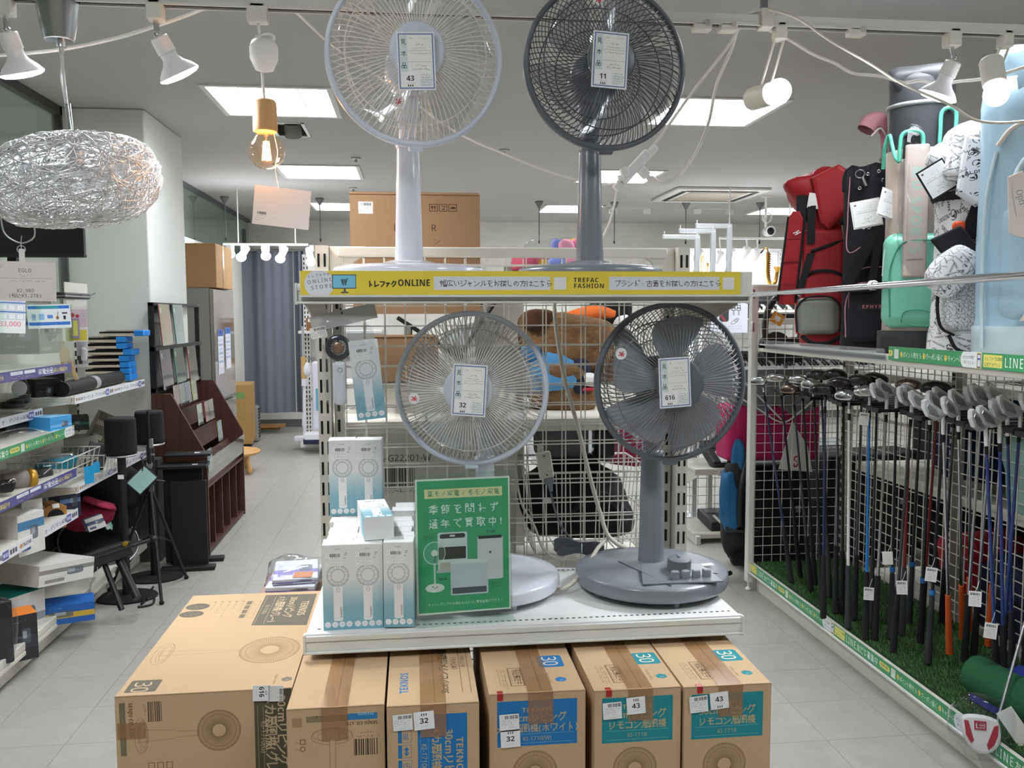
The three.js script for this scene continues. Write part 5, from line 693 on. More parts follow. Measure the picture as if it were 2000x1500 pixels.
  { const t = thing('remote_control', 'long black remote control lying behind the bagged controller', 'remote control', [-1.78, 0.963, -4.151], 1.35); mesh('body', rbox(0.24, 0.022, 0.045, 0.008, 0, 0.012, 0), black, t); mesh('buttons', [...Array(12)].map((_, i) => cyl(0.005, 0.005, 0.003, -0.09 + (i % 6) * 0.03, 0.0245, -0.01 + Math.floor(i / 6) * 0.02, 10)), M(0x4a4b50, 0.4), t); }
  // second purple strip shelf
  { const t = thing('camera_lens', 'grey lens with a gold cap lying on the lower purple strip shelf', 'camera lens', [-1.68, 0.735, -3.842], 1.3); mesh('barrel', lathe([[0, 0], [0.034, 0], [0.036, 0.01], [0.036, 0.05], [0.04, 0.055], [0.04, 0.1], [0, 0.1]], 32, 0, 0.042, -0.05, PI / 2), M(0x8d8681, 0.3), t); mesh('gold_cap', lathe([[0, 0], [0.041, 0], [0.042, 0.02], [0.036, 0.034], [0, 0.034]], 32, 0, 0.042, 0.05, PI / 2), M(0xc79a3a, 0.3, { metalness: 0.6 }), t); t.rotation.y = 2.3; }
  bagged('dark pouch in a clear bag beside the gold capped lens', 0.17, 0.11, 0.13, [-1.69, 0.705, -4.108], 1.2, [rbox(0.12, 0.07, 0.08, 0.025, 0, 0.042, 0)], M(0x2d2a26, 0.6), 17);
  { const t = thing('clip_light', 'small black and chrome clip on the lower purple strip shelf', 'clip', [-1.64, 0.761, -3.669], 0.8); mesh('body', crumple(0.07, 0.05, 0.06, 4).translate(0, 0.026, 0), M(0x1a1a1c, 0.3), t); mesh('band', torus(0.02, 0.003, 0.02, 0.035, 0.01, 0.5, 0.4, 20, 6), chrome, t); }
  basket('white wire basket on the lower purple strip shelf', [-1.74, 0.683, -4.442], 0, 0.24, 0.11, 0.5);
  { const t = thing('zip_pouch', 'teal zip pouch lying in the white wire basket', 'pouch', [-1.74, 0.698, -4.444], 1.4); mesh('pouch', crumple(0.24, 0.07, 0.12, 21).translate(0, 0.045, 0), M(0x1790a8, 0.6), t); mesh('zip', rod([-0.1, 0.075, 0.02], [0.1, 0.075, 0.02], 0.003, 6), white, t); }
  { const t = thing('clear_sleeve', 'loose clear plastic sleeve lying across the wire basket', 'plastic sleeve', [-1.7, 0.797, -4.351], 0.2); mesh('sleeve', crumple(0.2, 0.03, 0.3, 23).translate(0, 0.02, 0), bagClear, t); mesh('seam', rod([-0.09, 0.03, 0.14], [0.09, 0.03, 0.14], 0.0015, 5), white, t); }
  // lower white strip shelf
  packBox('white appliance carton at the near end of the lower white strip shelf', 0.14, 0.17, 0.2, [-1.69, 0.476, -3.822], 1.2, '#dcdad6', '#4a7fa8', 7);
  { const t = thing('blister_pack', 'blister pack holding a silver cordless device on the lower white strip shelf', 'blister pack', [-1.64, 0.51, -3.905], 0.9); board('card', 0.09, 0.17, 0.003, pack('#c9c6c4', '#5b88b8', 9), paper, t, 0, 0.085, 0); mesh('device', [rbox(0.05, 0.06, 0.02, 0.01, 0, 0.08, 0.014), rbox(0.036, 0.03, 0.022, 0.006, 0, 0.115, 0.014)], M(0xb9bfc9, 0.25), t); mesh('window', rbox(0.07, 0.11, 0.036, 0.008, 0, 0.09, 0.018), clear(), t); }
  { const t = thing('wooden_speaker', 'small wooden speaker with a rounded back on the lower white strip shelf', 'speaker', [-1.68, 0.487, -4.205], 0.7); mesh('cabinet', ext([[-0.045, 0], [0.045, 0], [0.05, 0.03], [0.05, 0.1], [0.02, 0.118], [-0.02, 0.118], [-0.05, 0.1], [-0.05, 0.03]], 0.1, 0.004).rotateY(0), M(0xa9763f, 0.55), t); mesh('grille', [lathe([[0, 0], [0.036, 0], [0.038, -0.006]], 28, 0, 0.055, 0.056, PI / 2)], blackMatte, t); mesh('tag', box(0.03, 0.02, 0.001, 0, 0.11, 0.056, -0.3), paper, t); }
  packBox('tall dark blue carton at the far end of the lower white strip shelf', 0.1, 0.15, 0.12, [-1.72, 0.482, -4.461], 0.8, '#2f3350', '#6d90c8', 10); packBox('slim grey and teal carton behind the wooden speaker', 0.12, 0.16, 0.1, [-1.86, 0.453, -4.65], 1.0, '#b4b9b6', '#2f90a8', 11);
  // base deck
  { const t = packBox('big white carton with a drawn device, tilted on the goods of the base deck', 0.3, 0.09, 0.36, [-1.7, 0.191, -4.054], 1.2, '#d9d7d3', '#8b8780', 12, { topTex: true }); t.rotation.set(0.0, 1.12, -0.12, 'YXZ'); t.position.y += 0.1; }
  packBox('teal and white carton standing on the base deck', 0.17, 0.2, 0.22, [-1.76, 0.079, -3.927], 1.05, '#d5d2d0', '#8f98a0', 13, { top: '#12867e', side: '#12867e' });
  packBox('long bright blue carton jutting out over the base deck edge', 0.32, 0.085, 0.14, [-1.62, 0.097, -4.041], 0.35, '#1f5fae', '#c9a83c', 14, { top: '#2467b8' });
  packBox('black carton with an orange top at the near end of the base deck', 0.11, 0.19, 0.12, [-1.63, 0.064, -3.708], 0.6, '#2d2c31', '#3d3c46', 15, { top: '#e8842c', side: '#26252a' });
  bagged('tall black device wrapped in plastic, nearest on the base deck', 0.14, 0.28, 0.12, [-1.63, 0.104, -3.506], 0.9, [rbox(0.1, 0.25, 0.08, 0.008, 0, 0.135, 0)], M(0x1f2022, 0.4), 27);
  packBox('small teal carton tucked behind the long blue one', 0.12, 0.08, 0.1, [-1.74, 0.045, -4.433], 0.9, '#2d86a0', '#1f6f8a', 16);
  basket('white wire basket of dark leads at the back of the base deck', [-1.78, 0.057, -4.73], 0, 0.3, 0.16, 0.5);
  { const q = rng(4), g = []; for (let i = 0; i < 9; i++) { const a = []; for (let k = 0; k < 6; k++) a.push([(q() - 0.5) * 0.22, 0.03 + q() * 0.1, (q() - 0.5) * 0.4]); g.push(tube(a, 0.007, 40, 6, true)); } const t = thing('cable_tangle', 'tangle of black leads in the base deck basket', 'cables', [-1.78, 0.068, -4.732]); t.userData.kind = 'stuff'; mesh('leads', g, M(0x141416, 0.4), t); }
  { const t = thing('plastic_guard', 'clear plastic guard sheet at the far end of the base deck', 'plastic sheet', [-1.62, 0.054, -4.551], 0); mesh('sheet', ext([[0, 0], [0.3, 0], [0.26, 0.07], [0.1, 0.11], [0.0, 0.09]], 0.002).rotateY(-PI / 2 + 0.2), M(0xdfe5e8, 0.12, { transmission: 0.85, thickness: 0 }), t); mesh('fold', rod([0, 0.002, 0], [0.06, 0.002, 0.29], 0.003, 6), M(0xdfe5e8, 0.2), t); }
  // second bay
  const blue = M(0x1d86dc, 0.45), tan = M(0xc9bfae, 0.7);
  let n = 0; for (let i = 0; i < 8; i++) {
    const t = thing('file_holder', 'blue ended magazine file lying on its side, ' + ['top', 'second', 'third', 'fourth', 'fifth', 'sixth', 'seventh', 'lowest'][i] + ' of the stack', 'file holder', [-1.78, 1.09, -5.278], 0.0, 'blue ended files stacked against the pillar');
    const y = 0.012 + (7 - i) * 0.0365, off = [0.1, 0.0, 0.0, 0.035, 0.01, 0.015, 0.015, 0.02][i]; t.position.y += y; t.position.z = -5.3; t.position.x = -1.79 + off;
    mesh('tray', [box(0.2, 0.003, 0.13, 0, 0, 0), box(0.2, 0.012, 0.003, 0, 0.006, 0.064), box(0.2, 0.03, 0.003, 0, 0.015, -0.064)], tan, t); mesh('spine', rbox(0.055, 0.034, 0.135, 0.006, 0.12, 0.012, 0), blue, t); mesh('gap_shade', box(0.19, 0.02, 0.12, -0.004, 0.012, -0.002), blackMatte, t); mesh('ring_handle', torus(0.009, 0.002, 0.148, 0.013, 0.03, 0, PI / 2, 16, 6), blue, t); mesh('stud', ball(0.004, 0.082, 0.01, 0.066, 1, 1, 1, 10), chrome, t);  // black block inside each file stands in for the shade of its gap
  }
  { const a = [-1.64, 1.051, -4.414], b = [-1.66, 1.078, -5.332]; const t = thing('soundbar', 'black cylindrical soundbar lying along the second bay shelf', 'soundbar', [0, 0, 0]); const y = 1.085 + 0.036; mesh('tube', rod([-1.665, y, -4.36], [-1.67, y, -5.16], 0.036, 28), M(0x1a1b1e, 0.7), t); mesh('centre_band', rod([-1.667, y, -4.72], [-1.667, y, -4.78], 0.0368, 28), M(0x9a9a9c, 0.35), t); mesh('end_cap', [rod([-1.665, y, -4.345], [-1.665, y, -4.36], 0.0365, 28), rod([-1.67, y, -5.16], [-1.67, y, -5.175], 0.0365, 28)], black, t); }
  bagged('silver gadget in crumpled plastic behind the soundbar', 0.16, 0.08, 0.12, [-1.76, 1.067, -4.849], 0.3, [rbox(0.09, 0.03, 0.06, 0.006, 0, 0.03, 0)], M(0xc2bfb8, 0.4), 31);
  { const t = thing('earphone_pack', 'hanging clear pack with white earphones above the second bay', 'packaged item', [-1.66, 1.277, -4.615], 0.2); board('card', 0.05, 0.13, 0.002, pack('#d7d9e2', '#30303c', 18), paper, t); mesh('case', rbox(0.03, 0.07, 0.024, 0.012, 0.008, 0.0, 0.014), M(0xdcdce0, 0.25), t); mesh('window', rbox(0.044, 0.09, 0.034, 0.01, 0.004, 0, 0.017), clear(), t); }
  { const t = thing('shelf_tag', 'small blue card standing at the far end of the second bay shelf', 'card', [-1.64, 1.14, -5.266], 0.5); board('card', 0.045, 0.085, 0.002, MT(tex(96, 192, (g, w, h) => { rect(g, '#1d78c0', 0, 0, w, h); rect(g, '#cfd9e2', 22, 34, 52, 48); rect(g, '#cfd9e2', 22, 104, 52, 48); }), 0.4), blue, t); mesh('foot', box(0.04, 0.004, 0.02, 0, -0.044, 0), blue, t); }
  packBox('green and black carton on the lower shelf of the second bay', 0.13, 0.07, 0.12, [-1.78, 0.873, -4.796], 0.4, '#1c2a26', '#2b7a5c', 19); { const t = packBox('camera carton tipped on its corner in the second bay', 0.15, 0.17, 0.1, [-1.74, 0.781, -5.016], 0.5, '#5d5a48', '#a8a48c', 20, { side: '#d5d3ca' }); t.rotation.set(0, 0.5, -0.5, 'YXZ'); t.position.y -= 0.02; }
  packBox('grey flat carton under the tipped camera carton', 0.16, 0.14, 0.2, [-1.8, 0.676, -4.93], 0.3, '#a6a49e', '#8d8a84', 21);
  basket('white wire basket in the second bay with a dark set-top box', [-1.7, 0.631, -4.805], 0, 0.26, 0.13, 0.42);
  { const t = thing('set_top_box', 'black flat device leaning out of the second bay basket', 'device', [-1.66, 0.736, -4.747], 0.4); mesh('case', rbox(0.1, 0.14, 0.03, 0.005), M(0x1b1b1d, 0.35), t); mesh('front_panel', rbox(0.09, 0.03, 0.004, 0.001, 0, 0.04, 0.017), M(0x3a3b40, 0.2), t); t.rotation.set(-0.5, 0.5, -0.35, 'YXZ'); }
  const cyan = M(0x18a0d8, 0.5); for (const [i, l] of [[0, 'bright cyan tag on the basket front, nearer one'], [1, 'bright cyan tag on the basket front, farther one']]) { const p = i ? [-1.585, 0.711, -4.525] : [-1.58, 0.695, -4.411]; const t = thing('basket_tag', l, 'tag', p, 0.9); board('card', i ? 0.035 : 0.05, i ? 0.055 : 0.085, 0.001, cyan, cyan, t); board('print', 0.03, 0.016, 0.0006, MT(tex(96, 48, (g) => { rect(g, '#18a0d8', 0, 0, 96, 48); fine(g, 8, 32, 80, 20, '#123', 3); }), 0.5), cyan, t, 0, 0, 0.001); }
}

// ---------- speakers on stands, tripod, boards by the left rack ----------
{
  const cloth = M(0x141416, 0.95);
  const speakerStand = (label, p, top, h, group) => {
    const t = thing('speaker_stand', label, 'speaker stand', p);
    mesh('base_plate', [lathe([[0, 0], [0.15, 0], [0.155, 0.006], [0.15, 0.012], [0.03, 0.02], [0, 0.02]], 40).scale(1, 1, 0.8)], blackMatte, t);
    mesh('pole', cyl(0.021, 0.021, top - h - 0.02, 0, (top - h + 0.02) / 2, 0, 24), black, t); mesh('label', box(0.03, 0.022, 0.001, 0, (top - h) * 0.86, 0.0215), paper, t);
    const s = thing('speaker', 'black cloth covered round speaker on top of the ' + (group ? 'nearer' : 'farther') + ' stand', 'speaker', [p[0], top - h, p[2]]);
    mesh('cloth_body', lathe([[0, 0.012], [0.074, 0.012], [0.077, 0.03], [0.075, h - 0.012], [0.07, h], [0, h]], 36), cloth, s); mesh('silver_ring', lathe([[0, 0], [0.07, 0], [0.076, 0.004], [0.077, 0.012], [0, 0.012]], 36), alu, s); mesh('top_plate', lathe([[0, h + 0.002], [0.066, h + 0.002], [0.068, h - 0.001]], 36), black, s);
  };
  speakerStand('black round speaker stand nearer the viewer with a white label on its pole', [-1.5, 0, -4.64], 0.947, 0.2, 1); speakerStand('black round speaker stand farther from the viewer, behind the tripod', [-1.455, 0, -4.98], 0.943, 0.19, 0);
  const t = thing('tripod', 'black folding tripod light stand with silver clamps beside the speakers', 'tripod', [-1.385, 0, -4.72]);
  mesh('column', [cyl(0.011, 0.011, 0.55, 0, 0.55, 0, 14), cyl(0.008, 0.008, 0.2, 0, 0.87, 0, 12)], black, t); mesh('collar', [cyl(0.018, 0.018, 0.03, 0, 0.56, 0, 16), cyl(0.016, 0.016, 0.024, 0, 0.3, 0, 16)], greyDark, t); mesh('clamp', [rbox(0.022, 0.05, 0.02, 0.004, 0.01, 0.8, 0), cyl(0.006, 0.006, 0.02, 0.016, 0.74, 0, 10, 0, 0, PI / 2), box(0.02, 0.026, 0.002, 0.004, 0.68, 0.012)], steel, t);
  for (const a of [1.15, 3.3, 5.2]) { const e = [Math.cos(a) * 0.24, 0.01, Math.sin(a) * 0.24]; const l = mesh('leg', [rod([Math.cos(a) * 0.012, 0.54, Math.sin(a) * 0.012], e, 0.0085, 10), rod([Math.cos(a) * 0.01, 0.3, Math.sin(a) * 0.01], [e[0] * 0.55, 0.245, e[2] * 0.55], 0.005, 8)], black, t); mesh('rubber_foot', ball(0.013, ...e, 1, 1, 1, 12), blackMatte, l); }
  { const m = thing('tablet_mount', 'tilted tablet with a pale screen and black frame on the tripod side', 'tablet', [-1.414, 0.612, -4.68]); const b = new THREE.Group(); b.name = 'tablet'; m.add(b); b.rotation.set(-0.2, 0.35, -0.75); mesh('case', rbox(0.1, 0.13, 0.008, 0.004), black, b); board('screen', 0.086, 0.116, 0.001, M(0x9fc4c0, 0.15), black, b, 0, 0, 0.0048); mesh('cord', tube([[0.0, 0.12, 0], [0.012, 0.09, 0.01], [0.005, 0.05, 0.012]], 0.003, 20), black, m); mesh('holder', rod([0.03, 0, -0.02], [0.1, -0.02, -0.05], 0.006, 8), black, m); }
  { const s = thing('stand_head', 'black tripod pan head with a gold knob lying in the heap by the speakers', 'tripod head', [-1.5, 0.306, -4.348]); mesh('case', [rbox(0.24, 0.075, 0.06, 0.008, 0, 0, 0, 0, 0.5, 0.22), rbox(0.22, 0.01, 0.064, 0.003, 0, 0.01, 0.004, 0, 0.5, 0.22)], M(0x1b1b1c, 0.5), s); mesh('knob', [cyl(0.012, 0.012, 0.012, 0.09, 0.05, -0.02, 16, PI / 2)], M(0xb8912e, 0.3, { metalness: 0.8 }), s); mesh('handle', [rod([0.1, 0.03, -0.04], [0.2, 0.05, -0.1], 0.01, 10), ball(0.02, 0.2, 0.05, -0.1, 1, 0.8, 1, 14)], black, s); mesh('strut', [rod([0.05, -0.03, -0.04], [0.16, -0.2, 0.06], 0.02, 10), rod([-0.02, -0.02, -0.02], [0.1, -0.24, 0.1], 0.014, 10)], black, s); }
  { const s = thing('frame_drum', 'large black round drum shell with a pale rim leaning in the second bay', 'drum', [-1.72, 0.219, -4.892], 0.6); const d = new THREE.Group(); d.name = 'drum'; s.add(d); d.rotation.set(-0.95, 0, 0.1); mesh('shell', cyl(0.2, 0.19, 0.06, 0, 0, 0, 44, PI / 2), M(0x151518, 0.5), d); mesh('rim', torus(0.2, 0.005, 0, 0, 0.03, 0, 0, 60, 8), steel, d); }
  { const s = thing('bag', 'dark red folded fabric bag in the second bay', 'bag', [-1.72, 0.41, -4.792], 0.4); mesh('fabric', crumple(0.24, 0.14, 0.16, 41), M(0x8e1a38, 0.85), s); mesh('flap', crumple(0.18, 0.03, 0.14, 43).rotateZ(-0.4).translate(0.05, 0.06, 0.02), M(0x9a2040, 0.85), s); }
  { const s = thing('book', 'mint edged book leaning in the second bay', 'book', [-1.66, 0.388, -4.829], 0.3); mesh('cover', [box(0.005, 0.13, 0.1, 0.012, 0, 0, 0, 0, 0.35), box(0.005, 0.13, 0.1, -0.012, 0.006, 0, 0, 0, 0.35)], M(0x9fe0cc, 0.5), s); mesh('pages', box(0.02, 0.125, 0.096, 0, 0.002, 0, 0, 0, 0.35), paper, s); }
  { const s = thing('booklet', 'navy booklet with a photo cover in the second bay', 'booklet', [-1.64, 0.401, -4.635], 0.6); board('cover', 0.09, 0.07, 0.006, pack('#c9c6c2', '#2f3f60', 22), M(0x24304c, 0.5), s, 0, 0, 0, -0.5, 0, 0.2); mesh('back_cover', box(0.09, 0.07, 0.002, -0.01, 0.004, -0.006, -0.5, 0, 0.2), M(0x24304c, 0.5), s); }
  { const s = thing('equipment_case', 'soft black equipment case heaped under the second bay', 'case', [-1.79, 0.36, -5.08], 0.3); mesh('case', [crumple(0.5, 0.42, 0.3, 45), crumple(0.3, 0.26, 0.3, 46).translate(0.1, 0.14, 0.05)], M(0x0f0f11, 0.8), s); mesh('strap', tube([[-0.16, 0.12, 0.13], [-0.05, 0.2, 0.17], [0.1, 0.16, 0.19], [0.18, 0.02, 0.17]], 0.01, 30), black, s); }
  { const s = thing('sound_board', 'grey panelled electronic unit at the foot of the pillar', 'device', [-1.72, 0, -5.36], 0); mesh('panel', rbox(0.42, 0.62, 0.1, 0.006, 0, 0.31, 0), M(0x4c4a48, 0.55), s); mesh('red_line', box(0.42, 0.004, 0.002, 0, 0.56, 0.051), M(0xa8443c, 0.5), s); mesh('knob', [-0.1, 0.02, 0.13].map((x) => cyl(0.014, 0.014, 0.014, x, 0.44, 0.056, 16, PI / 2)), black, s); }
  { const s = thing('stage_piano', 'black folded keyboard stand with two flat boards standing by the record rack', 'keyboard stand', [-1.36, 0, -5.16], 0.1); const bk = M(0x0d0d0f, 0.6);
    mesh('board', rbox(0.22, 0.56, 0.02, 0.006, 0.02, 0.3, -0.06), bk, s); mesh('board', rbox(0.2, 0.5, 0.02, 0.006, 0.06, 0.27, 0.03), bk, s); mesh('shelf', [rbox(0.27, 0.018, 0.16, 0.004, 0.03, 0.6, -0.03), rbox(0.26, 0.014, 0.13, 0.004, 0.05, 0.655, -0.1)], bk, s); mesh('foot', [rbox(0.3, 0.024, 0.07, 0.006, 0.05, 0.012, 0.06), rbox(0.3, 0.024, 0.07, 0.006, 0.08, 0.012, -0.12)], bk, s); mesh('label', [box(0.03, 0.002, 0.02, 0.1, 0.611, 0.02), box(0.03, 0.002, 0.02, 0.1, 0.664, -0.08)], paper, s); }
  single('power_lead', 'short black power lead with a blue tie on the floor under the tripod', 'cable', [tube([[-1.387, 0.006, -4.504], [-1.38, 0.006, -4.567], [-1.354, 0.008, -4.59], [-1.332, 0.006, -4.497], [-1.359, 0.006, -4.469], [-1.393, 0.006, -4.458]], 0.006, 50), tube([[-1.375, 0.012, -4.548], [-1.394, 0.012, -4.667], [-1.405, 0.012, -4.773]], 0.005, 20)], M(0x17171c, 0.5));
}
// ---------- record and CD rack against the pillar ----------
{
  const wood = MT(tex(512, 512, (g, w, h) => { rect(g, '#4a2a1f', 0, 0, w, h); const q = rng(3); for (let i = 0; i < 260; i++) { g.globalAlpha = 0.22; const x = q() * w; line(g, q() > 0.5 ? '#35190f' : '#62392a', 1 + q() * 3, x, 0, x + (q() - 0.5) * 14, h); } g.globalAlpha = 1; }), 0.5);
  const t = thing('record_rack', 'dark brown stepped wooden record rack with a glass strip and lower bays', 'rack', [-1.565, 0, -5.41]);
  const prof = [[0, 0], [0.315, 0], [0.315, 0.62], [0.115, 1.0], [0, 1.0]], sidePanel = (z) => ext(prof, 0.02, 0.001).translate(0, 0, z);
  mesh('side_panel', sidePanel(-0.01), wood, t); mesh('side_panel', sidePanel(-1.14), wood, t);
  mesh('back_board', box(0.012, 0.98, 1.12, 0.008, 0.5, -0.575), wood, t); for (let i = 0; i < 4; i++) mesh('divider', box(0.29, 0.4, 0.014, 0.155, 0.22, -0.23 - i * 0.23), wood, t);
  mesh('shelf', [box(0.3, 0.016, 1.12, 0.16, 0.42, -0.575), box(0.3, 0.016, 1.12, 0.16, 0.02, -0.575)], wood, t); for (let i = 0; i < 3; i++) mesh('step', [box(0.012, 0.12, 1.12, 0.07 + i * 0.08, 0.8 - i * 0.14, -0.575, 0, 0, 0.3), box(0.08, 0.012, 1.12, 0.03 + i * 0.09, 0.77 - i * 0.14, -0.575)], wood, t);
  mesh('glass_strip', box(0.004, 0.14, 1.1, 0.318, 0.53, -0.575, 0, 0, -0.1), glassSheet, t); 
  mesh('wire_frame', [box(0.03, 0.56, 0.02, 0.012, 1.27, -0.02), box(0.03, 0.56, 0.02, 0.012, 1.27, -1.14), box(0.034, 0.02, 1.14, 0.014, 1.54, -0.58), box(0.034, 0.025, 1.14, 0.02, 1.27, -0.58), box(0.03, 0.02, 1.14, 0.014, 1.02, -0.58)], black, t);
  // records in clear sleeves above, discs on the steps below
  const rec = (label, z, y, c1, c2, o = {}) => { const s = thing('record', label, 'record', [-1.565 + (o.x ?? 0.052), y, -5.41 + z], PI / 2 + 0.02, o.group); const h = o.h ?? 0.25; board('sleeve', h * 0.98, h, 0.004, MT(tex(96, 96, (g, w) => { rect(g, c1, 0, 0, w, w); const q = rng(Math.round(z * 977 + y * 131)); for (let i = 0; i < 5; i++) { g.globalAlpha = 0.6; disc(g, i % 2 ? c2 : '#0003', q() * w, q() * w, 8 + q() * 26, 6 + q() * 20); } g.globalAlpha = 1; rect(g, c2, 0, 0, 9, w); rect(g, '#eee', 12, 8, 10, 12); }), 0.35), M(0x222222, 0.5), s, 0, h / 2, 0, -0.08); mesh('clear_cover', box(h, h * 1.02, 0.001, 0, h / 2, 0.006, -0.08), glassSheet, s); return s; };
  rec('record in a gold and red sleeve, upper tier of the record rack, nearest', -0.17, 1.29, '#8c7430', '#c05048'); rec('record in a teal sleeve, upper tier of the record rack, second', -0.48, 1.29, '#3c7078', '#5c9098');
  rec('record in a purple sleeve, middle tier of the record rack, nearest', -0.16, 1.02, '#6a4466', '#8f8f94', { h: 0.24 }); rec('record in a dark sleeve with an orange ring, middle tier', -0.47, 1.02, '#2a2c2c', '#48a08a', { h: 0.24 }); rec('record in a dark sleeve with a red edge, middle tier, farthest', -0.8, 1.02, '#3a3032', '#c8443a', { h: 0.24 });
  const cds = [['#8a4038', '#d8c8b8', 'red and white'], ['#54585c', '#bbbbbb', 'grey'], ['#3a3c78', '#99aacc', 'indigo'], ['#8a8438', '#d8d070', 'olive yellow'], ['#b0aca0', '#e8e0d0', 'cream'], ['#8c2c30', '#d05048', 'dark red'], ['#5a3c34', '#a0705c', 'brown'], ['#2a4a86', '#b8c84c', 'blue and lime'], ['#6f93c4', '#dfe8f0', 'pale blue']];
  [[-0.22, 0.9, 0.09], [-0.36, 0.9, 0.09], [-0.5, 0.9, 0.09], [-0.66, 0.9, 0.09], [-0.42, 0.76, 0.18], [-0.62, 0.76, 0.18], [-0.74, 0.76, 0.18], [-0.66, 0.62, 0.25], [-0.24, 0.49, 0.275]].forEach(([z, y, x], i) => rec('disc case in a ' + cds[i][2] + ' cover on the steps of the record rack', z, y, cds[i][0], cds[i][1], { x, h: 0.135 }));
}
{
  const t = thing('monitor', 'black monitor mounted above the left rack behind the wire pendant', 'monitor', [-1.737, 1.864, -4.32]); mesh('panel', rbox(0.43, 0.24, 0.03, 0.004), M(0x0c0d10, 0.35), t); mesh('bezel_edge', box(0.43, 0.01, 0.034, 0, -0.112, 0), M(0x1d1e22, 0.4), t); mesh('arm', box(0.04, 0.4, 0.03, -0.12, -0.2, -0.03), black, t); mesh('side_post', box(0.03, 0.5, 0.03, -0.2, -0.3, -0.02), blackMatte, t);
}
// ---------- fridge, cartons, curtain and cleaners at the back left ----------
{
  const F = [-1.562, 1.296, -7], fx = F[0], top = [-1.55, 1.685, -7][1];
  const t = thing('fridge', 'tall grey fridge with a mirror bright door behind the record rack', 'fridge', [fx, 0, -7.4]);
  mesh('cabinet', rbox(0.34, top, 0.78, 0.01, -0.175, top / 2, 0), M(0x8b8a86, 0.5), t);
  for (const [y0, y1] of [[0.78, top - 0.005], [0.4, 0.77], [0.03, 0.39]]) { const d = mesh('door', rbox(0.03, y1 - y0, 0.77, 0.006, 0.012, (y0 + y1) / 2, 0), M(0xa7a19b, 0.1, { metalness: 0.85 }), t); mesh('handle', box(0.012, 0.018, 0.74, 0.026, y0 + 0.012, 0), M(0x55565a, 0.4), d); }
  mesh('feet', [box(0.4, 0.03, 0.7, -0.25, 0.016, 0)], black, t);
  const note = (l, z, y, h, c) => { const s = thing('notice', l, 'notice', [fx + 0.0295, y, z], PI / 2); board('sheet', 0.2, h, 0.001, MT(tex(96, 192, (g, w, hh) => { rect(g, '#dfe3ee', 0, 0, w, hh); rect(g, c, 0, 0, w, 30); for (let i = 0; i < 6; i++) { rect(g, i % 2 ? '#9fb0d0' : '#c9d0e0', 8, 44 + i * 18, 80, 10); } fine(g, 10, 180, 76, 20, '#c8508a', 3); }), 0.5), paper, s); mesh('magnet', box(0.03, 0.015, 0.004, 0, h / 2 - 0.02, 0.003), M(0x3d5a9c, 0.4), s); };
  note('white and blue price sheet on the fridge door, nearer one', -7.22, 1.18, 0.36, '#4a6ab0'); note('white and blue price sheet on the fridge door, farther one', -7.5, 1.2, 0.34, '#3f74c8');
  const b = thing('moving_carton', 'plain brown carton on top of the tall fridge', 'cardboard box', [fx - 0.1, top, -7.35]); mesh('carton', rbox(0.34, 0.345, 0.62, 0.006, -0.02, 0.174, 0), M(0xb08a5e, 0.85), b); mesh('packing_tape', [box(0.002, 0.344, 0.05, 0.1515, 0.174, 0.05), box(0.34, 0.002, 0.05, -0.02, 0.347, 0.05)], M(0xa9814f, 0.3), b);
}
{
  const A = [-2.094, 2.248, -10.9], B = [-1.312, 2.252, -10.9], C = [-1.733, 0.274, -10.9], w = B[0] - A[0], h = A[1] - C[1];
  const t = thing('curtain', 'grey floor length curtain of a fitting booth at the back left', 'curtain', [A[0], C[1], -10.9]);
  const cloth = (x0, x1, seed) => { const nx = 90, ny = 12, pos = [], uv = [], idx = []; for (const s of [0, 1]) for (let j = 0; j <= ny; j++) for (let i = 0; i <= nx; i++) { const u = i / nx, v = j / ny, x = x0 + (x1 - x0) * u; pos.push(x, v * h, 0.034 * Math.sin(u * 13 + seed + 1.6 * Math.sin(u * 4 + seed) + 0.25 * Math.sin(v * 3)) * (0.75 + 0.25 * v) + 0.006 * Math.sin(u * 39 + seed) - s * 0.006); uv.push(u, v); } const S = (nx + 1) * (ny + 1); for (const s of [0, 1]) for (let j = 0; j < ny; j++) for (let i = 0; i < nx; i++) { const a = s * S + j * (nx + 1) + i, b = a + 1, c = a + nx + 1, d = c + 1; s ? idx.push(a, c, b, b, c, d) : idx.push(a, b, c, b, d, c); } const g = new THREE.BufferGeometry(); g.setAttribute('position', new THREE.Float32BufferAttribute(pos, 3)); g.setAttribute('uv', new THREE.Float32BufferAttribute(uv, 2)); g.setIndex(idx); g.computeVertexNormals(); return g; };
  const fab = M(0x6f7280, 0.62, { sheen: 0.3 });
  mesh('panel', cloth(0, w * 0.84, 0.4), fab, t); mesh('panel', cloth(w * 0.855, w + 0.02, 2.4), fab, t); mesh('curtain_rod', rod([-0.1, h + 0.012, 0], [w + 0.12, h + 0.012, 0], 0.012, 12), steel, t); mesh('rings', [...Array(10)].map((_, i) => torus(0.014, 0.003, w * (i + 0.3) / 10, h + 0.006, 0, 0, PI / 2, 14, 6)), steel, t);
  struct('wall_booth', box(0.5, 2.3, 0.05, A[0] - 0.28, 1.15, -10.6), M(0xcfd0c8, 0.85));
}
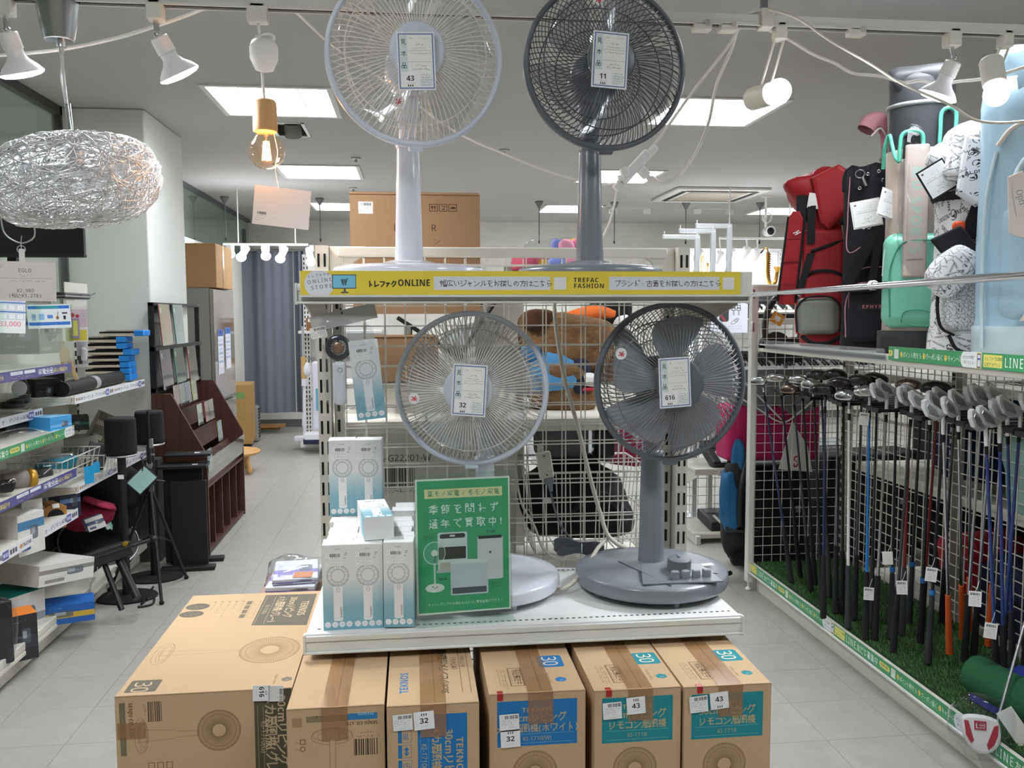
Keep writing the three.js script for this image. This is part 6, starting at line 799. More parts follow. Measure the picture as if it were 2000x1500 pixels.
{
  const t = thing('moving_carton', 'tall brown carton with green print on the floor beside the curtain', 'cardboard box', [-1.964, 0.05, -10.024], 0.1); mesh('carton', [rbox(0.34, 0.66, 0.5, 0.005, 0, 0.33, 0)], M(0xb18c55, 0.85), t); mesh('print', box(0.16, 0.4, 0.002, 0.05, 0.42, 0.251), MT(tex(64, 128, (g) => { rect(g, '#b18c55', 0, 0, 64, 128); rect(g, '#6f9a5a', 16, 14, 34, 22); for (let i = 0; i < 5; i++) fine(g, 8, 60 + i * 14, 50, 12, '#5a7a48', i + 2); }), 0.8), t); mesh('caster', [box(0.3, 0.05, 0.4, 0, -0.025, 0)], black, t);
}
{
  const t = thing('air_purifier', 'grey tower air purifier on the floor under the curtain', 'air purifier', [-1.889, 0, -10.357]); mesh('body', rbox(0.2, 0.42, 0.2, 0.03, 0, 0.21, 0), M(0x8a8a88, 0.5), t); mesh('front_grille', box(0.13, 0.22, 0.004, -0.01, 0.17, 0.1), M(0x5b5c5c, 0.7), t); mesh('controls', [0, 1, 2].map((i) => cyl(0.008, 0.008, 0.006, -0.06 + i * 0.05, 0.36, 0.101, 12, PI / 2)), black, t); mesh('side_vent', [...Array(10)].map((_, i) => box(0.006, 0.02, 0.12, 0.101, 0.06 + i * 0.036, 0)), black, t);
  const w = thing('wood_board', 'light wooden board lying on the floor under the curtain', 'board', [-1.854, 0.03, -11.226]); mesh('board', rbox(0.46, 0.035, 0.2, 0.008, 0, 0.04, 0), M(0xb98a55, 0.6), w); mesh('batten', box(0.3, 0.03, 0.1, 0.02, 0.012, 0), M(0x9a7044, 0.6), w);
}
{
  const wood = M(0xd5a468, 0.45), p = [-1.694, 0.209, -8.3], t = thing('stool', 'round pale wooden stool half hidden behind the record rack', 'stool', [p[0], 0, -8.3]); const y = p[1];
  mesh('seat', lathe([[0, y - 0.045], [0.2, y - 0.045], [0.25, y - 0.03], [0.262, y - 0.012], [0.255, y], [0.22, y - 0.002], [0.2, y - 0.012], [0, y - 0.014]], 48), wood, t);
  for (const a of [0.55, 2.1, 3.7, 5.2]) mesh('leg', lathe([[0, 0], [0.017, 0.002], [0.024, 0.03], [0.02, 0.12], [0.014, y - 0.04], [0, y - 0.04]], 18).rotateZ(Math.cos(a) * 0.16).rotateX(-Math.sin(a) * 0.16).translate(Math.cos(a) * 0.215, 0, Math.sin(a) * 0.215), wood, t);
}
// shelf of stick vacuum cleaners, and the far lighting track above
{
  const Zv = -9.7, P = [-1.181, 0.093, -9.7], t = thing('cleaner_display', 'white slotted display rack for the stick vacuum cleaners', 'shelf rack', [P[0], 0, Zv - 0.35]);
  slottedPost(t, 0.0, 0, 2.15, 0.07, 0.05, 0, 0.05, white); mesh('back_panel', box(0.9, 2.1, 0.02, 0.47, 1.05, -0.02), M(0xe3e0dc, 0.7), t); mesh('top_shelf', rbox(0.9, 0.03, 0.4, 0.004, 0.4, [-1.161, 1.285, -9.9][1], 0.2), white, t); mesh('rail', [rbox(0.9, 0.03, 0.02, 0.003, 0.45, 0.98, 0.02), rbox(0.9, 0.03, 0.02, 0.003, 0.45, 0.52, 0.02)], M(0x9a9c9c, 0.5), t); mesh('base_deck', [rbox(0.95, 0.07, 0.5, 0.006, 0.44, 0.07, 0.28), box(0.9, 0.05, 0.4, 0.44, 0.02, 0.26)], white, t);
  const wv = M(0xe9eaf0, 0.35), V1 = [-1.185, 0.096, -9.6], s = thing('stick_vacuum', 'white stick vacuum cleaner with a tan handle grip', 'vacuum cleaner', [V1[0], 0.1, -9.62]);
  mesh('floor_head', rbox(0.2, 0.06, 0.1, 0.015, 0, 0.03, 0.04), wv, s); mesh('tube', [rod([0, 0.05, 0], [0.01, 0.62, -0.01], 0.016, 12), rod([0.0, 0.16, 0], [0.004, 0.28, -0.004], 0.024, 12)], wv, s); mesh('motor_unit', [rod([0.012, 0.6, 0], [0.014, 0.68, 0], 0.03, 16), ball(0.05, 0.04, 0.78, -0.01, 1, 1.6, 1, 18)], wv, s); mesh('grip', rod([0.01, 0.68, 0], [0.008, 0.92, 0], 0.028, 18), M(0xd0a870, 0.5), s); mesh('pole_top', rod([0.008, 0.92, 0], [0.006, 1.25, -0.02], 0.012, 12), alu, s);
  const V2 = [-1.016, 0.081, -9.45], u = thing('stick_vacuum', 'lilac white upright floor cleaner with a blue window on the base deck', 'vacuum cleaner', [V2[0], 0.108, -9.42]);
  mesh('floor_head', [rbox(0.27, 0.08, 0.2, 0.015, 0, 0.075, 0.05)], wv, u); mesh('roller', rbox(0.28, 0.06, 0.22, 0.01, 0, 0.03, 0.04), M(0x23264a, 0.4), u); mesh('body', rbox(0.105, 0.74, 0.1, 0.03, 0, 0.5, -0.05), M(0xdcdcec, 0.35), u); mesh('window', rbox(0.03, 0.24, 0.004, 0.012, 0, 0.46, 0.002), M(0x6fb0cc, 0.2), u); mesh('handle', [rod([0, 0.86, -0.05], [-0.01, 1.5, -0.08], 0.014, 12), rod([0.02, 0.86, -0.06], [-0.045, 1.55, -0.1], 0.008, 10)], alu, u);
  const bx = thing('small_carton', 'small brown carton with labels on the cleaner rack shelf', 'cardboard box', [-1.077, 1.293, -9.75]); mesh('carton', rbox(0.14, 0.145, 0.14, 0.003, 0, 0.075, 0), M(0x8f5f3c, 0.8), bx); mesh('label', [box(0.04, 0.035, 0.001, -0.03, 0.12, 0.071), box(0.035, 0.035, 0.001, 0.02, 0.12, 0.071)], paper, bx);
}
{
  const Zt = -8.6, A = [-1.774, 2.146, -8.6], B = [-0.981, 2.136, -8.6], t = thing('lighting_track', 'far white lighting track with bright lamps in front of the grey curtain', 'light track', [0, A[1], Zt]);
  mesh('rail', box(B[0] - A[0], 0.02, 0.03, (A[0] + B[0]) / 2, 0, 0), white, t); mesh('hanger', [462, 580].map((_, i) => rod([[A[0] + 0.14, B[0] - 0.12][i], 0, 0], [[A[0] + 0.14, B[0] - 0.12][i], CEILING - A[1], 0], 0.006, 8)), white, t);
  const L = [[-1.695, 2.048, -8.5], [-1.593, 2.019, -8.5], [-1.366, 2.03, -8.5], [-1.234, 2.006, -8.5], [-0.949, 1.978, -8.5]], nm = ['leftmost', 'second from the left', 'middle', 'second from the right', 'rightmost'];
  L.forEach((p, i) => { const s = thing('track_spotlight', 'small glowing lamp on the far track, ' + nm[i] + ' before the curtain', 'spotlight', p); const dy = A[1] - p[1]; mesh('track_adaptor', rbox(0.04, 0.06, 0.035, 0.004, 0, dy - 0.035, -0.1), white, s); mesh('holder', rod([0.03 * (i % 2 ? 1 : -1), dy * 0.75, -0.12], [0, 0.012, -0.02], 0.034, 16), white, s); mesh('bulb_globe', ball(0.046, 0, 0, 0, 1, 0.9, 1, 20), bulbGlow, s); const l = new THREE.PointLight(COOL, 0.16, 0, 2); l.name = 'far_bulb'; l.position.set(p[0], p[1] - 0.02, p[2] + 0.03); l.castShadow = true; l.shadow.radius = 2; scene.add(l); });
}
// ---------- ceiling fittings ----------
{
  const rodM = M(0x7d7e80, 0.5);
  [[-1.917, -9.42, 480, 'left of the far track'], [-0.95, -9.45, 0, 'just right of the far track'], [1.397, -9.5, 0, 'first right of the dark grey fan'], [2.239, -9.51, 0, 'second right of the dark grey fan'], [3.046, -9.49, 0, 'third right of the dark grey fan'], [3.876, -9.42, 0, 'fourth right of the dark grey fan'], [4.7, -9.4, 0, 'behind the red golf bag']].forEach(([x, z, , w]) => { const t = thing('ceiling_hanger', 'grey sign hanger rod with a cone top, ' + w, 'hanger', [x, CEILING, z]); mesh('cone', lathe([[0, 0], [0.045, 0], [0.045, -0.012], [0.013, -0.07], [0, -0.07]], 24), rodM, t); mesh('rod', rod([0, -0.06, 0], [0, -0.43, 0], 0.007, 10), rodM, t); mesh('hook', cyl(0.011, 0.008, 0.03, 0, -0.44, 0, 10), greyDark, t); });
  { const t = thing('air_conditioner', 'square ceiling cassette air conditioner with a beige grille', 'air conditioner', [3.05, CEILING, -8.75]); mesh('panel', [rbox(0.95, 0.03, 0.95, 0.012, 0, -0.0155, 0)], M(0xe1e0da, 0.5), t); mesh('air_slot', [box(0.72, 0.006, 0.05, 0, -0.03, 0.37), box(0.72, 0.006, 0.05, 0, -0.03, -0.37), box(0.05, 0.006, 0.72, 0.37, -0.03, 0), box(0.05, 0.006, 0.72, -0.37, -0.03, 0)], M(0x2a2a2a, 0.7), t); mesh('grille', box(0.58, 0.008, 0.58, 0, -0.032, 0), M(0xb5ae9f, 0.7), t); mesh('louver', [box(0.7, 0.004, 0.03, 0, -0.036, 0.375, 0.4), box(0.7, 0.004, 0.03, 0, -0.036, -0.375, -0.4)], M(0xe1e0da, 0.5), t); }
  [[boxes2[0], 'recessed downlight box with a dark double fitting near the filament bulb'], [boxes2[1], 'dark ceiling slot with two square fittings behind the air conditioner, left one'], [boxes2[2], 'dark ceiling slot with two square fittings behind the air conditioner, right one'], [boxes2[3], 'dark ceiling slot with fittings left of the dark grey fan']].forEach(([[x, z, w, d], l], i) => { const t = thing('downlight_box', l, 'downlight', [x, CEILING, z]); mesh('box', [box(w, 0.005, d, 0, 0.12, 0), box(w, 0.12, 0.005, 0, 0.06, -d / 2), box(w, 0.12, 0.005, 0, 0.06, d / 2), box(0.005, 0.12, d, -w / 2, 0.06, 0), box(0.005, 0.12, d, w / 2, 0.06, 0)], M(i ? 0xa5a298 : 0x5f5c54, 0.7), t); mesh('frame', [box(w + 0.03, 0.008, 0.02, 0, 0, d / 2 + 0.005), box(w + 0.03, 0.008, 0.02, 0, 0, -d / 2 - 0.005), box(0.02, 0.008, d + 0.03, w / 2 + 0.005, 0, 0), box(0.02, 0.008, d + 0.03, -w / 2 - 0.005, 0, 0)], white, t); for (const k of i ? [-0.2, 0.2] : [0]) mesh('fitting', i ? rbox(0.09, 0.06, 0.05, 0.006, k, -0.03, 0) : [cyl(0.055, 0.055, 0.09, 0.02, 0.0, 0.0, 20, 0.5), rbox(0.14, 0.05, 0.05, 0.006, -0.02, 0.06, 0)], i ? white : M(0x85827a, 0.5), t); });
  [[-0.42, 2.69, -7.033, 'small sprinkler head on the ceiling left of the tall white fan'], [-0.548, 2.69, -8.669, 'small smoke sensor on the ceiling above the brown carton'], [0.705, 2.69, -6.581, 'small sprinkler head on the ceiling between the tall fans']].forEach(([x, y, z, l]) => { const t = thing('sprinkler', l, 'sprinkler', [x, CEILING, z]); mesh('plate', lathe([[0, 0], [0.04, 0], [0.036, -0.01], [0, -0.014]], 24), M(0xd2d1cc, 0.5), t); mesh('head', cyl(0.008, 0.014, 0.024, 0, -0.022, 0, 12), steel, t); });
  { const P = [3.764, 2.334, -8.9], t = thing('security_camera', 'white dome ended security camera on a ceiling pole with coiled cable', 'security camera', P); const up = CEILING - P[1]; mesh('pole', [rod([-0.03, up, -0.02], [-0.03, 0.08, -0.02], 0.012, 10), cyl(0.06, 0.06, 0.01, -0.03, up, -0.02, 20), rod([-0.03, 0.1, -0.02], [-0.02, 0.02, -0.03], 0.014, 10)], white, t); mesh('body', [lathe([[0, -0.06], [0.05, -0.06], [0.056, 0.02], [0.056, 0.05], [0.046, 0.05], [0, 0.05]], 28, 0, 0, 0, PI / 2)], white, t); mesh('lens', [lathe([[0, 0.062], [0.02, 0.058], [0.042, 0.045], [0, 0.045]], 28, 0, 0, 0.004, PI / 2)], M(0x14161a, 0.12), t); mesh('cable', [torus(0.06, 0.005, -0.03, 0.15, 0, 0, 0.4, 30, 6), torus(0.05, 0.005, -0.02, 0.14, 0.01, 0.2, 0.2, 30, 6)], white, t); }
}

// ---------- right: golf gondola ----------
const RX = 1.765;
{
  const t = thing('gondola', 'white golf display rack with mesh panels, a bag shelf and a turf covered base', 'shelf rack');
  mesh('end_post', rbox(0.032, 1.57, 0.045, 0.004, 1.768, 0.83, -4.36), M(0xe2e1da, 0.45), t); mesh('leveling_foot', [cyl(0.006, 0.006, 0.05, 1.768, 0.03, -4.36, 10), lathe([[0, 0], [0.016, 0], [0.018, 0.006], [0.006, 0.016], [0, 0.016]], 18, 1.768, 0, -4.36)], white, t);
  mesh('end_rail', [rbox(0.5, 0.03, 0.03, 0.003, 2.02, 1.6, -4.36), rbox(0.5, 0.03, 0.03, 0.003, 2.02, 0.06, -4.36)], ivory, t); mesh('clamp', [rbox(0.012, 0.05, 0.03, 0.003, 1.756, 1.57, -4.34), rbox(0.012, 0.05, 0.03, 0.003, 1.756, 1.4, -4.34), rod([1.72, 1.575, -4.34], [1.75, 1.575, -4.34], 0.004, 6)], chrome, t);
  mesh('mesh_panel', grid(1.79, 2.24, 0.09, 1.59, -4.35, 0.05, 0.05), wireWhite, t);
  const w = []; for (let z = -4.3; z < -1.25; z += 0.05) w.push(box(0.0036, 1.45, 0.0036, 2.27, 0.83, z)); for (let y = 0.15; y < 1.58; y += 0.05) w.push(box(0.0036, 0.0036, 3.1, 2.274, y, -2.78)); mesh('mesh_panel', w, wireWhite, t);
  for (const z of [-4.36, -3.42, -2.5, -1.58]) { const p = mesh('upright', box(0.05, 1.62, 0.03, 2.3, 0.81, z), ivoryDark, t), q = []; for (let y = 0.1; y < 1.6; y += 0.05) q.push(box(0.003, 0.03, 0.005, 2.274, y, z - 0.006), box(0.003, 0.03, 0.005, 2.274, y, z + 0.006)); mesh('slots', q, slot, p); }
  mesh('bag_shelf', [rbox(0.52, 0.02, 1.2, 0.003, RX + 0.26, 1.302, -3.67), rbox(0.52, 0.02, 1.75, 0.003, RX + 0.26, 1.302, -2.15), rbox(0.012, 0.04, 2.98, 0.003, RX + 0.006, 1.296, -2.78)], ivory, t);
  mesh('price_rail', [box(0.004, 0.045, 1.12, RX - 0.008, 1.315, -3.62, 0, 0, 0.25), box(0.014, 0.004, 1.12, RX - 0.004, 1.292, -3.62)], M(0xeef1f4, 0.06, { transmission: 0.92, thickness: 0 }), t);
  { const half = stripLine.clone(); half.repeat.set(0.56, 1); half.offset.set(0.44, 0); railStrip(t, half, -3.03, -2.502, 1.322, RX - 0.012, -1, 0.05); railStrip(t, stripLine, -2.498, -1.57, 1.322, RX - 0.012, -1, 0.05); }
  mesh('holding_bar', rod([1.755, 1.567, -4.34], [1.755, 1.582, -1.3], 0.0135, 20), chrome, t); mesh('bar_arm', [rod([1.755, 1.57, -4.3], [2.28, 1.57, -4.3], 0.008, 10), rod([1.755, 1.58, -1.6], [2.28, 1.58, -1.6], 0.008, 10)], chrome, t); mesh('bar_tie', [torus(0.016, 0.003, 1.755, 1.576, -3.17, 0, 0.1, 20, 6), torus(0.016, 0.003, 1.757, 1.576, -3.155, 0, -0.15, 20, 6)], paper, t);
  mesh('base_deck', [rbox(0.52, 0.05, 3.1, 0.004, RX + 0.275, 0.125, -2.8), box(0.012, 0.1, 3.06, RX + 0.05, 0.05, -2.8), box(0.46, 0.1, 0.012, RX + 0.27, 0.05, -4.33)], ivory, t); mesh('base_lip', box(0.008, 0.006, 3.1, RX - 0.002, 0.1, -2.8), white, t);
  for (let i = 0; i < 4; i++) railStrip(t, stripLine, -4.35 + i * 0.93, -4.35 + (i + 1) * 0.93 - 0.004, 0.128, RX + 0.006, -1, 0.05);
}
{
  const t = thing('artificial_turf', 'dark green artificial grass covering the base under the golf clubs', 'turf'); t.userData.kind = 'stuff';
  mesh('backing', box(0.5, 0.006, 3.06, RX + 0.275, 0.153, -2.8), M(0x17380f, 0.95), t);
  const g = new THREE.ConeGeometry(0.0016, 0.016, 3, 1, true); const n = 26000, im = new THREE.InstancedMesh(g, M(0xffffff, 0.75), n), q = rng(91), m = new THREE.Matrix4(), c = new THREE.Color(); im.name = 'blades';
  for (let i = 0; i < n; i++) { m.makeRotationFromEuler(new THREE.Euler((q() - 0.5) * 1.1, q() * 6.3, (q() - 0.5) * 1.1)).setPosition(RX + 0.03 + q() * 0.49, 0.161, -4.32 + q() * 3.05); im.setMatrixAt(i, m); im.setColorAt(i, c.setHSL(0.29 + q() * 0.03, 0.55, 0.11 + q() * 0.1)); } im.castShadow = im.receiveShadow = true; t.add(im);
}
// club rack: black prongs that hold the heads
{
  const t = thing('club_rack', 'black pronged rack holding the hanging golf clubs', 'club rack'), bk = M(0x141416, 0.4);
  mesh('cross_bar', [box(0.02, 0.03, 3.0, 2.245, 1.075, -2.8)], bk, t);
  for (let i = 0; i < 22; i++) { const z = -4.3 + i * 0.098, L = 0.36 + (i % 3) * 0.03; mesh('prong', [box(L, 0.012, 0.012, 2.24 - L / 2, 1.07 + i * 0.0015, z - 0.014), box(L, 0.012, 0.012, 2.24 - L / 2, 1.07 + i * 0.0015, z + 0.014), rbox(0.014, 0.018, 0.05, 0.003, 2.24 - L, 1.07 + i * 0.0015, z)], bk, t); }
}
{
  const ironM = M(0xeceef0, 0.24, { metalness: 0.4 }), clubChrome = M(0xc9cbcf, 0.16, { metalness: 1 }), dark = M(0x2b2c30, 0.18, { metalness: 0.6, clearcoat: 1 }), bronze = M(0x8a7a70, 0.2, { metalness: 1 }), shaftM = { navy: M(0x232a52, 0.3), black: M(0x191a1d, 0.35), graphite: M(0x4b4e52, 0.3, { metalness: 0.5 }), steel: M(0xbfc1c3, 0.18, { metalness: 1 }), white: M(0xe4e4e2, 0.4), blue: M(0x1f74b8, 0.35), red: M(0x7a2024, 0.4), royal: M(0x2c3f7c, 0.35) }, gripM = { black: M(0x1c1d1f, 0.9), grey: M(0x36383c, 0.9), orange: M(0xe8652a, 0.75) };
  const wood = (r, m) => { const g = ball(r, 0, 0, 0, 1.0, 0.52, 0.86, 24), p = g.attributes.position; for (let i = 0; i < p.count; i++) { const z = p.getZ(i); if (z > r * 0.45) p.setZ(i, r * 0.45 + (z - r * 0.45) * 0.25); if (p.getY(i) < -r * 0.28) p.setY(i, -r * 0.28); } g.computeVertexNormals(); return g; };
  const ironShape = [[0, 0], [0.012, -0.012], [0.03, -0.016], [0.062, -0.004], [0.082, 0.022], [0.085, 0.044], [0.074, 0.05], [0.04, 0.032], [0.014, 0.02], [0.004, 0.02]];
  const C = [];
  let idx = 0;
  // head position, grip end on the turf, kind, shaft, grip
  function club(h, b, kind, sh, gr, extra = '') {
    const ord = ['first', 'second', 'third', 'fourth', 'fifth', 'sixth', 'seventh', 'eighth', 'ninth', 'tenth', 'eleventh', 'twelfth', 'thirteenth', 'fourteenth', 'fifteenth', 'sixteenth', 'seventeenth', 'eighteenth', 'nineteenth', 'twentieth'];
    const k = kind.startsWith('iron') ? 'iron' : 'wood'; const n = C.filter((c) => c === k).length; C.push(k); idx++;
    const from = n < 20 ? ord[n] : 'twenty ' + ord[n - 20];
    const t = thing('golf_club', 'golf ' + k + ' with ' + sh + ' shaft and ' + gr + ' grip, ' + from + ' ' + k + ' from the far end', 'golf club', b, 0, 'golf clubs hanging in the black rack');
    const H = V(h[0] - b[0], h[1] - b[1], h[2] - b[2]), L = H.length(), d = H.clone().normalize(), at = (f) => { const p = d.clone().multiplyScalar(L * f); return [p.x, p.y, p.z]; };
    mesh('grip', [rod(at(0), at(0.265), 0.0135, 12, 0.0095), ball(0.014, ...at(0.002), 1, 0.6, 1, 12)], gripM[gr], t); mesh('shaft', rod(at(0.262), at(0.985), 0.0066, 10, 0.0046), shaftM[sh], t); if (extra === 'collar') mesh('collar', rod(at(0.27), at(0.29), 0.0105, 12), shaftM.blue, t); mesh('ferrule', rod(at(0.9), at(0.93), 0.0062, 10), blackMatte, t);
    const a = (idx * 0.37) % 0.9 - 0.45;
    if (k === 'wood') { const m = kind === 'dark' ? dark : kind === 'bronze' ? bronze : clubChrome, r = kind === 'dark' ? 0.06 : 0.052; const hd = mesh('head', [wood(r).rotateY(-0.9 + a).translate(H.x - 0.02, H.y + 0.008, H.z + 0.012), rod(at(0.95), [H.x, H.y + 0.004, H.z], 0.007, 10)], m, t); mesh('crown_mark', tf(new THREE.CylinderGeometry(0.014, 0.014, 0.0012, 18), H.x - 0.022, H.y + 0.008 + r * 0.52, H.z + 0.012, 0.1), kind === 'dark' ? clubChrome : dark, hd); if (idx % 3 === 1) { const s = mesh('sole_plate', [rbox(0.03, 0.003, 0.03, 0.001, H.x - 0.02, H.y - 0.014, H.z + 0.01)], black, hd); } }
    else { const g = ext(ironShape.map(([x, y]) => [-x, y]), 0.016, 0.003), cav = ext([[-0.02, -0.006], [-0.06, 0.004], [-0.074, 0.026], [-0.07, 0.036], [-0.036, 0.02]], 0.004, 0.001).translate(0, 0, 0.0075); const fx = (q) => q.rotateZ(-0.1).scale(1.3, 1.1, 1).rotateY(0.35 + a * 0.4).translate(H.x, H.y, H.z); const hd = mesh('head', [fx(g), rod(at(0.93), [H.x, H.y + 0.008, H.z], 0.0068, 12)], ironM, t); mesh('cavity', fx(cav), M(0xb4b6b9, 0.3, { metalness: 0.7 }), hd); }
  }
  club([1.8, 1.112, -4.297], [1.821, 0.165, -3.953], 'silver', 'navy', 'black'); club([1.84, 1.136, -4.181], [1.911, 0.165, -4.051], 'silver', 'black', 'black'); club([1.83, 1.094, -4.003], [1.858, 0.165, -3.822], 'bronze', 'graphite', 'black'); club([1.92, 1.133, -4.103], [1.924, 0.165, -3.916], 'silver', 'black', 'black');
  club([1.86, 1.131, -3.851], [1.819, 0.165, -3.629], 'silver', 'black', 'black'); club([1.98, 1.158, -4.02], [1.901, 0.165, -3.726], 'dark', 'black', 'grey'); club([1.85, 1.117, -3.713], [1.743, 0.165, -3.465], 'dark', 'navy', 'black'); club([2.02, 1.167, -3.929], [1.823, 0.165, -3.513], 'dark', 'graphite', 'black');
  club([1.92, 1.147, -3.681], [1.852, 0.165, -3.51], 'dark', 'black', 'black'); club([1.84, 1.112, -3.477], [1.79, 0.165, -3.342], 'silver', 'white', 'grey'); club([1.98, 1.161, -3.632], [1.863, 0.165, -3.425], 'dark', 'graphite', 'black'); club([1.88, 1.137, -3.384], [1.801, 0.165, -3.219], 'silver', 'blue', 'black');
  club([2.06, 1.168, -3.646], [1.892, 0.165, -3.347], 'dark', 'black', 'grey'); club([1.86, 1.138, -3.217], [1.832, 0.165, -3.204], 'iron', 'steel', 'black'); club([1.93, 1.149, -3.267], [1.901, 0.165, -3.206], 'iron', 'black', 'grey', 'collar'); club([2.06, 1.163, -3.382], [1.971, 0.165, -3.243], 'bronze', 'red', 'grey');
  club([1.88, 1.136, -3.076], [1.835, 0.165, -3.075], 'iron', 'graphite', 'black'); club([1.95, 1.141, -3.13], [2.073, 0.165, -3.361], 'iron', 'black', 'grey', 'collar'); club([2.08, 1.163, -3.222], [2.093, 0.165, -3.304], 'dark', 'red', 'black'); club([1.88, 1.129, -2.958], [1.994, 0.165, -3.151], 'iron', 'black', 'black', 'collar');
  club([1.92, 1.131, -2.934], [1.903, 0.165, -2.957], 'iron', 'black', 'grey', 'collar'); club([2, 1.138, -2.995], [2.215, 0.165, -3.355], 'iron', 'graphite', 'black'); club([1.83, 1.113, -2.806], [2.038, 0.165, -3.029], 'iron', 'steel', 'orange'); club([1.87, 1.126, -2.781], [2.183, 0.165, -3.166], 'iron', 'steel', 'orange');
  club([1.95, 1.144, -2.833], [2.263, 0.165, -3.241], 'iron', 'steel', 'orange'); club([2, 1.157, -2.844], [2.051, 0.165, -2.958], 'iron', 'steel', 'black'); club([2.02, 1.164, -2.813], [2.13, 0.165, -3.018], 'iron', 'steel', 'black'); club([2.06, 1.17, -2.81], [2.238, 0.165, -3.088], 'iron', 'steel', 'orange');
  club([1.85, 1.102, -2.608], [1.99, 0.165, -2.688], 'iron', 'royal', 'black'); club([1.9, 1.111, -2.611], [2.003, 0.165, -2.67], 'iron', 'royal', 'black'); club([1.94, 1.132, -2.628], [2.141, 0.165, -2.815], 'iron', 'royal', 'grey'); club([1.97, 1.144, -2.605], [2.064, 0.165, -2.772], 'iron', 'royal', 'black'); club([2, 1.159, -2.561], [2.145, 0.165, -2.762], 'iron', 'royal', 'black');
  // price tags tied to the grips
  const tagM = MT(tex(96, 128, (g, w, h) => { rect(g, '#f0f0ee', 0, 0, w, h); bars(g, 12, 14, 72, 20, 6); for (let i = 0; i < 5; i++) fine(g, 10, 54 + i * 15, 76, 12, '#333', i + 3); }), 0.5);
  [[1688, 818, 1.86, 'just under the club heads'], [1697, 1160, 1.86, 'above the dark grips left of centre'], [1762, 1148, 1.87, 'on a thick grey grip at the middle'], [1819, 1122, 1.9, 'reading 2 beside the first orange grip'], [1905, 1170, 1.86, 'right of the orange grips'], [1734, 1096, 1.92, 'turned blank side out beside red shafts'], [1935, 1232, 1.84, 'low between navy shafts']].forEach(([u, v, x, l], i) => {
    const P = [[1.84, 1.037, -3.351], [1.8, 0.352, -3.203], [1.8, 0.451, -2.972], [1.83, 0.539, -2.841], [1.84, 0.526, -2.611], [1.84, 0.513, -3.143], [1.86, 0.437, -2.556]][i];
    const t = thing('price_tag', 'small white price tag ' + l, 'price tag', P, -0.45, 'price tags on the golf clubs'); board('card', 0.038, 0.052, 0.0008, i === 5 ? paper : tagM, paper, t, 0, 0, 0, 0, 0, (i % 3 - 1) * 0.08); mesh('string', tube([[0, 0.025, 0], [0.006, 0.045, 0.004], [0.012, 0.06, -0.01]], 0.0008, 12, 4), paper, t);
  });
}
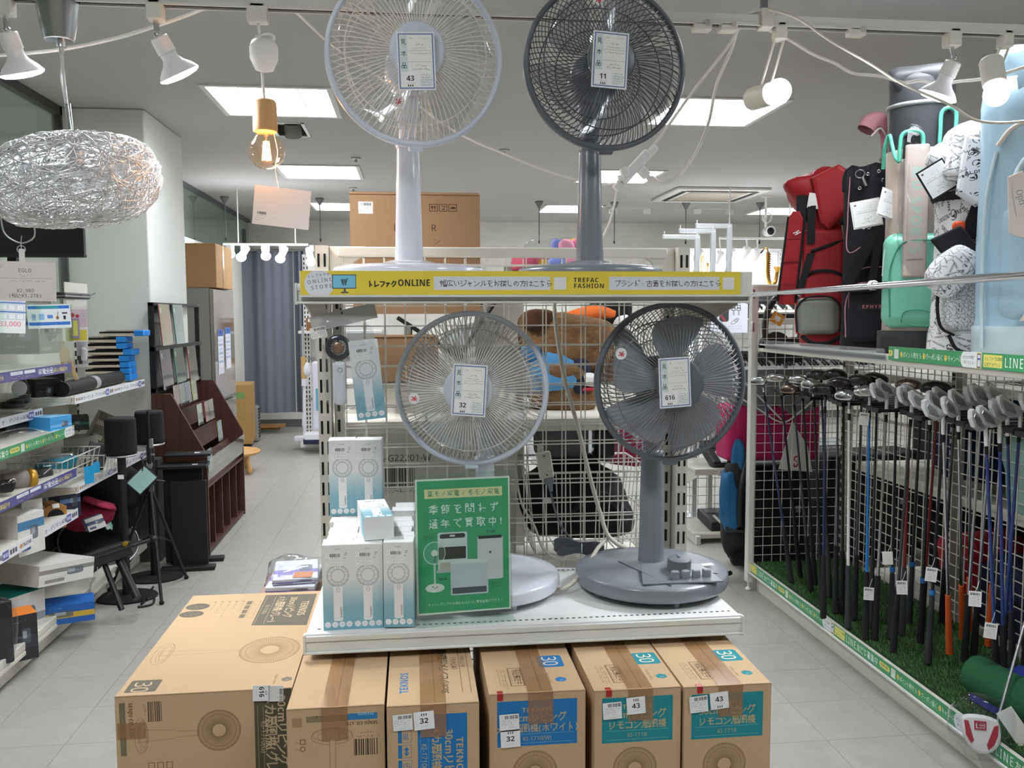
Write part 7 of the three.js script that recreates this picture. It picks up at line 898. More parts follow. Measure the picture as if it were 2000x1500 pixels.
// golf bags on the shelf
{
  const SY = 1.313;
  const bag = (label, p, ry, lean, prof, flat, m, name = 'golf_bag') => { const t = thing(name, label, 'golf bag', p, 0); t.rotation.set(0, ry, lean, 'YXZ'); mesh('body', lathe([[0, 0], ...prof], 40).scale(1, 1, flat), m, t); return t; };
  const pocket = (t, m, w, h, d, x, y, z, ry = 0, nm = 'pocket', r = 0.03) => mesh(nm, rbox(w, h, d, r, x, y, z, 0, ry, 0, 4), m, t);
  const pip = (t, m, pts, r = 0.0026, nm = 'piping') => mesh(nm, tube(pts, r, pts.length * 8, 6), m, t);
  const arc = (x0, x1, y0, y1, z) => [[x0, y0, z], [x0, y0 + (y1 - y0) * 0.7, z + 0.004], [x0 + (x1 - x0) * 0.2, y1 - 0.01, z + 0.006], [(x0 + x1) / 2, y1, z + 0.007], [x1 - (x1 - x0) * 0.2, y1 - 0.01, z + 0.006], [x1, y0 + (y1 - y0) * 0.7, z + 0.004], [x1, y0, z]];
  const red = M(0xa3151f, 0.6), redDark = M(0x7d1018, 0.7), fab = M(0x17181c, 0.85), silver = M(0x8f928c, 0.55), pink = M(0xc48a94, 0.6), navy = M(0x11131d, 0.8), eye = chrome;
  const cardM = MT(tex(192, 160, (g, w, h) => { rect(g, '#eceeee', 0, 0, w, h); g.strokeStyle = '#fff'; g.lineWidth = 10; g.strokeRect(0, 0, w, h); rect(g, '#555', 14, 12, 16, 10); fine(g, 70, 46, 60, 16, '#333', 2); line(g, '#777', 2, 20, 72, 172, 72); fine(g, 24, 66, 140, 11, '#666', 4); fine(g, 70, 118, 66, 15, '#333', 5); fine(g, 50, 142, 100, 15, '#333', 6); }), 0.4);
  const tagCard = (l, p, w, h, rot, frame = white, m = cardM) => { const t = thing('price_card', l, 'price card', p, -0.3); const b = board('card', w, h, 0.002, m, frame, t); b.rotation.set(...rot); const f = mesh('holder', [box(w + 0.012, h + 0.012, 0.0015, 0, 0, -0.002)], frame, t); f.rotation.set(...rot); return t; };
  // red bag
  {
    const t = bag('red golf bag with a drooping hood and silver grey pocket, leftmost on the shelf', [2, 1.29, -4.025], -0.5, 0.02, [[0.118, 0], [0.122, 0.01], [0.12, 0.12], [0.122, 0.5], [0.125, 0.74], [0.128, 0.8], [0, 0.8]], 0.95, red); t.position.y = SY; t.scale.y = 0.88;
    pocket(t, red, 0.2, 0.42, 0.08, -0.005, 0.42, 0.1); pocket(t, silver, 0.185, 0.2, 0.1, -0.03, 0.165, 0.11, 0, 'silver_pocket', 0.035); mesh('zip', [tube(arc(-0.12, 0.07, 0.08, 0.27, 0.158), 0.005, 50, 6)], fab, t); pip(t, M(0xd0483c, 0.5), [[-0.122, 0.07, 0.12], [-0.125, 0.17, 0.13], [-0.118, 0.25, 0.12]], 0.008, 'red_piping');
    mesh('zip_opening', tube([[-0.1, 0.36, 0.13], [-0.05, 0.4, 0.148], [0.03, 0.4, 0.148], [0.09, 0.37, 0.13]], 0.009, 30), fab, t); mesh('zip_opening', tube([[-0.06, 0.51, 0.142], [0.0, 0.53, 0.146], [0.08, 0.56, 0.13]], 0.009, 24), fab, t); pip(t, silver, [[0.07, 0.78, 0.125], [0.08, 0.6, 0.135], [0.11, 0.42, 0.115], [0.115, 0.3, 0.11]], 0.003);
    mesh('bottom_handle', tube([[-0.1, 0.055, 0.12], [-0.05, 0.02, 0.15], [0.02, 0.02, 0.15], [0.07, 0.05, 0.135]], 0.012, 30), fab, t);
    mesh('hood', [tf(crumple(0.27, 0.27, 0.26, 61), 0.02, 0.82, 0.0, 0.15, 0, -0.25), tf(crumple(0.2, 0.22, 0.2, 62), -0.08, 0.83, 0.03, 0, 0, 0.5), ext([[-0.02, 0.66], [0.02, 0.62], [0.11, 0.72], [0.13, 0.9], [0.06, 0.96], [-0.06, 0.9]], 0.09, 0.02).translate(0, 0, 0.11)], red, t); mesh('hood_binding', [tube([[0.08, 0.64, 0.16], [0.12, 0.74, 0.15], [0.15, 0.88, 0.12]], 0.018, 24)], fab, t);
    const st = mesh('shoulder_strap', [ext([[-0.035, 0], [0.035, 0], [0.04, 0.03], [0.032, 0.46], [0.01, 0.5], [-0.02, 0.5], [-0.04, 0.46], [-0.042, 0.03]], 0.024, 0.008).rotateZ(-0.1).rotateX(0.05).translate(-0.17, 0.23, 0.12)], red, t); mesh('strap_edge', [rod([-0.213, 0.25, 0.13], [-0.16, 0.7, 0.15], 0.006, 8), rod([-0.13, 0.24, 0.13], [-0.085, 0.7, 0.15], 0.006, 8)], fab, st); mesh('strap_seam', [0.34, 0.46, 0.58].map((y) => rod([-0.2 + (y - 0.3) * 0.1, y, 0.15], [-0.125 + (y - 0.3) * 0.1, y, 0.15], 0.003, 6)), redDark, st); mesh('emblem', [box(0.03, 0.005, 0.002, -0.125, 0.615, 0.165, 0, 0, 0.5), box(0.03, 0.005, 0.002, -0.117, 0.607, 0.165, 0, 0, 0.5), box(0.008, 0.016, 0.002, -0.121, 0.61, 0.165, 0, 0, 0.6)], white, st); mesh('emblem', [box(0.032, 0.006, 0.002, 0.062, 0.305, 0.146, 0, 0, 0.3), box(0.026, 0.006, 0.002, 0.066, 0.294, 0.146, 0, 0, 0.3)], white, t);
    mesh('webbing', [ext([[-0.018, 0], [0.018, 0], [0.022, 0.2], [-0.014, 0.2]], 0.006).translate(-0.06, 0.55, 0.15), ext([[-0.03, 0], [0.0, 0], [0.06, 0.22], [0.025, 0.22]], 0.006).translate(-0.1, 0.28, 0.152), box(0.05, 0.14, 0.02, -0.1, 0.74, 0.13)], fab, t);
    tagCard('small plain white tag on the red golf bag', [1.88, 1.994, -3.922], 0.05, 0.058, [0, 0, -0.15], paper, paper);
  }
  // black bag with pink piping
  {
    const t = bag('black golf bag with pink piping and chrome eyelets, second from the left', [1.99, 1.295, -3.588], -0.5, 0, [[0.125, 0], [0.128, 0.01], [0.122, 0.12], [0.122, 0.55], [0.128, 0.76], [0.126, 0.84], [0, 0.8]], 0.92, navy); t.position.y = SY; t.scale.y = 0.92;
    mesh('collar', [-1, 0, 1].map((k) => ext([[-0.06, 0], [0.06, 0], [0.062, 0.06], [0.045, 0.1], [0, 0.115], [-0.045, 0.1], [-0.062, 0.06]], 0.02, 0.006).rotateY(k * 0.9).translate(Math.sin(k * 0.9) * 0.115, 0.74, Math.cos(k * 0.9) * 0.105)), navy, t); mesh('eyelet', [[-0.03, 0.8, 0.13], [0.012, 0.81, 0.13], [0.03, 0.77, 0.13], [0.07, 0.8, 0.115], [-0.06, 0.74, 0.12], [0.05, 0.71, 0.12], [-0.04, 0.56, 0.13], [-0.02, 0.56, 0.13]].map(([x, y, z]) => torus(0.006, 0.0025, x, y, z, 0, 0, 16, 6)), eye, t);
    pocket(t, navy, 0.17, 0.25, 0.09, -0.01, 0.16, 0.105); pocket(t, fab, 0.1, 0.24, 0.05, 0.1, 0.2, 0.07, 0.7); pip(t, pink, arc(-0.1, 0.075, 0.06, 0.31, 0.145)); pip(t, pink, arc(-0.085, 0.1, 0.06, 0.38, 0.13)); pip(t, pink, [[-0.1, 0.8, 0.07], [-0.105, 0.6, 0.08], [-0.095, 0.45, 0.1], [0.0, 0.5, 0.125], [0.09, 0.43, 0.1], [0.1, 0.36, 0.09]]); pip(t, pink, [[0.075, 0.78, 0.1], [0.07, 0.6, 0.11], [0.075, 0.42, 0.11], [0.085, 0.2, 0.12], [0.1, 0.05, 0.11]]); pip(t, pink, [[0.1, 0.78, 0.075], [0.1, 0.55, 0.08], [0.105, 0.3, 0.085], [0.13, 0.05, 0.07]]);
    board('lettering', 0.11, 0.026, 0.001, MT(tex(256, 60, (g, w, h) => { rect(g, '#14161f', 0, 0, w, h); say(g, 'EPHYR', 128, 48, 50, { c: '#d0707c', align: 'center', sp: 6 }); }), 0.6), navy, t, 0.0, 0.2, 0.151);
    mesh('strap', [ext([[0, 0], [0.03, 0], [0.09, 0.5], [0.05, 0.5]], 0.008, 0.002).translate(-0.02, 0.28, 0.155), ext([[0, 0], [0.05, 0.0], [0.16, 0.24], [0.12, 0.27]], 0.01, 0.002).translate(-0.14, 0.27, 0.155), rbox(0.14, 0.03, 0.02, 0.006, -0.07, 0.28, 0.16)], fab, t); mesh('clip', [torus(0.018, 0.0025, -0.06, 0.8, 0.15, 0.3, 0, 20, 6), rod([-0.05, 0.785, 0.152], [-0.035, 0.745, 0.155], 0.006, 10)], steel, t);
    tagCard('square white price card in a white holder hanging on the black golf bag', [1.83, 1.871, -3.359], 0.105, 0.098, [0, 0.1, 0.18]); tagCard('slanted white price card between the black bag and the grey hooded bag', [1.84, 1.891, -3.214], 0.075, 0.098, [0, 0.5, -0.25]);
  }
  // mint and beige bag with a tall grey rain hood
  {
    const beige = M(0xc3b0a4, 0.6), mint = M(0x79c6ac, 0.4, { clearcoat: 0.3 }), hood = M(0x35363a, 0.5), teal = M(0x62c8ac, 0.5);
    const t = bag('mint and beige golf bag with a tall dark grey rain hood trimmed in mint', [1.97, 1.296, -3.23], -0.45, 0, [[0.13, 0], [0.13, 0.085], [0.118, 0.09], [0.115, 0.5], [0.122, 0.78], [0, 0.78]], 0.92, beige); t.position.y = SY;
    mesh('base_cup', lathe([[0, 0.001], [0.134, 0.001], [0.134, 0.088], [0.1, 0.09]], 40).scale(1, 1, 0.93), M(0x333436, 0.6), t);
    pocket(t, mint, 0.235, 0.36, 0.1, -0.01, 0.28, 0.095, 0, 'mint_pocket', 0.045); pip(t, M(0x3c9878, 0.5), arc(-0.1, 0.09, 0.14, 0.43, 0.143)); pip(t, M(0x3c9878, 0.5), [[-0.06, 0.12, 0.146], [-0.05, 0.16, 0.147], [0.0, 0.17, 0.148], [0.06, 0.15, 0.147], [0.09, 0.115, 0.146], [0.0, 0.108, 0.146], [-0.06, 0.12, 0.146]], 0.002); mesh('zip_pull', rbox(0.012, 0.034, 0.008, 0.003, 0.065, 0.31, 0.15), steel, t); pip(t, M(0xd6e6de, 0.5), [[-0.09, 0.46, 0.13], [-0.12, 0.4, 0.12], [-0.128, 0.3, 0.11]], 0.003);
    const cs = mesh('wrapped_strap', rbox(0.085, 0.5, 0.02, 0.01, -0.02, 0.54, 0.135, -0.04), M(0xc5b3a8, 0.5), t); board('lettering', 0.055, 0.36, 0.001, MT(tex(64, 400, (g, w, h) => { rect(g, '#c5b3a8', 0, 0, w, h); turned(g, 12, 14, PI / 2, () => say(g, 'MU SPORTS', 0, 0, 58, { c: '#a5c4b4', sp: 6 })); }), 0.5), beige, cs, -0.02, 0.54, 0.147, -0.04); mesh('plastic_wrap', tf(crumple(0.13, 0.56, 0.06, 71), -0.02, 0.54, 0.135), bagClear, t); mesh('strap_pad', [rbox(0.075, 0.42, 0.02, 0.008, 0.11, 0.52, 0.11, 0, 0.4, 0.25)], fab, t); mesh('strap_stitch', [tube([[0.075, 0.72, 0.125], [0.05, 0.55, 0.13], [0.09, 0.38, 0.13], [0.14, 0.32, 0.12]], 0.003, 24)], white, t);
    mesh('rain_hood', [lathe([[0.112, 0.7], [0.114, 0.76], [0.116, 0.84], [0.12, 0.96], [0.118, 1.04], [0.105, 1.075], [0, 1.09]], 36).scale(1, 1, 0.85), tf(crumple(0.23, 0.12, 0.2, 73), -0.005, 1.04, 0)], hood, t); mesh('elastic_band', torus(0.117, 0.009, 0, 0.95, 0, PI / 2, 0, 48, 8).scale(1, 1, 0.86), M(0x8c8d8e, 0.5), t);
    const loop = (x, y0, y1, wd, z) => tube([[x - wd, y0, z - 0.004], [x - wd, (y0 + y1) / 2, z], [x - wd * 0.8, y1 - 0.01, z + 0.004], [x, y1, z + 0.006], [x + wd * 0.8, y1 - 0.01, z + 0.004], [x + wd, (y0 + y1) / 2, z], [x + wd, y0, z - 0.004]], 0.0075, 50, 8);
    mesh('mint_trim', [loop(-0.04, 0.73, 0.84, 0.04, 0.122), loop(0.085, 0.75, 0.92, 0.026, 0.1), tube([[-0.13, 0.72, 0.02], [-0.128, 0.8, 0.05], [-0.115, 0.84, 0.07], [-0.105, 0.8, 0.08], [-0.09, 0.74, 0.105], [-0.08, 0.73, 0.11]], 0.0075, 40), tube([[0.0, 0.73, 0.122], [0.03, 0.72, 0.12], [0.058, 0.75, 0.11]], 0.0075, 20), tube([[0.112, 0.76, 0.09], [0.125, 0.73, 0.07], [0.135, 0.8, 0.04]], 0.0075, 20)], teal, t); mesh('dark_opening', [ext([[-0.07, 0], [-0.01, 0], [-0.012, 0.08], [-0.04, 0.095], [-0.068, 0.08]], 0.006).translate(0, 0.74, 0.118), ext([[0.065, 0], [0.105, 0], [0.105, 0.13], [0.085, 0.155], [0.065, 0.13]], 0.006).translate(0, 0.76, 0.098)], blackMatte, t);
    tagCard('tilted price card in a black frame under the grey rain hood', [1.8, 1.927, -2.84], 0.09, 0.1, [0, 0.1, 0.55], black);
  }
  // white lettered bag
  {
    const print = tex(1024, 1024, (g, w, h) => { rect(g, '#e9e9ec', 0, 0, w, h); const q = rng(15), words = ['TaylorMade', 'ORIGINAL ONE', 'TaylorMade']; for (let i = 0; i < 150; i++) { const a = [-0.9, 0.75, -0.2, 1.4, 0.5][i % 5]; turned(g, (i % 12) * 88 + q() * 40, Math.floor(i / 12) * 82 + q() * 36, a, () => { const k = i % 6; if (i % 12 === 3) { g.strokeStyle = '#222'; g.lineWidth = 3; g.beginPath(); g.moveTo(-40, 0); for (let j = 0; j < 8; j++) g.quadraticCurveTo(-36 + j * 10, (j % 2 ? 18 : -20), -30 + j * 10, 0); g.stroke(); } else if (k === 5) { g.fillStyle = '#222'; g.beginPath(); g.moveTo(-22, -20); g.quadraticCurveTo(4, -30, 24, -12); g.quadraticCurveTo(6, -20, -16, -10); g.fill(); g.beginPath(); g.moveTo(-6, -8); g.lineTo(12, -10); g.lineTo(0, 22); g.fill(); ring(g, '#222', 4, -4, 4, 24, 22); rect(g, '#e9e9ec', -8, 20, 40, 12); } else say(g, words[k % 3], -56, 9, k % 2 ? 24 : 29, { c: '#242428', font: k % 2 ? 'serif' : 'sans-serif' }); }); } }, { repeat: [1.6, 1.6] });
    const pm = MT(print, 0.5); const t = bag('white golf bag covered in black lettering with a folded lettered hood', [1.96, 1.313, -2.889], -0.42, 0, [[0.125, 0], [0.127, 0.01], [0.125, 0.1], [0.118, 0.14], [0.112, 0.5], [0.118, 0.72], [0, 0.75]], 0.95, pm); t.position.y = SY; t.scale.y = 0.8;
    pocket(t, pm, 0.2, 0.34, 0.1, -0.01, 0.28, 0.09, 0, 'pocket', 0.06); pip(t, fab, [[-0.06, 0.1, 0.13], [-0.1, 0.13, 0.14], [-0.115, 0.2, 0.14], [-0.113, 0.34, 0.138], [-0.105, 0.43, 0.13], [-0.06, 0.47, 0.12]], 0.006); pip(t, fab, [[0.1, 0.46, 0.1], [0.11, 0.3, 0.1], [0.11, 0.18, 0.11], [0.13, 0.13, 0.1], [0.135, 0.07, 0.1]], 0.01); pip(t, fab, [[-0.075, 0.1, 0.12], [-0.05, 0.04, 0.14], [0.0, 0.025, 0.145], [0.05, 0.045, 0.14], [0.09, 0.1, 0.12]], 0.007); mesh('base_band', torus(0.126, 0.008, 0, 0.012, 0, PI / 2, 0, 48, 8).scale(1, 1, 0.95), fab, t);
    mesh('hood', [tf(crumple(0.25, 0.27, 0.24, 81), 0.005, 0.86, 0.03, 0, 0, -0.12), tf(crumple(0.13, 0.18, 0.16, 82), -0.09, 0.84, 0.03), ext([[-0.08, 0], [-0.02, -0.06], [0.09, 0.03], [0.11, 0.2], [-0.06, 0.24]], 0.05, 0.015).translate(0.01, 0.7, 0.13)], pm, t); mesh('collar', tf(torus(0.11, 0.02, 0, 0, 0, 0, 0, 40, 8), 0, 0.7, 0.0, PI / 2), fab, t);
    mesh('strap', [rbox(0.05, 0.2, 0.014, 0.005, -0.005, 0.61, 0.125, 0, 0, -0.25), rbox(0.04, 0.15, 0.014, 0.005, 0.03, 0.68, 0.14, 0, 0, 0.1), rbox(0.11, 0.18, 0.02, 0.008, -0.055, 0.46, 0.15, 0, 0, 0.55)], fab, t); mesh('lettered_pad', tf(crumple(0.13, 0.2, 0.05, 83), -0.075, 0.37, 0.165, 0, 0, -0.5), pm, t); mesh('orange_print', [[-0.06, 0.56, 0.135], [0.03, 0.49, 0.143], [0.09, 0.7, 0.12]].map(([x, y, z]) => tf(crumple(0.045, 0.05, 0.012, 84), x, y, z)), M(0xe0542c, 0.5), t);
  }
  // light blue bag at the frame's edge
  {
    const blue = M(0xa9cadd, 0.35, { clearcoat: 0.2 }), cream = M(0xdcd2c8, 0.5), lt = M(0xc3d8e0, 0.4);
    const t = bag('tall light blue golf bag with cream panels at the right edge', [1.96, 1.311, -2.624], -0.4, 0, [[0.13, 0], [0.132, 0.01], [0.13, 0.12], [0.124, 0.16], [0.13, 0.4], [0.126, 0.75], [0.13, 0.9], [0.122, 1.02], [0, 1.08]], 0.95, blue); t.position.y = SY; t.scale.y = 0.87;
    mesh('base_cup', lathe([[0, 0.001], [0.134, 0.001], [0.134, 0.13], [0.12, 0.132]], 40).scale(1, 1, 0.955), lt, t); pocket(t, blue, 0.2, 0.42, 0.1, 0.02, 0.36, 0.09, 0, 'pocket', 0.05); mesh('cream_panel', [ext([[-0.02, 0], [0.03, 0], [0.1, 0.1], [0.14, 0.24], [0.1, 0.3], [0.05, 0.16]], 0.01, 0.003).translate(-0.01, 0.15, 0.14), ext([[-0.03, 0], [0.02, -0.02], [0.06, 0.1], [0.0, 0.22], [-0.04, 0.2]], 0.01, 0.003).translate(-0.04, 0.46, 0.14)], cream, t);
    pip(t, cream, [[-0.1, 0.78, 0.09], [-0.06, 0.84, 0.11], [0.02, 0.86, 0.125], [0.1, 0.83, 0.1]], 0.008, 'cream_trim'); pip(t, lt, [[-0.12, 0.05, 0.08], [-0.125, 0.3, 0.07], [-0.12, 0.6, 0.07], [-0.1, 0.76, 0.08]], 0.006); pip(t, lt, [[-0.06, 0.55, 0.13], [-0.05, 0.68, 0.13], [0.0, 0.75, 0.13], [0.07, 0.74, 0.12]], 0.01, 'strap_loop'); mesh('hood_ridge', tf(crumple(0.24, 0.3, 0.22, 91), 0.01, 1.0, 0), blue, t); board('lettering', 0.03, 0.1, 0.001, MT(tex(64, 200, (g, w, h) => { rect(g, '#dcd2c8', 0, 0, w, h); turned(g, 18, 16, PI / 2 - 0.1, () => say(g, 'Opti', 0, 0, 54, { c: '#7c8a94', bold: false, font: 'serif' })); }), 0.5), cream, t, -0.045, 0.57, 0.1475, 0, 0, 0.15);
  }
  // pink head covers standing up behind the black bag
  {
    const pk = M(0xc08890, 0.85), tau = M(0x9b8d88, 0.9);
    const t = thing('head_cover', 'pink and taupe knitted club head cover, curved one', 'head cover', [2.12, 2.257, -3.78]); mesh('cover', [tube([[-0.075, 0.035, 0], [-0.055, 0.07, 0], [-0.01, 0.075, 0], [0.03, 0.04, 0], [0.045, -0.04, 0]], 0.04, 40, 14)], pk, t); mesh('sleeve', [tube([[0.045, -0.03, 0], [0.04, -0.12, 0], [0.03, -0.2, 0]], 0.038, 20, 12), ...[0, 1, 2].map((i) => torus(0.036, 0.009, 0.042 - i * 0.004, -0.09 - i * 0.03, 0, PI / 2, 0, 20, 8))], tau, t); mesh('trim', [tube([[-0.07, 0.0, 0.035], [-0.03, 0.035, 0.04], [0.0, 0.0, 0.04], [0.01, -0.05, 0.038]], 0.005, 24)], M(0xcabfbc, 0.8), t);
    const u = thing('head_cover', 'pink and brown club head cover, straight one beside the grey hood', 'head cover', [2.12, 2.269, -3.671]); mesh('cover', rbox(0.06, 0.1, 0.06, 0.02, 0, 0.06, 0), pk, u); mesh('sleeve', [rod([0, 0.02, 0], [0.02, -0.2, 0], 0.03, 14)], tau, u);
  }
}
// things lying on the turf and behind the mesh
{
  const t = thing('putter', 'white and red mallet putter head wrapped in clear plastic at the base edge', 'golf club', [1.73, 0.174, -2.405], -0.35), w = M(0xe6e4e0, 0.3), r = M(0xb0283c, 0.4);
  const hd = new THREE.Group(); hd.name = 'head'; t.add(hd); hd.rotation.x = -0.25; mesh('shell', ext([[-0.055, 0.03], [-0.045, 0.05], [0.045, 0.045], [0.056, 0.02], [0.05, -0.03], [0.02, -0.056], [-0.015, -0.056], [-0.045, -0.02]], 0.026, 0.008, true), w, hd); mesh('red_panel', [ext([[-0.048, 0.038], [-0.036, 0.036], [-0.022, -0.02], [-0.03, -0.03], [-0.044, -0.006]], 0.004, 0.001).translate(0, 0, 0.0135), ext([[0.048, 0.03], [0.036, 0.026], [0.014, -0.03], [0.018, -0.045], [0.034, -0.03], [0.046, 0]], 0.004, 0.001).translate(0, 0, 0.0135)], r, hd); mesh('emblem', [box(0.034, 0.004, 0.003, -0.003, 0.036, 0.014), box(0.034, 0.004, 0.003, -0.003, 0.014, 0.014), box(0.004, 0.024, 0.003, -0.018, 0.025, 0.014), box(0.004, 0.024, 0.003, 0.012, 0.025, 0.014), box(0.02, 0.003, 0.003, -0.002, 0.03, 0.014), box(0.02, 0.003, 0.003, -0.002, 0.022, 0.014), box(0.004, 0.014, 0.003, -0.009, 0.026, 0.014)], r, hd);
  mesh('plastic_bag', [crumple(0.17, 0.2, 0.09, 101).translate(0.01, 0.02, 0), ext([[-0.03, 0], [0.05, 0], [0.08, -0.1], [0.03, -0.14]], 0.002).translate(0, -0.02, 0.01)], bagClear, t); mesh('paper_label', box(0.05, 0.12, 0.001, 0.09, 0.04, 0.02, 0, 0, 0.6), paper, t); mesh('shaft', rod([0.05, 0.02, -0.02], [0.2, 0.42, -0.2], 0.005, 10), steel, t);
  const m = thing('rolled_mat', 'rolled green putting mat with a blue backing on the turf', 'mat', [1.79, 0.17, -2.517], -0.3); const s = []; for (let i = 0; i <= 30; i++) { const a = i / 30 * 5.2; s.push([Math.cos(a) * (0.04 + a * 0.007), Math.sin(a) * (0.04 + a * 0.007)]); } const band = (o, th) => { const p = s.map(([x, y], i) => [x, y]), q = s.map(([x, y]) => { const L = Math.hypot(x, y); return [x * (L + th) / L, y * (L + th) / L]; }).reverse(); return ext([...p, ...q], 0.5); }; mesh('green_side', band(0, 0.006).rotateY(0.4).translate(0.16, 0.08, 0.05), M(0x1c5a34, 0.9), m); mesh('blue_backing', ext([[0, 0], [0.36, -0.01], [0.4, 0.03], [0.2, 0.1], [0.02, 0.07]], 0.4, 0.01).rotateY(0.4).translate(0.1, 0.0, 0.04), M(0x23348c, 0.85), m);
  const p2 = thing('putter', 'grey putter with a bent silver neck lying on the turf', 'golf club', [1.935, 0.19, -2.764], 0.3); mesh('head', [rbox(0.05, 0.05, 0.03, 0.01, 0, 0, 0, 0, 0, 0.6)], M(0xa9a8a4, 0.4), p2); mesh('neck', tube([[0.02, 0.02, 0], [0.08, 0.03, 0], [0.2, -0.01, 0.02], [0.34, -0.015, 0.05]], 0.006, 24), steel, p2); mesh('tag', box(0.04, 0.05, 0.001, 0.04, -0.01, 0.02, -0.4, 0, 0.3), paper, p2);
}

// ---------- behind the middle gondola ----------
{
  const kb = M(0x8a6c4e, 0.85), tapeB = M(0x8f6338, 0.35);
  const rear = [0.456, 1.203, -2.6][1], low = [0.456, 0.759, -2.6][1];
  const t = thing('gondola', 'rear shelves of the middle gondola seen through the wire mesh', 'shelf rack');
  for (const [y, n] of [[rear, 'shelf_board'], [low, 'base_deck']]) mesh(n, [rbox(0.9, 0.02, 0.42, 0.003, GC, y - 0.012, -2.41), rbox(0.9, 0.05, 0.012, 0.003, GC, y - 0.03, -2.615), rbox(0.9, 0.03, 0.012, 0.003, GC, y - 0.02, -2.21)], ivory, t);
  mesh('rear_panel', [rbox(0.1, 1.0, 0.03, 0.003, 0.246, 1.1, -2.66), rbox(0.06, 1.35, 0.03, 0.003, 0.32, 0.95, -2.72)], M(0xc9c6b8, 0.6), t);
  const flat = (l, x0, x1, y0, y1, z, d, art, o = {}) => { const b = thing('storage_carton', l, 'cardboard box', [(x0 + x1) / 2, y0, z]); mesh('carton', new THREE.BoxGeometry(x1 - x0, y1 - y0, d), [o.m ?? kb, o.m ?? kb, o.m ?? kb, o.m ?? kb, art, o.m ?? kb], b).position.y = (y1 - y0) / 2; mesh('flap_edge', [rod([-(x1 - x0) / 2, y1 - y0, d / 2], [(x1 - x0) / 2, y1 - y0, d / 2], 0.003, 6), box((x1 - x0) * 0.98, 0.004, d * 0.47, 0, y1 - y0 + 0.002, d * 0.25, -0.02)], o.m ?? kb, b); mesh('packing_tape', box(0.05, 0.0008, d, 0, y1 - y0 + 0.0005, -0.01), tapeB, b); return b; };
  const A = [-0.166, 1.66, -2.45], B = [0.193, 1.662, -2.45], T = [0.013, 1.803, -2.45], mid = [0.01, 1.637, -2.45][1], bot = [0.009, 1.483, -2.45][1];
  const b1 = flat('large brown carton with thin lettering and care symbols behind the tall white fan', A[0], B[0], mid, T[1], -2.62, 0.34, MT(tex(1024, 512, (g, w, h) => {
    rect(g, '#8f7152', 0, 0, w, h); speckle(g, w, h, 2600, ['#836547', '#9c7d5c'], 1, 3, 3, 0.3); const k = '#3a2517'; say(g, 'RI', 338, 312, 76, { c: k, bold: false, sp: 26 }); say(g, 'R', 632, 312, 76, { c: k, bold: false }); say(g, 'ルー', 338, 420, 62, { c: k, sp: 10, w: 0.05 }); say(g, 'ン', 650, 420, 62, { c: k, w: 0.05 });
    for (let i = 0; i < 3; i++) { g.strokeStyle = k; g.lineWidth = 5; g.strokeRect(624 + i * 76, 84, 62, 58); if (!i) for (const q of [0, 22]) { line(g, k, 6, 644 + q, 130, 644 + q, 100); line(g, k, 5, 636 + q, 110, 644 + q, 98, 652 + q, 110); } if (i === 1) { rect(g, k, 722, 122, 22, 8); line(g, k, 5, 718, 100, 750, 100, 738, 118); } if (i === 2) { g.fillStyle = k; g.beginPath(); g.moveTo(784, 120); g.quadraticCurveTo(806, 92, 832, 112); g.lineTo(826, 124); g.fill(); } }
    rect(g, '#eef0ec', 68, 68, 112, 100); bars(g, 90, 76, 80, 26, 5); for (let i = 0; i < 3; i++) fine(g, 76, 122 + i * 18, 90 - i * 10, 12, '#333', i + 2);
  }), 0.85));
  flat('brown carton with faded script under the lettered carton, behind the top beam', A[0] + 0.005, B[0], bot - 0.01, mid - 0.006, -2.62, 0.34, MT(tex(512, 256, (g, w, h) => { rect(g, '#836648', 0, 0, w, h); speckle(g, w, h, 900, ['#765a3d', '#907253'], 1, 3, 4, 0.3); g.strokeStyle = '#3a2517'; g.lineWidth = 7; g.beginPath(); g.arc(110, 86, 30, 4.6, 1.4, true); g.stroke(); g.beginPath(); g.moveTo(160, 90); for (let i = 0; i < 6; i++) g.quadraticCurveTo(172 + i * 22, i % 2 ? 110 : 66, 182 + i * 22, 90); g.stroke(); rect(g, '#eee', 316, 50, 84, 36); line(g, '#222', 4, 310, 66, 410, 58); }), 0.85));
  // big pale carton on the rear base
  const W0 = [-0.223, 0.799, -2.4], W1 = [0.286, 0.78, -2.4], WT = [0.034, 1.282, -2.4];
  flat('big off-white appliance carton with a model number, standing behind the mesh', W0[0], W1[0], low, WT[1], -2.5, 0.2, MT(tex(512, 512, (g, w, h) => { rect(g, '#dbd9d1', 0, 0, w, h); speckle(g, w, h, 500, ['#cfcdc4', '#e4e2db'], 2, 8, 7, 0.25); say(g, 'HA-G22201-W', 110, 212, 26, { c: '#4a4a48', bold: false }); bars(g, 132, 226, 100, 60, 8, '#4a4a48'); fine(g, 132, 300, 100, 12, '#555', 3); line(g, '#a7a59c', 3, 0, 60, w, 60); }), 0.8), { m: M(0xd8d6ce, 0.8) });
  flat('small brown carton between the pale carton and the hanging hand fans', -0.1, 0.07, WT[1] + 0.01, WT[1] + 0.13, -2.42, 0.16, kb);
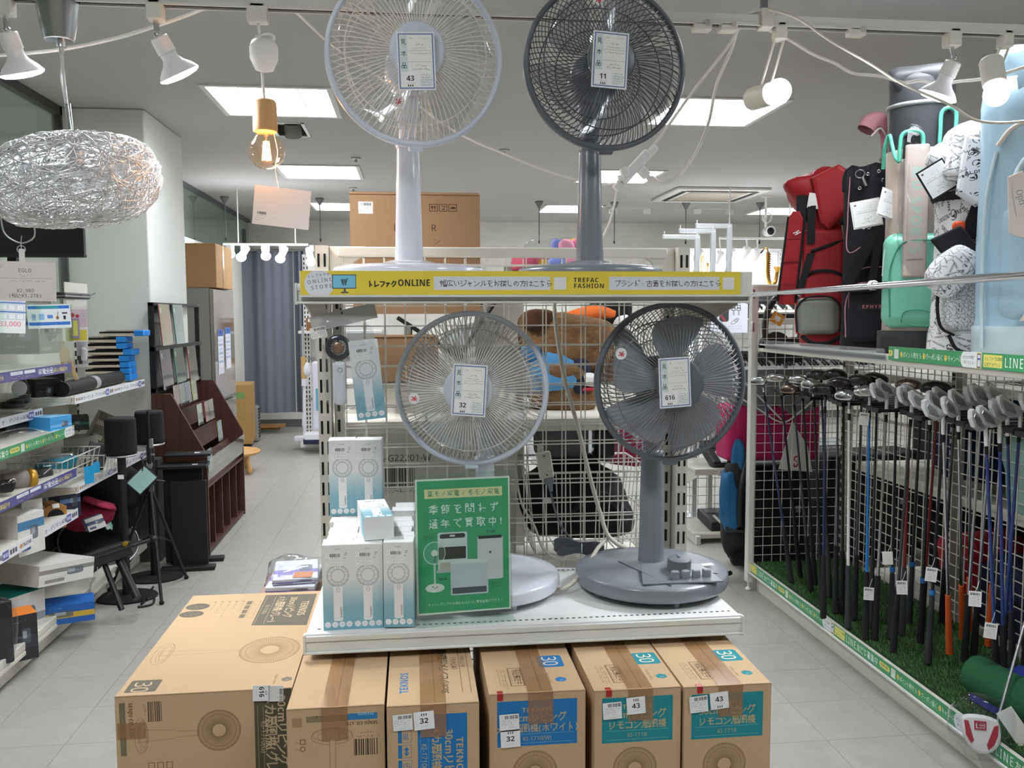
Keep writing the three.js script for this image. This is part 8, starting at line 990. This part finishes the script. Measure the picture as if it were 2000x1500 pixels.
  // lamps and black arms on the rear shelf at the left
  { const s = thing('desk_lamp', 'black jointed desk lamp behind the mesh above the pale carton', 'desk lamp', [0.02, WT[1] + 0.02, -2.46]); mesh('arm', [rod([-0.06, 0.16, 0], [0.11, 0.05, 0.02], 0.006, 8), rod([0.11, 0.05, 0.02], [0.24, 0.24, 0], 0.006, 8), ball(0.014, 0.11, 0.05, 0.02, 1, 1, 1, 12)], black, s); mesh('shade', [ext([[-0.16, 0], [0.16, 0.02], [0.16, 0.07], [-0.16, 0.09]], 0.05, 0.004).translate(0.02, 0.17, -0.03)], blackMatte, s); mesh('chrome_joint', [cyl(0.01, 0.01, 0.05, 0.1, 0.07, 0.02, 12, 0, 0, 1.2), cyl(0.012, 0.012, 0.03, -0.03, 0.12, 0, 12)], chrome, s); mesh('base', lathe([[0, 0], [0.08, 0], [0.08, 0.012], [0.02, 0.02], [0, 0.02]], 28), black, s); }
  // soft toys
  const fur = MT(tex(256, 256, (g, w, h) => { rect(g, '#745a3e', 0, 0, w, h); speckle(g, w, h, 5000, ['#5c3a1e', '#916840', '#6a4526'], 1, 3, 5, 0.5); }), 0.95);
  const P = [0.438, 1.409, -2.5];
  { const s = thing('soft_toy', 'fluffy brown animal soft toy lying on the rear shelf', 'soft toy', [P[0], rear, -2.48]); mesh('body', [crumple(0.26, 0.2, 0.2, 111, 28).translate(0.0, 0.18, 0), crumple(0.2, 0.16, 0.18, 112, 24).translate(-0.02, 0.06, 0.02), crumple(0.12, 0.1, 0.12, 113, 20).translate(0.12, 0.12, 0.03)], fur, s); mesh('dark_patch', crumple(0.1, 0.06, 0.12, 114, 18).translate(-0.08, 0.25, 0.03), M(0x4a2f1a, 0.95), s); }
  { const s = thing('soft_toy', 'orange beaked black and white bird soft toy on the brown one', 'soft toy', [0.541, 1.463, -2.52]); mesh('head', crumple(0.13, 0.13, 0.13, 115, 24).translate(0.04, 0, 0), M(0x17181c, 0.9), s); mesh('beak', [tube([[-0.11, -0.018, 0.04], [-0.06, 0.0, 0.045], [0.0, 0.014, 0.04], [0.04, 0.012, 0.03]], 0.024, 30, 14), ball(0.024, -0.11, -0.018, 0.04, 1, 0.9, 1, 14)], M(0xf0772c, 0.7), s); mesh('beak_tip', ball(0.02, -0.12, -0.02, 0.046, 1, 0.8, 1, 14), M(0xd8401c, 0.7), s); mesh('face_patch', crumple(0.05, 0.07, 0.03, 116, 14).translate(0.06, -0.03, 0.065), white, s); }
  { const s = thing('soft_toy', 'light blue soft toy in a basket of toys on the rear shelf', 'soft toy', [0.388, 1.31, -2.42]); mesh('body', crumple(0.14, 0.13, 0.12, 117, 22), M(0x4f8fc0, 0.9), s); mesh('ear', [crumple(0.05, 0.06, 0.04, 118, 14).translate(-0.06, 0.05, 0.03)], M(0x3c78ac, 0.9), s); }
  { const s = thing('soft_toy', 'small navy and white soft toy on the rear shelf', 'soft toy', [0.465, 1.296, -2.4]); mesh('body', crumple(0.06, 0.1, 0.06, 119, 18), M(0x22263c, 0.9), s); mesh('muzzle', crumple(0.05, 0.04, 0.04, 120, 14).translate(0.03, -0.01, 0.02), white, s); mesh('red_collar', torus(0.02, 0.006, 0.02, -0.035, 0.01, PI / 2, 0, 16, 6), M(0xb8283c, 0.8), s); }
  { const s = thing('toy_balloon', 'clear inflated toy with pink and yellow spots above the rear shelf', 'toy', [0.426, 1.638, -2.5]); mesh('clear_skin', crumple(0.2, 0.12, 0.12, 121, 26), bagClear, s); const c = [0xe88aa8, 0xf0d060, 0x8a9ae0, 0xf0a0b8]; for (let i = 0; i < 12; i++) { const a = i * 2.4; mesh('coloured_spot', tf(crumple(0.045, 0.035, 0.02, 130 + i, 12), Math.cos(a) * 0.06, Math.sin(a * 1.7) * 0.035, 0.03 * Math.sin(a)), M(c[i % 4], 0.5), s); } mesh('pink_end', crumple(0.08, 0.07, 0.08, 123, 18).translate(-0.1, -0.01, 0), M(0xd8607c, 0.4), s); }
  // rear base: basket, bags
  basket('white wire basket of black goods on the rear base', [0.473, 0.816, -2.42], 0, 0.34, 0.23, 0.3);
  { const s = thing('equipment_case', 'black padded case filling the rear basket', 'case', [0.462, 0.825, -2.42]); mesh('case', crumple(0.3, 0.22, 0.24, 141, 22).translate(0, 0.12, 0), blackMatte, s); mesh('white_badge', box(0.022, 0.012, 0.002, -0.1, 0.14, 0.125), paper, s); mesh('strap', tube([[-0.05, 0.1, 0.13], [0.04, 0.16, 0.13], [0.12, 0.1, 0.12]], 0.008, 20), black, s); }
  bagged('grey goods in clear plastic on top of the rear basket', 0.22, 0.16, 0.16, [0.421, 1.042, -2.44], 0, [rbox(0.15, 0.1, 0.1, 0.02, 0, 0.07, 0), cyl(0.03, 0.03, 0.03, 0.05, 0.12, 0.03, 16)], M(0x6d6f70, 0.5), 143); bagged('black goods in shiny plastic on top of the rear basket', 0.1, 0.16, 0.12, [0.545, 1.039, -2.44], 0, [rbox(0.06, 0.1, 0.07, 0.02, 0, 0.06, 0)], M(0x1c1c1e, 0.5), 144);
  { const s = thing('bag', 'maroon fabric bag behind the grey fan pole', 'bag', [0.672, 1.045, -2.75]); mesh('fabric', crumple(0.16, 0.14, 0.1, 145, 18), M(0x7a1038, 0.85), s); mesh('handle', torus(0.04, 0.006, 0, 0.06, 0.02, 0.3, 0, 24, 6), M(0x5c0c2a, 0.85), s); }
}
// ---------- bagged hand fan hanging on the left of the mesh ----------
{
  const t = thing('header_bag', 'clear display bag with a grey header card hanging at the left of the mesh', 'packaged item', [-0.127, 1.394, -1.76]); t.scale.setScalar(0.84); mesh('peg', rod([-0.013, 0.1, 0.03], [-0.013, 0.1, -0.45], 0.003, 6), steel, t);
  const z = 0.02; mesh('header_card', tf(box(0.155, 0.036, 0.0015), -0.008, 0.085, z, 0, 0, 0.22), M(0xb9b8b4, 0.4), t); mesh('hook_slot', tf(box(0.004, 0.014, 0.004), -0.013, 0.1, z, 0, 0, 0.25), black, t); board('price_label', 0.038, 0.026, 0.0006, MT(tex(128, 96, (g, w, h) => { rect(g, '#eceae6', 0, 0, w, h); bars(g, 34, 8, 88, 22, 4); for (let i = 0; i < 3; i++) fine(g, 8, 48 + i * 18, 110 - i * 18, 14, '#333', i + 2); }), 0.5), paper, t, -0.066, 0.05, z + 0.002, 0, 0, 0.2); mesh('plastic_bag', [tf(crumple(0.145, 0.225, 0.05, 151, 26), 0.006, -0.03, z - 0.004, 0, 0, 0.12)], bagClear, t);
  const f = thing('hand_fan', 'white hand fan with a dark round grille in the hanging bag', 'hand fan', [-0.146, 1.387, -1.75]); f.scale.setScalar(0.84); mesh('grille_ring', [lathe([[0.02, 0.006], [0.028, 0.006], [0.0305, 0], [0.028, -0.01], [0.018, -0.01]], 36, 0, 0.022, 0, PI / 2)], M(0x55575c, 0.2, { metalness: 0.4 }), f); mesh('fins', [...Array(18)].map((_, i) => { const a = i / 18 * PI * 2; return box(0.002, 0.014, 0.004, Math.cos(a) * 0.0185, 0.022 + Math.sin(a) * 0.0185, 0.003, 0, 0, a - PI / 2); }), M(0x6a6c70, 0.3), f); mesh('cool_plate', lathe([[0, 0.007], [0.012, 0.006], [0.014, 0.002], [0, 0]], 28, 0, 0.022, 0, PI / 2), M(0xb08a74, 0.25, { metalness: 0.7 }), f); mesh('handle', rbox(0.03, 0.105, 0.024, 0.011, 0.002, -0.062, -0.004), whiteGloss, f); mesh('switch', torus(0.005, 0.001, 0.004, -0.03, 0.0085, 0, 0, 16, 6), ivoryDark, f);
  const src = scene.children.find((o) => o.name === 'hand_fan_box'); const c = copyOf(src, [-0.082, 1.262, -1.755], 0.05, 'hand fan box in the hanging clear bag, tilted beside the white hand fan'); c.rotation.set(0, 0.02, 0.1); c.scale.set(0.95, 0.9, 0.4);
}
// plastic wrapped goods on a carton left of the gondola
{
  const P = [-0.335, 0.71, -2.42]; const t = thing('storage_carton', 'tall brown carton standing behind the large carton at left', 'cardboard box', [P[0], 0, -2.42]); mesh('carton', rbox(0.16, P[1] + 0.02, 0.3, 0.004, 0, (P[1] + 0.02) / 2, 0), M(0xa98c7a, 0.8), t); mesh('packing_tape', box(0.05, 0.001, 0.3, 0, P[1] + 0.021, 0), M(0x9a7a60, 0.3), t);
  const s = thing('wrapped_pack', 'flat picture packs in shiny clear plastic on the carton behind the large one', 'packaged item', [P[0] + 0.005, P[1] + 0.022, -2.4]); mesh('packs', [rbox(0.13, 0.02, 0.2, 0.004, 0, 0.012, 0), rbox(0.12, 0.016, 0.18, 0.004, 0.004, 0.032, 0, 0, 0.1)], pack('#dfe3ec', '#8f7fc0', 24), s); mesh('plastic_wrap', crumple(0.15, 0.07, 0.24, 161, 18).translate(0, 0.03, 0), bagClear, s); mesh('orange_print', box(0.05, 0.0012, 0.05, 0.03, 0.041, 0.06), M(0xd08a5c, 0.5), s);
}
// ---------- keyboards, bags and displays behind the golf rack ----------
{
  const kz = -5.35, bk = M(0x15161a, 0.45);
  const t = thing('gondola', 'white rack of electronic keyboards between the grey fan and the golf rack', 'shelf rack');
  const x0 = [1.776, 0.183, -5.4][0], L = 1.9; slottedPost(t, x0, -5.75, 1.62, 0.05, 0.05, 0, 0.05, ivory);
  const ys = [[2.034, 0.057, -5.3][1], [2.008, 0.474, -5.25][1], [1.998, 1.044, -5.25][1], [2.178, 1.429, -5.3][1]];
  ys.forEach((y, i) => mesh(i ? 'shelf_board' : 'base_deck', [rbox(L, 0.02, 0.42, 0.003, x0 + L / 2, y, -5.5), rbox(L, i ? 0.04 : 0.03, 0.012, 0.003, x0 + L / 2, y - 0.01, -5.29), ...(i ? [ext([[0, 0], [0.4, 0], [0.4, -0.04], [0.08, -0.16], [0, -0.16]], 0.006).rotateY(-PI / 2).translate(x0 + 0.03, y, -5.7)] : [rbox(0.03, y, 0.5, 0.004, x0 + 0.02, y / 2, -5.5)])], ivory, t));
  mesh('mesh_panel', grid(x0 + 0.05, x0 + L, 0.1, 1.6, -5.72, 0.06, 0.06, 0.002), wireWhite, t);
  const st = tex(512, 56, (g, w, h) => { rect(g, '#e6dfe2', 0, 0, w, h); for (const o of [0, 256]) { say(g, '楽器', o + 12, 42, 34, { c: '#c07a86', w: 0.12 }); rect(g, '#c0506a', o + 90, 8, 150, 40); say(g, '買取強化中', o + 96, 40, 28, { c: '#f4e4e8', w: 0.12 }); } }); for (const y of [ys[1], ys[2]]) { board('price_strip', 0.62, 0.05, 0.002, MT(st, 0.4), paper, t, x0 + 0.46, y - 0.012, -5.28); }
  const whiteKey = M(0xeeeeea, 0.3), keyboard = (l, p, w, tilt) => { const s = thing('electronic_keyboard', l, 'keyboard', p); const g = new THREE.Group(); g.name = 'keyboard'; s.add(g); g.rotation.x = tilt; mesh('case', [rbox(w, 0.07, 0.3, 0.012, 0, 0.035, -0.02)], bk, g); mesh('white_keys', [...Array(Math.round(w / 0.0235) - 3)].map((_, i) => box(0.0215, 0.012, 0.13, -w / 2 + 0.06 + i * 0.0235, 0.072, 0.07)), whiteKey, g); mesh('black_keys', [...Array(Math.round(w / 0.0235) - 4)].map((_, i) => [0, 1, 3, 4, 5].includes(i % 7) ? box(0.012, 0.014, 0.08, -w / 2 + 0.072 + i * 0.0235, 0.083, 0.044) : null).filter(Boolean), black, g); mesh('panel', [rbox(w * 0.94, 0.004, 0.1, 0.001, 0, 0.071, -0.1), ...[...Array(8)].map((_, i) => box(0.014, 0.006, 0.01, -w * 0.35 + i * 0.03, 0.074, -0.09))], M(0x2c3034, 0.35), g); mesh('display', box(0.1, 0.003, 0.04, -0.02, 0.075, -0.11), M(0x5c6a70, 0.2), g); return s; };
  keyboard('black electronic keyboard on the second shelf under the pink bag', [x0 + 0.62, ys[1] + 0.03, -5.45], 0.98, 0.35); keyboard('black electronic keyboard behind the blades of the short grey fan', [x0 + 0.7, ys[2] + 0.05, -5.45], 1.1, 0.4); keyboard('black electronic keyboard on the top shelf behind the golf mesh', [x0 + 0.95, ys[3] + 0.03, -5.45], 1.2, 0.4); keyboard('black electronic keyboard lying on the base of the keyboard rack', [x0 + 0.58, ys[0] + 0.012, -5.46], 0.9, 0.1);
  single('shelf_backing', 'charcoal backing board of the shelves behind the golf mesh', 'panel', [box(0.02, 1.5, 3.0, 2.86, 0.8, -2.85), box(0.03, 1.5, 0.04, 2.85, 0.8, -4.34)], M(0x3d3e42, 0.8));
  // dark cases filling the bays behind the golf mesh
  const cs = (l, p, w, h, d, m, r = 0.03) => { const s = thing('instrument_case', l, 'case', p); mesh('shell', rbox(w, h, d, r, 0, h / 2, 0, 0, 0.1), m, s); mesh('seam', rbox(w + 0.006, 0.01, d + 0.006, 0.003, 0, h * 0.55, 0, 0, 0.1), black, s); mesh('handle', torus(0.05, 0.01, 0, h * 0.8, d / 2 + 0.01, 0, 0, 24, 8), black, s); mesh('latch', [rbox(0.03, 0.04, 0.01, 0.003, -w * 0.3, h * 0.55, d / 2 + 0.006), rbox(0.03, 0.04, 0.01, 0.003, w * 0.3, h * 0.55, d / 2 + 0.006)], steel, s); };
  const hard = M(0x101114, 0.6); cs('large black hard case standing behind the golf end mesh', [2.06, 0.02, -4.8], 0.44, 0.6, 0.2, hard); cs('wide black case standing on the floor behind the golf mesh corner', [2.66, 0.02, -4.85], 0.62, 0.64, 0.24, hard); cs('black upright case on the floor farther behind the golf mesh', [3.3, 0.02, -4.85], 0.5, 0.9, 0.3, M(0x141519, 0.7)); cs('long black soft case standing behind the lower golf mesh', [2.75, 0.02, -3.9], 0.3, 0.5, 0.5, M(0x0f1013, 0.9), 0.08); cs('dark navy case low behind the middle of the golf mesh', [2.62, 0.12, -3.05], 0.4, 0.32, 0.8, M(0x1b2242, 0.8), 0.06); cs('maroon case low behind the near end of the golf mesh', [2.62, 0.12, -2.2], 0.4, 0.3, 0.7, M(0x3a1722, 0.8), 0.06);
  const soft = (l, p, w, h, d, c, seed, n = 'bag') => { const s = thing(n === 'ball' ? 'ball' : 'folded_bag', l, n, p); mesh('fabric', crumple(w, h, d, seed, 22), M(c, 0.85), s); mesh('seam', tube([[-w * 0.4, h * 0.1, d * 0.3], [0, h * 0.34, d * 0.42], [w * 0.4, h * 0.1, d * 0.3]], 0.006, 20), M(c, 0.6), s); };
  soft('navy soft bag behind the golf mesh', [2.52, 0.86, -3.55], 0.4, 0.3, 0.3, 0x1b2a58, 171); soft('floral pale teal cushion behind the golf mesh', [2.5, 0.84, -3.1], 0.36, 0.4, 0.3, 0x9fc6bc, 172, 'cushion'); soft('round red ball behind the golf clubs', [2.5, 0.92, -2.72], 0.34, 0.34, 0.34, 0xb8182c, 173, 'ball'); soft('bright green soft bag behind the golf irons', [2.52, 1.0, -2.35], 0.4, 0.2, 0.4, 0x3f9a2c, 174); soft('red plastic wrapped goods low behind the golf mesh', [2.5, 0.36, -3.5], 0.36, 0.3, 0.3, 0xb01c30, 175); soft('blue folded bag low behind the golf clubs', [2.5, 0.4, -2.75], 0.3, 0.26, 0.4, 0x16358c, 176); soft('dark teal bag high behind the golf mesh', [2.52, 1.05, -3.3], 0.4, 0.16, 0.3, 0x174a6a, 177);
  const sh = thing('gondola', 'back to back shelves seen through the golf mesh', 'shelf rack'); mesh('shelf_board', [rbox(0.5, 0.02, 2.9, 0.003, 2.58, 0.68, -2.85), rbox(0.012, 0.05, 2.9, 0.003, 2.33, 0.67, -2.85), rbox(0.5, 0.02, 2.9, 0.003, 2.58, 0.1, -2.85)], ivory, sh); mesh('upper_board', [rbox(0.5, 0.02, 2.9, 0.003, 2.58, 1.16, -2.85), rbox(0.012, 0.04, 2.9, 0.003, 2.33, 1.15, -2.85)], ivory, sh);
  basket('white wire basket on the upper board behind the golf mesh', [2.55, 1.172, -3.3], 0, 0.34, 0.14, 0.8); soft('blue wrapped goods in the upper basket behind the golf mesh', [2.55, 1.25, -3.3], 0.26, 0.12, 0.4, 0x3c5c9c, 178);
  // pink tote and backpack
  { const z = -4.62, a = [1.698, 0.825, -4.62], b = [2.235, 0.815, -4.62], s = thing('tote_bag', 'magenta and grey tote bag with white zigzag piping behind the golf end mesh', 'bag', [(a[0] + b[0]) / 2, [1.944, 0.667, -4.62][1], z]); const w = b[0] - a[0], h = 0.5; mesh('lower_fabric', rbox(w, h * 0.62, 0.2, 0.03, 0, h * 0.3, 0), M(0xb01458, 0.7), s); mesh('upper_fabric', [ext([[-w * 0.36, 0.62 * h], [-w * 0.4, h], [w * 0.42, h], [w * 0.5, 0.6 * h], [w * 0.22, 0.47 * h], [0.0, 0.62 * h], [-w * 0.1, 0.5 * h]], 0.21, 0.004)], M(0x77777a, 0.7), s); mesh('piping', [tube([[-w * 0.5, h * 0.78, 0.11], [-w * 0.2, h * 0.58, 0.112], [w * 0.08, h * 0.42, 0.112], [w * 0.24, h * 0.52, 0.112], [w * 0.5, h * 0.75, 0.11]], 0.005, 40), tube([[-w * 0.42, h * 0.95, 0.11], [-w * 0.1, h * 0.62, 0.112], [w * 0.06, h * 0.45, 0.112]], 0.005, 30)], white, s); mesh('handle', torus(0.1, 0.012, 0, h, 0, 0, 0, 30, 8), M(0x66666a, 0.7), s); }
  { const p = [1.76, 0, -4.445], s = thing('backpack', 'blue and black backpack hanging on the end of the golf rack', 'backpack', [p[0] + 0.03, 0.03, -4.55], -0.25); mesh('body', [crumple(0.2, 0.62, 0.24, 181, 28).translate(0, 0.36, 0)], M(0x101216, 0.8), s); mesh('blue_panel', [crumple(0.12, 0.34, 0.2, 182, 22).translate(-0.06, 0.42, 0.04), crumple(0.07, 0.18, 0.12, 183, 16).translate(-0.02, 0.66, 0.04)], M(0x135a86, 0.8), s); mesh('strap', [tube([[-0.05, 0.02, 0.06], [-0.12, -0.0, 0.1], [-0.16, -0.04, 0.12]], 0.014, 16), tube([[0.02, 0.66, 0.1], [-0.02, 0.5, 0.16], [-0.02, 0.3, 0.15]], 0.014, 24), tube([[-0.09, 0.28, 0.12], [0, 0.27, 0.14], [0.08, 0.26, 0.1]], 0.012, 16)], black, s); }
  { const s = thing('hang_tag', 'white paper bag corner with red letters behind the golf mesh', 'paper bag', [2.02, 0.735, -4.42]); mesh('panel', ext([[-0.07, -0.1], [0.12, -0.12], [0.09, 0.02], [0.0, 0.16]], 0.006), M(0xdfdcda, 0.6), s); board('lettering', 0.09, 0.06, 0.001, MT(tex(128, 84, (g, w, h) => { rect(g, '#dfdcda', 0, 0, w, h); turned(g, 124, 10, PI / 2, () => {}); say(g, 'SO', 64, 70, 76, { c: '#c02430', align: 'center' }); }), 0.6), paper, s, 0.03, -0.06, 0.004, 0, 0, PI / 2); }
  { const s = thing('head_phone', 'black over ear headphones with an amber tag hanging behind the golf mesh', 'headphones', [1.994, 1.393, -4.5]); mesh('headband', torus(0.16, 0.02, 0, 0, 0, 0, 0.3, 40, 10).scale(0.8, 1.1, 1), bk, s); mesh('ear_cup', [cyl(0.08, 0.08, 0.05, -0.06, -0.1, 0.03, 24, PI / 2), cyl(0.07, 0.07, 0.05, 0.06, -0.12, 0, 24, PI / 2)], M(0x1e2026, 0.5), s); mesh('amber_tag', tf(box(0.07, 0.06, 0.003), -0.06, 0.05, 0.06, 0, 0, -0.5), M(0xd89a3a, 0.6), s); mesh('hook', [rod([0, 0.17, 0], [0, 0.17, 0.14], 0.004, 6)], chrome, s); mesh('white_label', tf(box(0.034, 0.026, 0.002), -0.06, 0.05, 0.0625, 0, 0, -0.5), paper, s); }
}
// poster of golf items, chrome display poles and bright instrument wall
{
  const t = thing('poster', 'white poster with a golf bag, gloves and shoes hanging right of the upper shelf', 'poster', [0.984, 1.464, -2.62], -0.05); mesh('arm', rod([-0.2, 0.055, -0.02], [0.0, 0.05, -0.006], 0.004, 8), steel, t); board('sheet', 0.118, 0.107, 0.002, MT(tex(512, 470, (g, w, h) => { rect(g, '#dfe0ea', 0, 0, w, h); say(g, 'アイテム', 90, 70, 78, { c: '#33343c', w: 0.1 }); rect(g, '#3b3d40', 120, 100, 130, 220, 30); rect(g, '#3b3d40', 140, 84, 90, 40, 12); g.strokeStyle = '#c8383c'; g.lineWidth = 12; g.beginPath(); g.moveTo(126, 200); g.lineTo(214, 314); g.stroke(); g.lineWidth = 7; g.beginPath(); g.moveTo(124, 228); g.lineTo(196, 318); g.stroke(); for (const o of [0, 70]) { g.strokeStyle = '#444'; g.lineWidth = 9; g.strokeRect(296 + o, 96, 40, 34); g.strokeRect(290 + o, 136, 48, 28); rect(g, '#a9abb4', 306 + o, 166, 22, 66); } g.lineWidth = 5; g.beginPath(); g.ellipse(330, 320, 52, 22, -0.5, 0, 7); g.stroke(); g.beginPath(); g.ellipse(360, 296, 34, 16, -0.7, 0, 7); g.stroke(); fine(g, 110, 392, 330, 18, '#667', 3); fine(g, 220, 422, 210, 16, '#667', 4); }), 0.5), paper, t); mesh('clip', [box(0.03, 0.02, 0.008, 0, 0.055, 0)], steel, t);
  const base = [[1.982, 1.658, -5.9], [2.104, 1.658, -5.9], [2.23, 1.658, -5.9]], tops = [[1.977, 2.001, -5.9], [2.098, 2.044, -5.9], [2.223, 2.083, -5.9]];
  const zinc = M(0xdfe3e5, 0.3, { metalness: 0.45 }); tops.forEach((p, i) => { const s = thing('display_stand', 'chrome T shaped garment stand, ' + ['shortest on the left', 'middle one', 'tallest on the right'][i], 'display stand', [p[0], 0, -5.9 - i * 0.02]); mesh('post', rbox(0.034, p[1], 0.034, 0.004, 0, p[1] / 2, 0), zinc, s); mesh('arm', [rbox(0.26, 0.03, 0.03, 0.004, -0.115, p[1], 0), cyl(0.005, 0.005, 0.03, 0, p[1] + 0.025, 0, 8), cyl(0.005, 0.005, 0.03, -0.235, p[1] + 0.025, 0, 8)], zinc, s); mesh('foot', [rbox(0.4, 0.03, 0.04, 0.005, 0, 0.016, 0), rbox(0.04, 0.03, 0.4, 0.005, 0, 0.016, 0)], zinc, s); });
  const zp = -9.0, a = [2.884, 2.144, -9], b = [3.902, 2.138, -9], s = thing('display_wall', 'bright white framed display wall for wind instruments', 'display wall', [(a[0] + b[0]) / 2, 0, zp]); const w = b[0] - a[0], h = a[1]; mesh('panel', box(w, h - 0.3, 0.04, 0, (h + 0.3) / 2, 0), M(0xecebee, 0.7), s); mesh('frame', [rbox(w + 0.06, 0.03, 0.06, 0.004, 0, h, 0.01), rbox(0.03, h, 0.06, 0.004, w / 2 + 0.02, h / 2, 0.01), rbox(0.03, h, 0.06, 0.004, -w / 2 - 0.02, h / 2, 0.01)], white, s); const q = []; for (let y = 0.5; y < h; y += 0.05) q.push(box(0.006, 0.03, 0.003, w / 2 + 0.02, y, 0.041)); mesh('slots', q, M(0x8a8a88, 0.8), s);
  const T = thing('lighting_track', 'short white lighting track over the instrument wall', 'light track', [(a[0] + b[0]) / 2, h + 0.06, zp + 0.75]); mesh('rail', rbox(w * 0.8, 0.02, 0.03, 0.003), white, T); mesh('hanger', [rod([-w * 0.3, 0, 0], [-w * 0.3, CEILING - h - 0.06, 0], 0.006, 8), rod([w * 0.3, 0, 0], [w * 0.3, CEILING - h - 0.06, 0], 0.006, 8)], white, T);
  [[2.764, 1.983, -8.3], [2.972, 1.964, -8.3], [3.086, 1.994, -8.3], [3.242, 2.005, -8.3], [3.348, 1.99, -8.3]].forEach((p, i) => { const l = thing('track_spotlight', 'glowing lamp over the instrument wall, ' + ['leftmost', 'second', 'middle', 'fourth', 'rightmost'][i], 'spotlight', p); mesh('holder', [rod([0.02, 0.1, 0.08], [0, 0.0, 0.0], 0.04, 16), rod([0.02, 0.1, 0.08], [0.02, h + 0.06 - p[1], 0.05], 0.008, 8)], white, l); mesh('bulb_globe', ball(0.058, 0, -0.012, -0.02, 1, 1, 1, 20), bulbGlow, l); const k = new THREE.SpotLight(COOL, 2.2, 0, 1.2, 0.6, 2); k.name = 'wall_lamp'; k.position.set(p[0], p[1] - 0.02, p[2] - 0.1); k.target.position.set(p[0], p[1] - 0.5, -9); k.castShadow = true; k.shadow.radius = 2; scene.add(k, k.target); });
  const gold = M(0xc79a4c, 0.2, { metalness: 1 }); const sax = (l, p, k) => { const x = thing('saxophone', l, 'saxophone', p); mesh('body', [tube([[0, 0.42 * k, 0], [0.0, 0.1 * k, 0], [0.02, -0.06 * k, 0.01], [0.08 * k, -0.1 * k, 0.02], [0.12 * k, -0.04 * k, 0.02], [0.14 * k, 0.1 * k, 0.02]], 0.03 * k, 50, 12), lathe([[0.028 * k, 0], [0.04 * k, 0.05 * k], [0.07 * k, 0.1 * k]], 24, 0.145 * k, 0.09 * k, 0.02)], gold, x); mesh('keys', [...Array(12)].map((_, i) => cyl(0.014 * k, 0.014 * k, 0.012, 0.01, (0.38 - i * 0.035) * k, 0.034 * k, 12, PI / 2, 0, 0)), gold, x); mesh('neck', [tube([[0, 0.42 * k, 0], [-0.01, 0.47 * k, 0], [-0.06 * k, 0.48 * k, 0.01], [-0.1 * k, 0.44 * k, 0.02]], 0.011 * k, 24, 10)], gold, x); mesh('mouthpiece', rod([-0.1 * k, 0.44 * k, 0.02], [-0.13 * k, 0.4 * k, 0.02], 0.012 * k, 10), black, x); };
  sax('gold saxophone at the right of the instrument wall', [3.441, 1.803, -8.15], 0.62); sax('small gold instrument left on the instrument wall', [2.889, 1.882, -8.92], 0.5); sax('dark gold instrument in the middle of the instrument wall', [3.044, 1.915, -8.92], 0.45);
  const wr = thing('instrument_rack', 'white low rack in front of the instrument wall', 'shelf rack', [(a[0] + b[0]) / 2, 0, -8.2]); mesh('shelf_board', [rbox(w, 0.03, 0.5, 0.004, 0, [3.105, 1.731, -8.2][1], 0), rbox(w, 0.03, 0.5, 0.004, 0, 0.8, 0), rbox(w, 0.1, 0.5, 0.004, 0, 0.05, 0)], white, wr); mesh('post', [box(0.04, 1.9, 0.04, w * 0.42, 0.95, 0.22), box(0.04, 1.9, 0.04, -w * 0.42, 0.95, 0.22)], white, wr); mesh('back_panel', box(w, 1.8, 0.02, 0, 0.95, -0.22), M(0xdcdad6, 0.7), wr);
  { const m = thing('white_carton', 'white and red carton on the rack behind the red golf bag', 'cardboard box', [2.568, 1.699, -5.6]); mesh('carton', rbox(0.16, 0.07, 0.16, 0.004, 0, -0.02, 0), M(0xc01c2c, 0.6), m); mesh('lid', [ext([[-0.09, 0], [0.09, 0], [0.09, 0.04], [-0.03, 0.06]], 0.17, 0.004).translate(0, 0.015, 0)], white, m); mesh('tray', rbox(0.26, 0.02, 0.2, 0.004, 0, -0.075, 0), white, m); }
}

renderer.render(scene, camera);
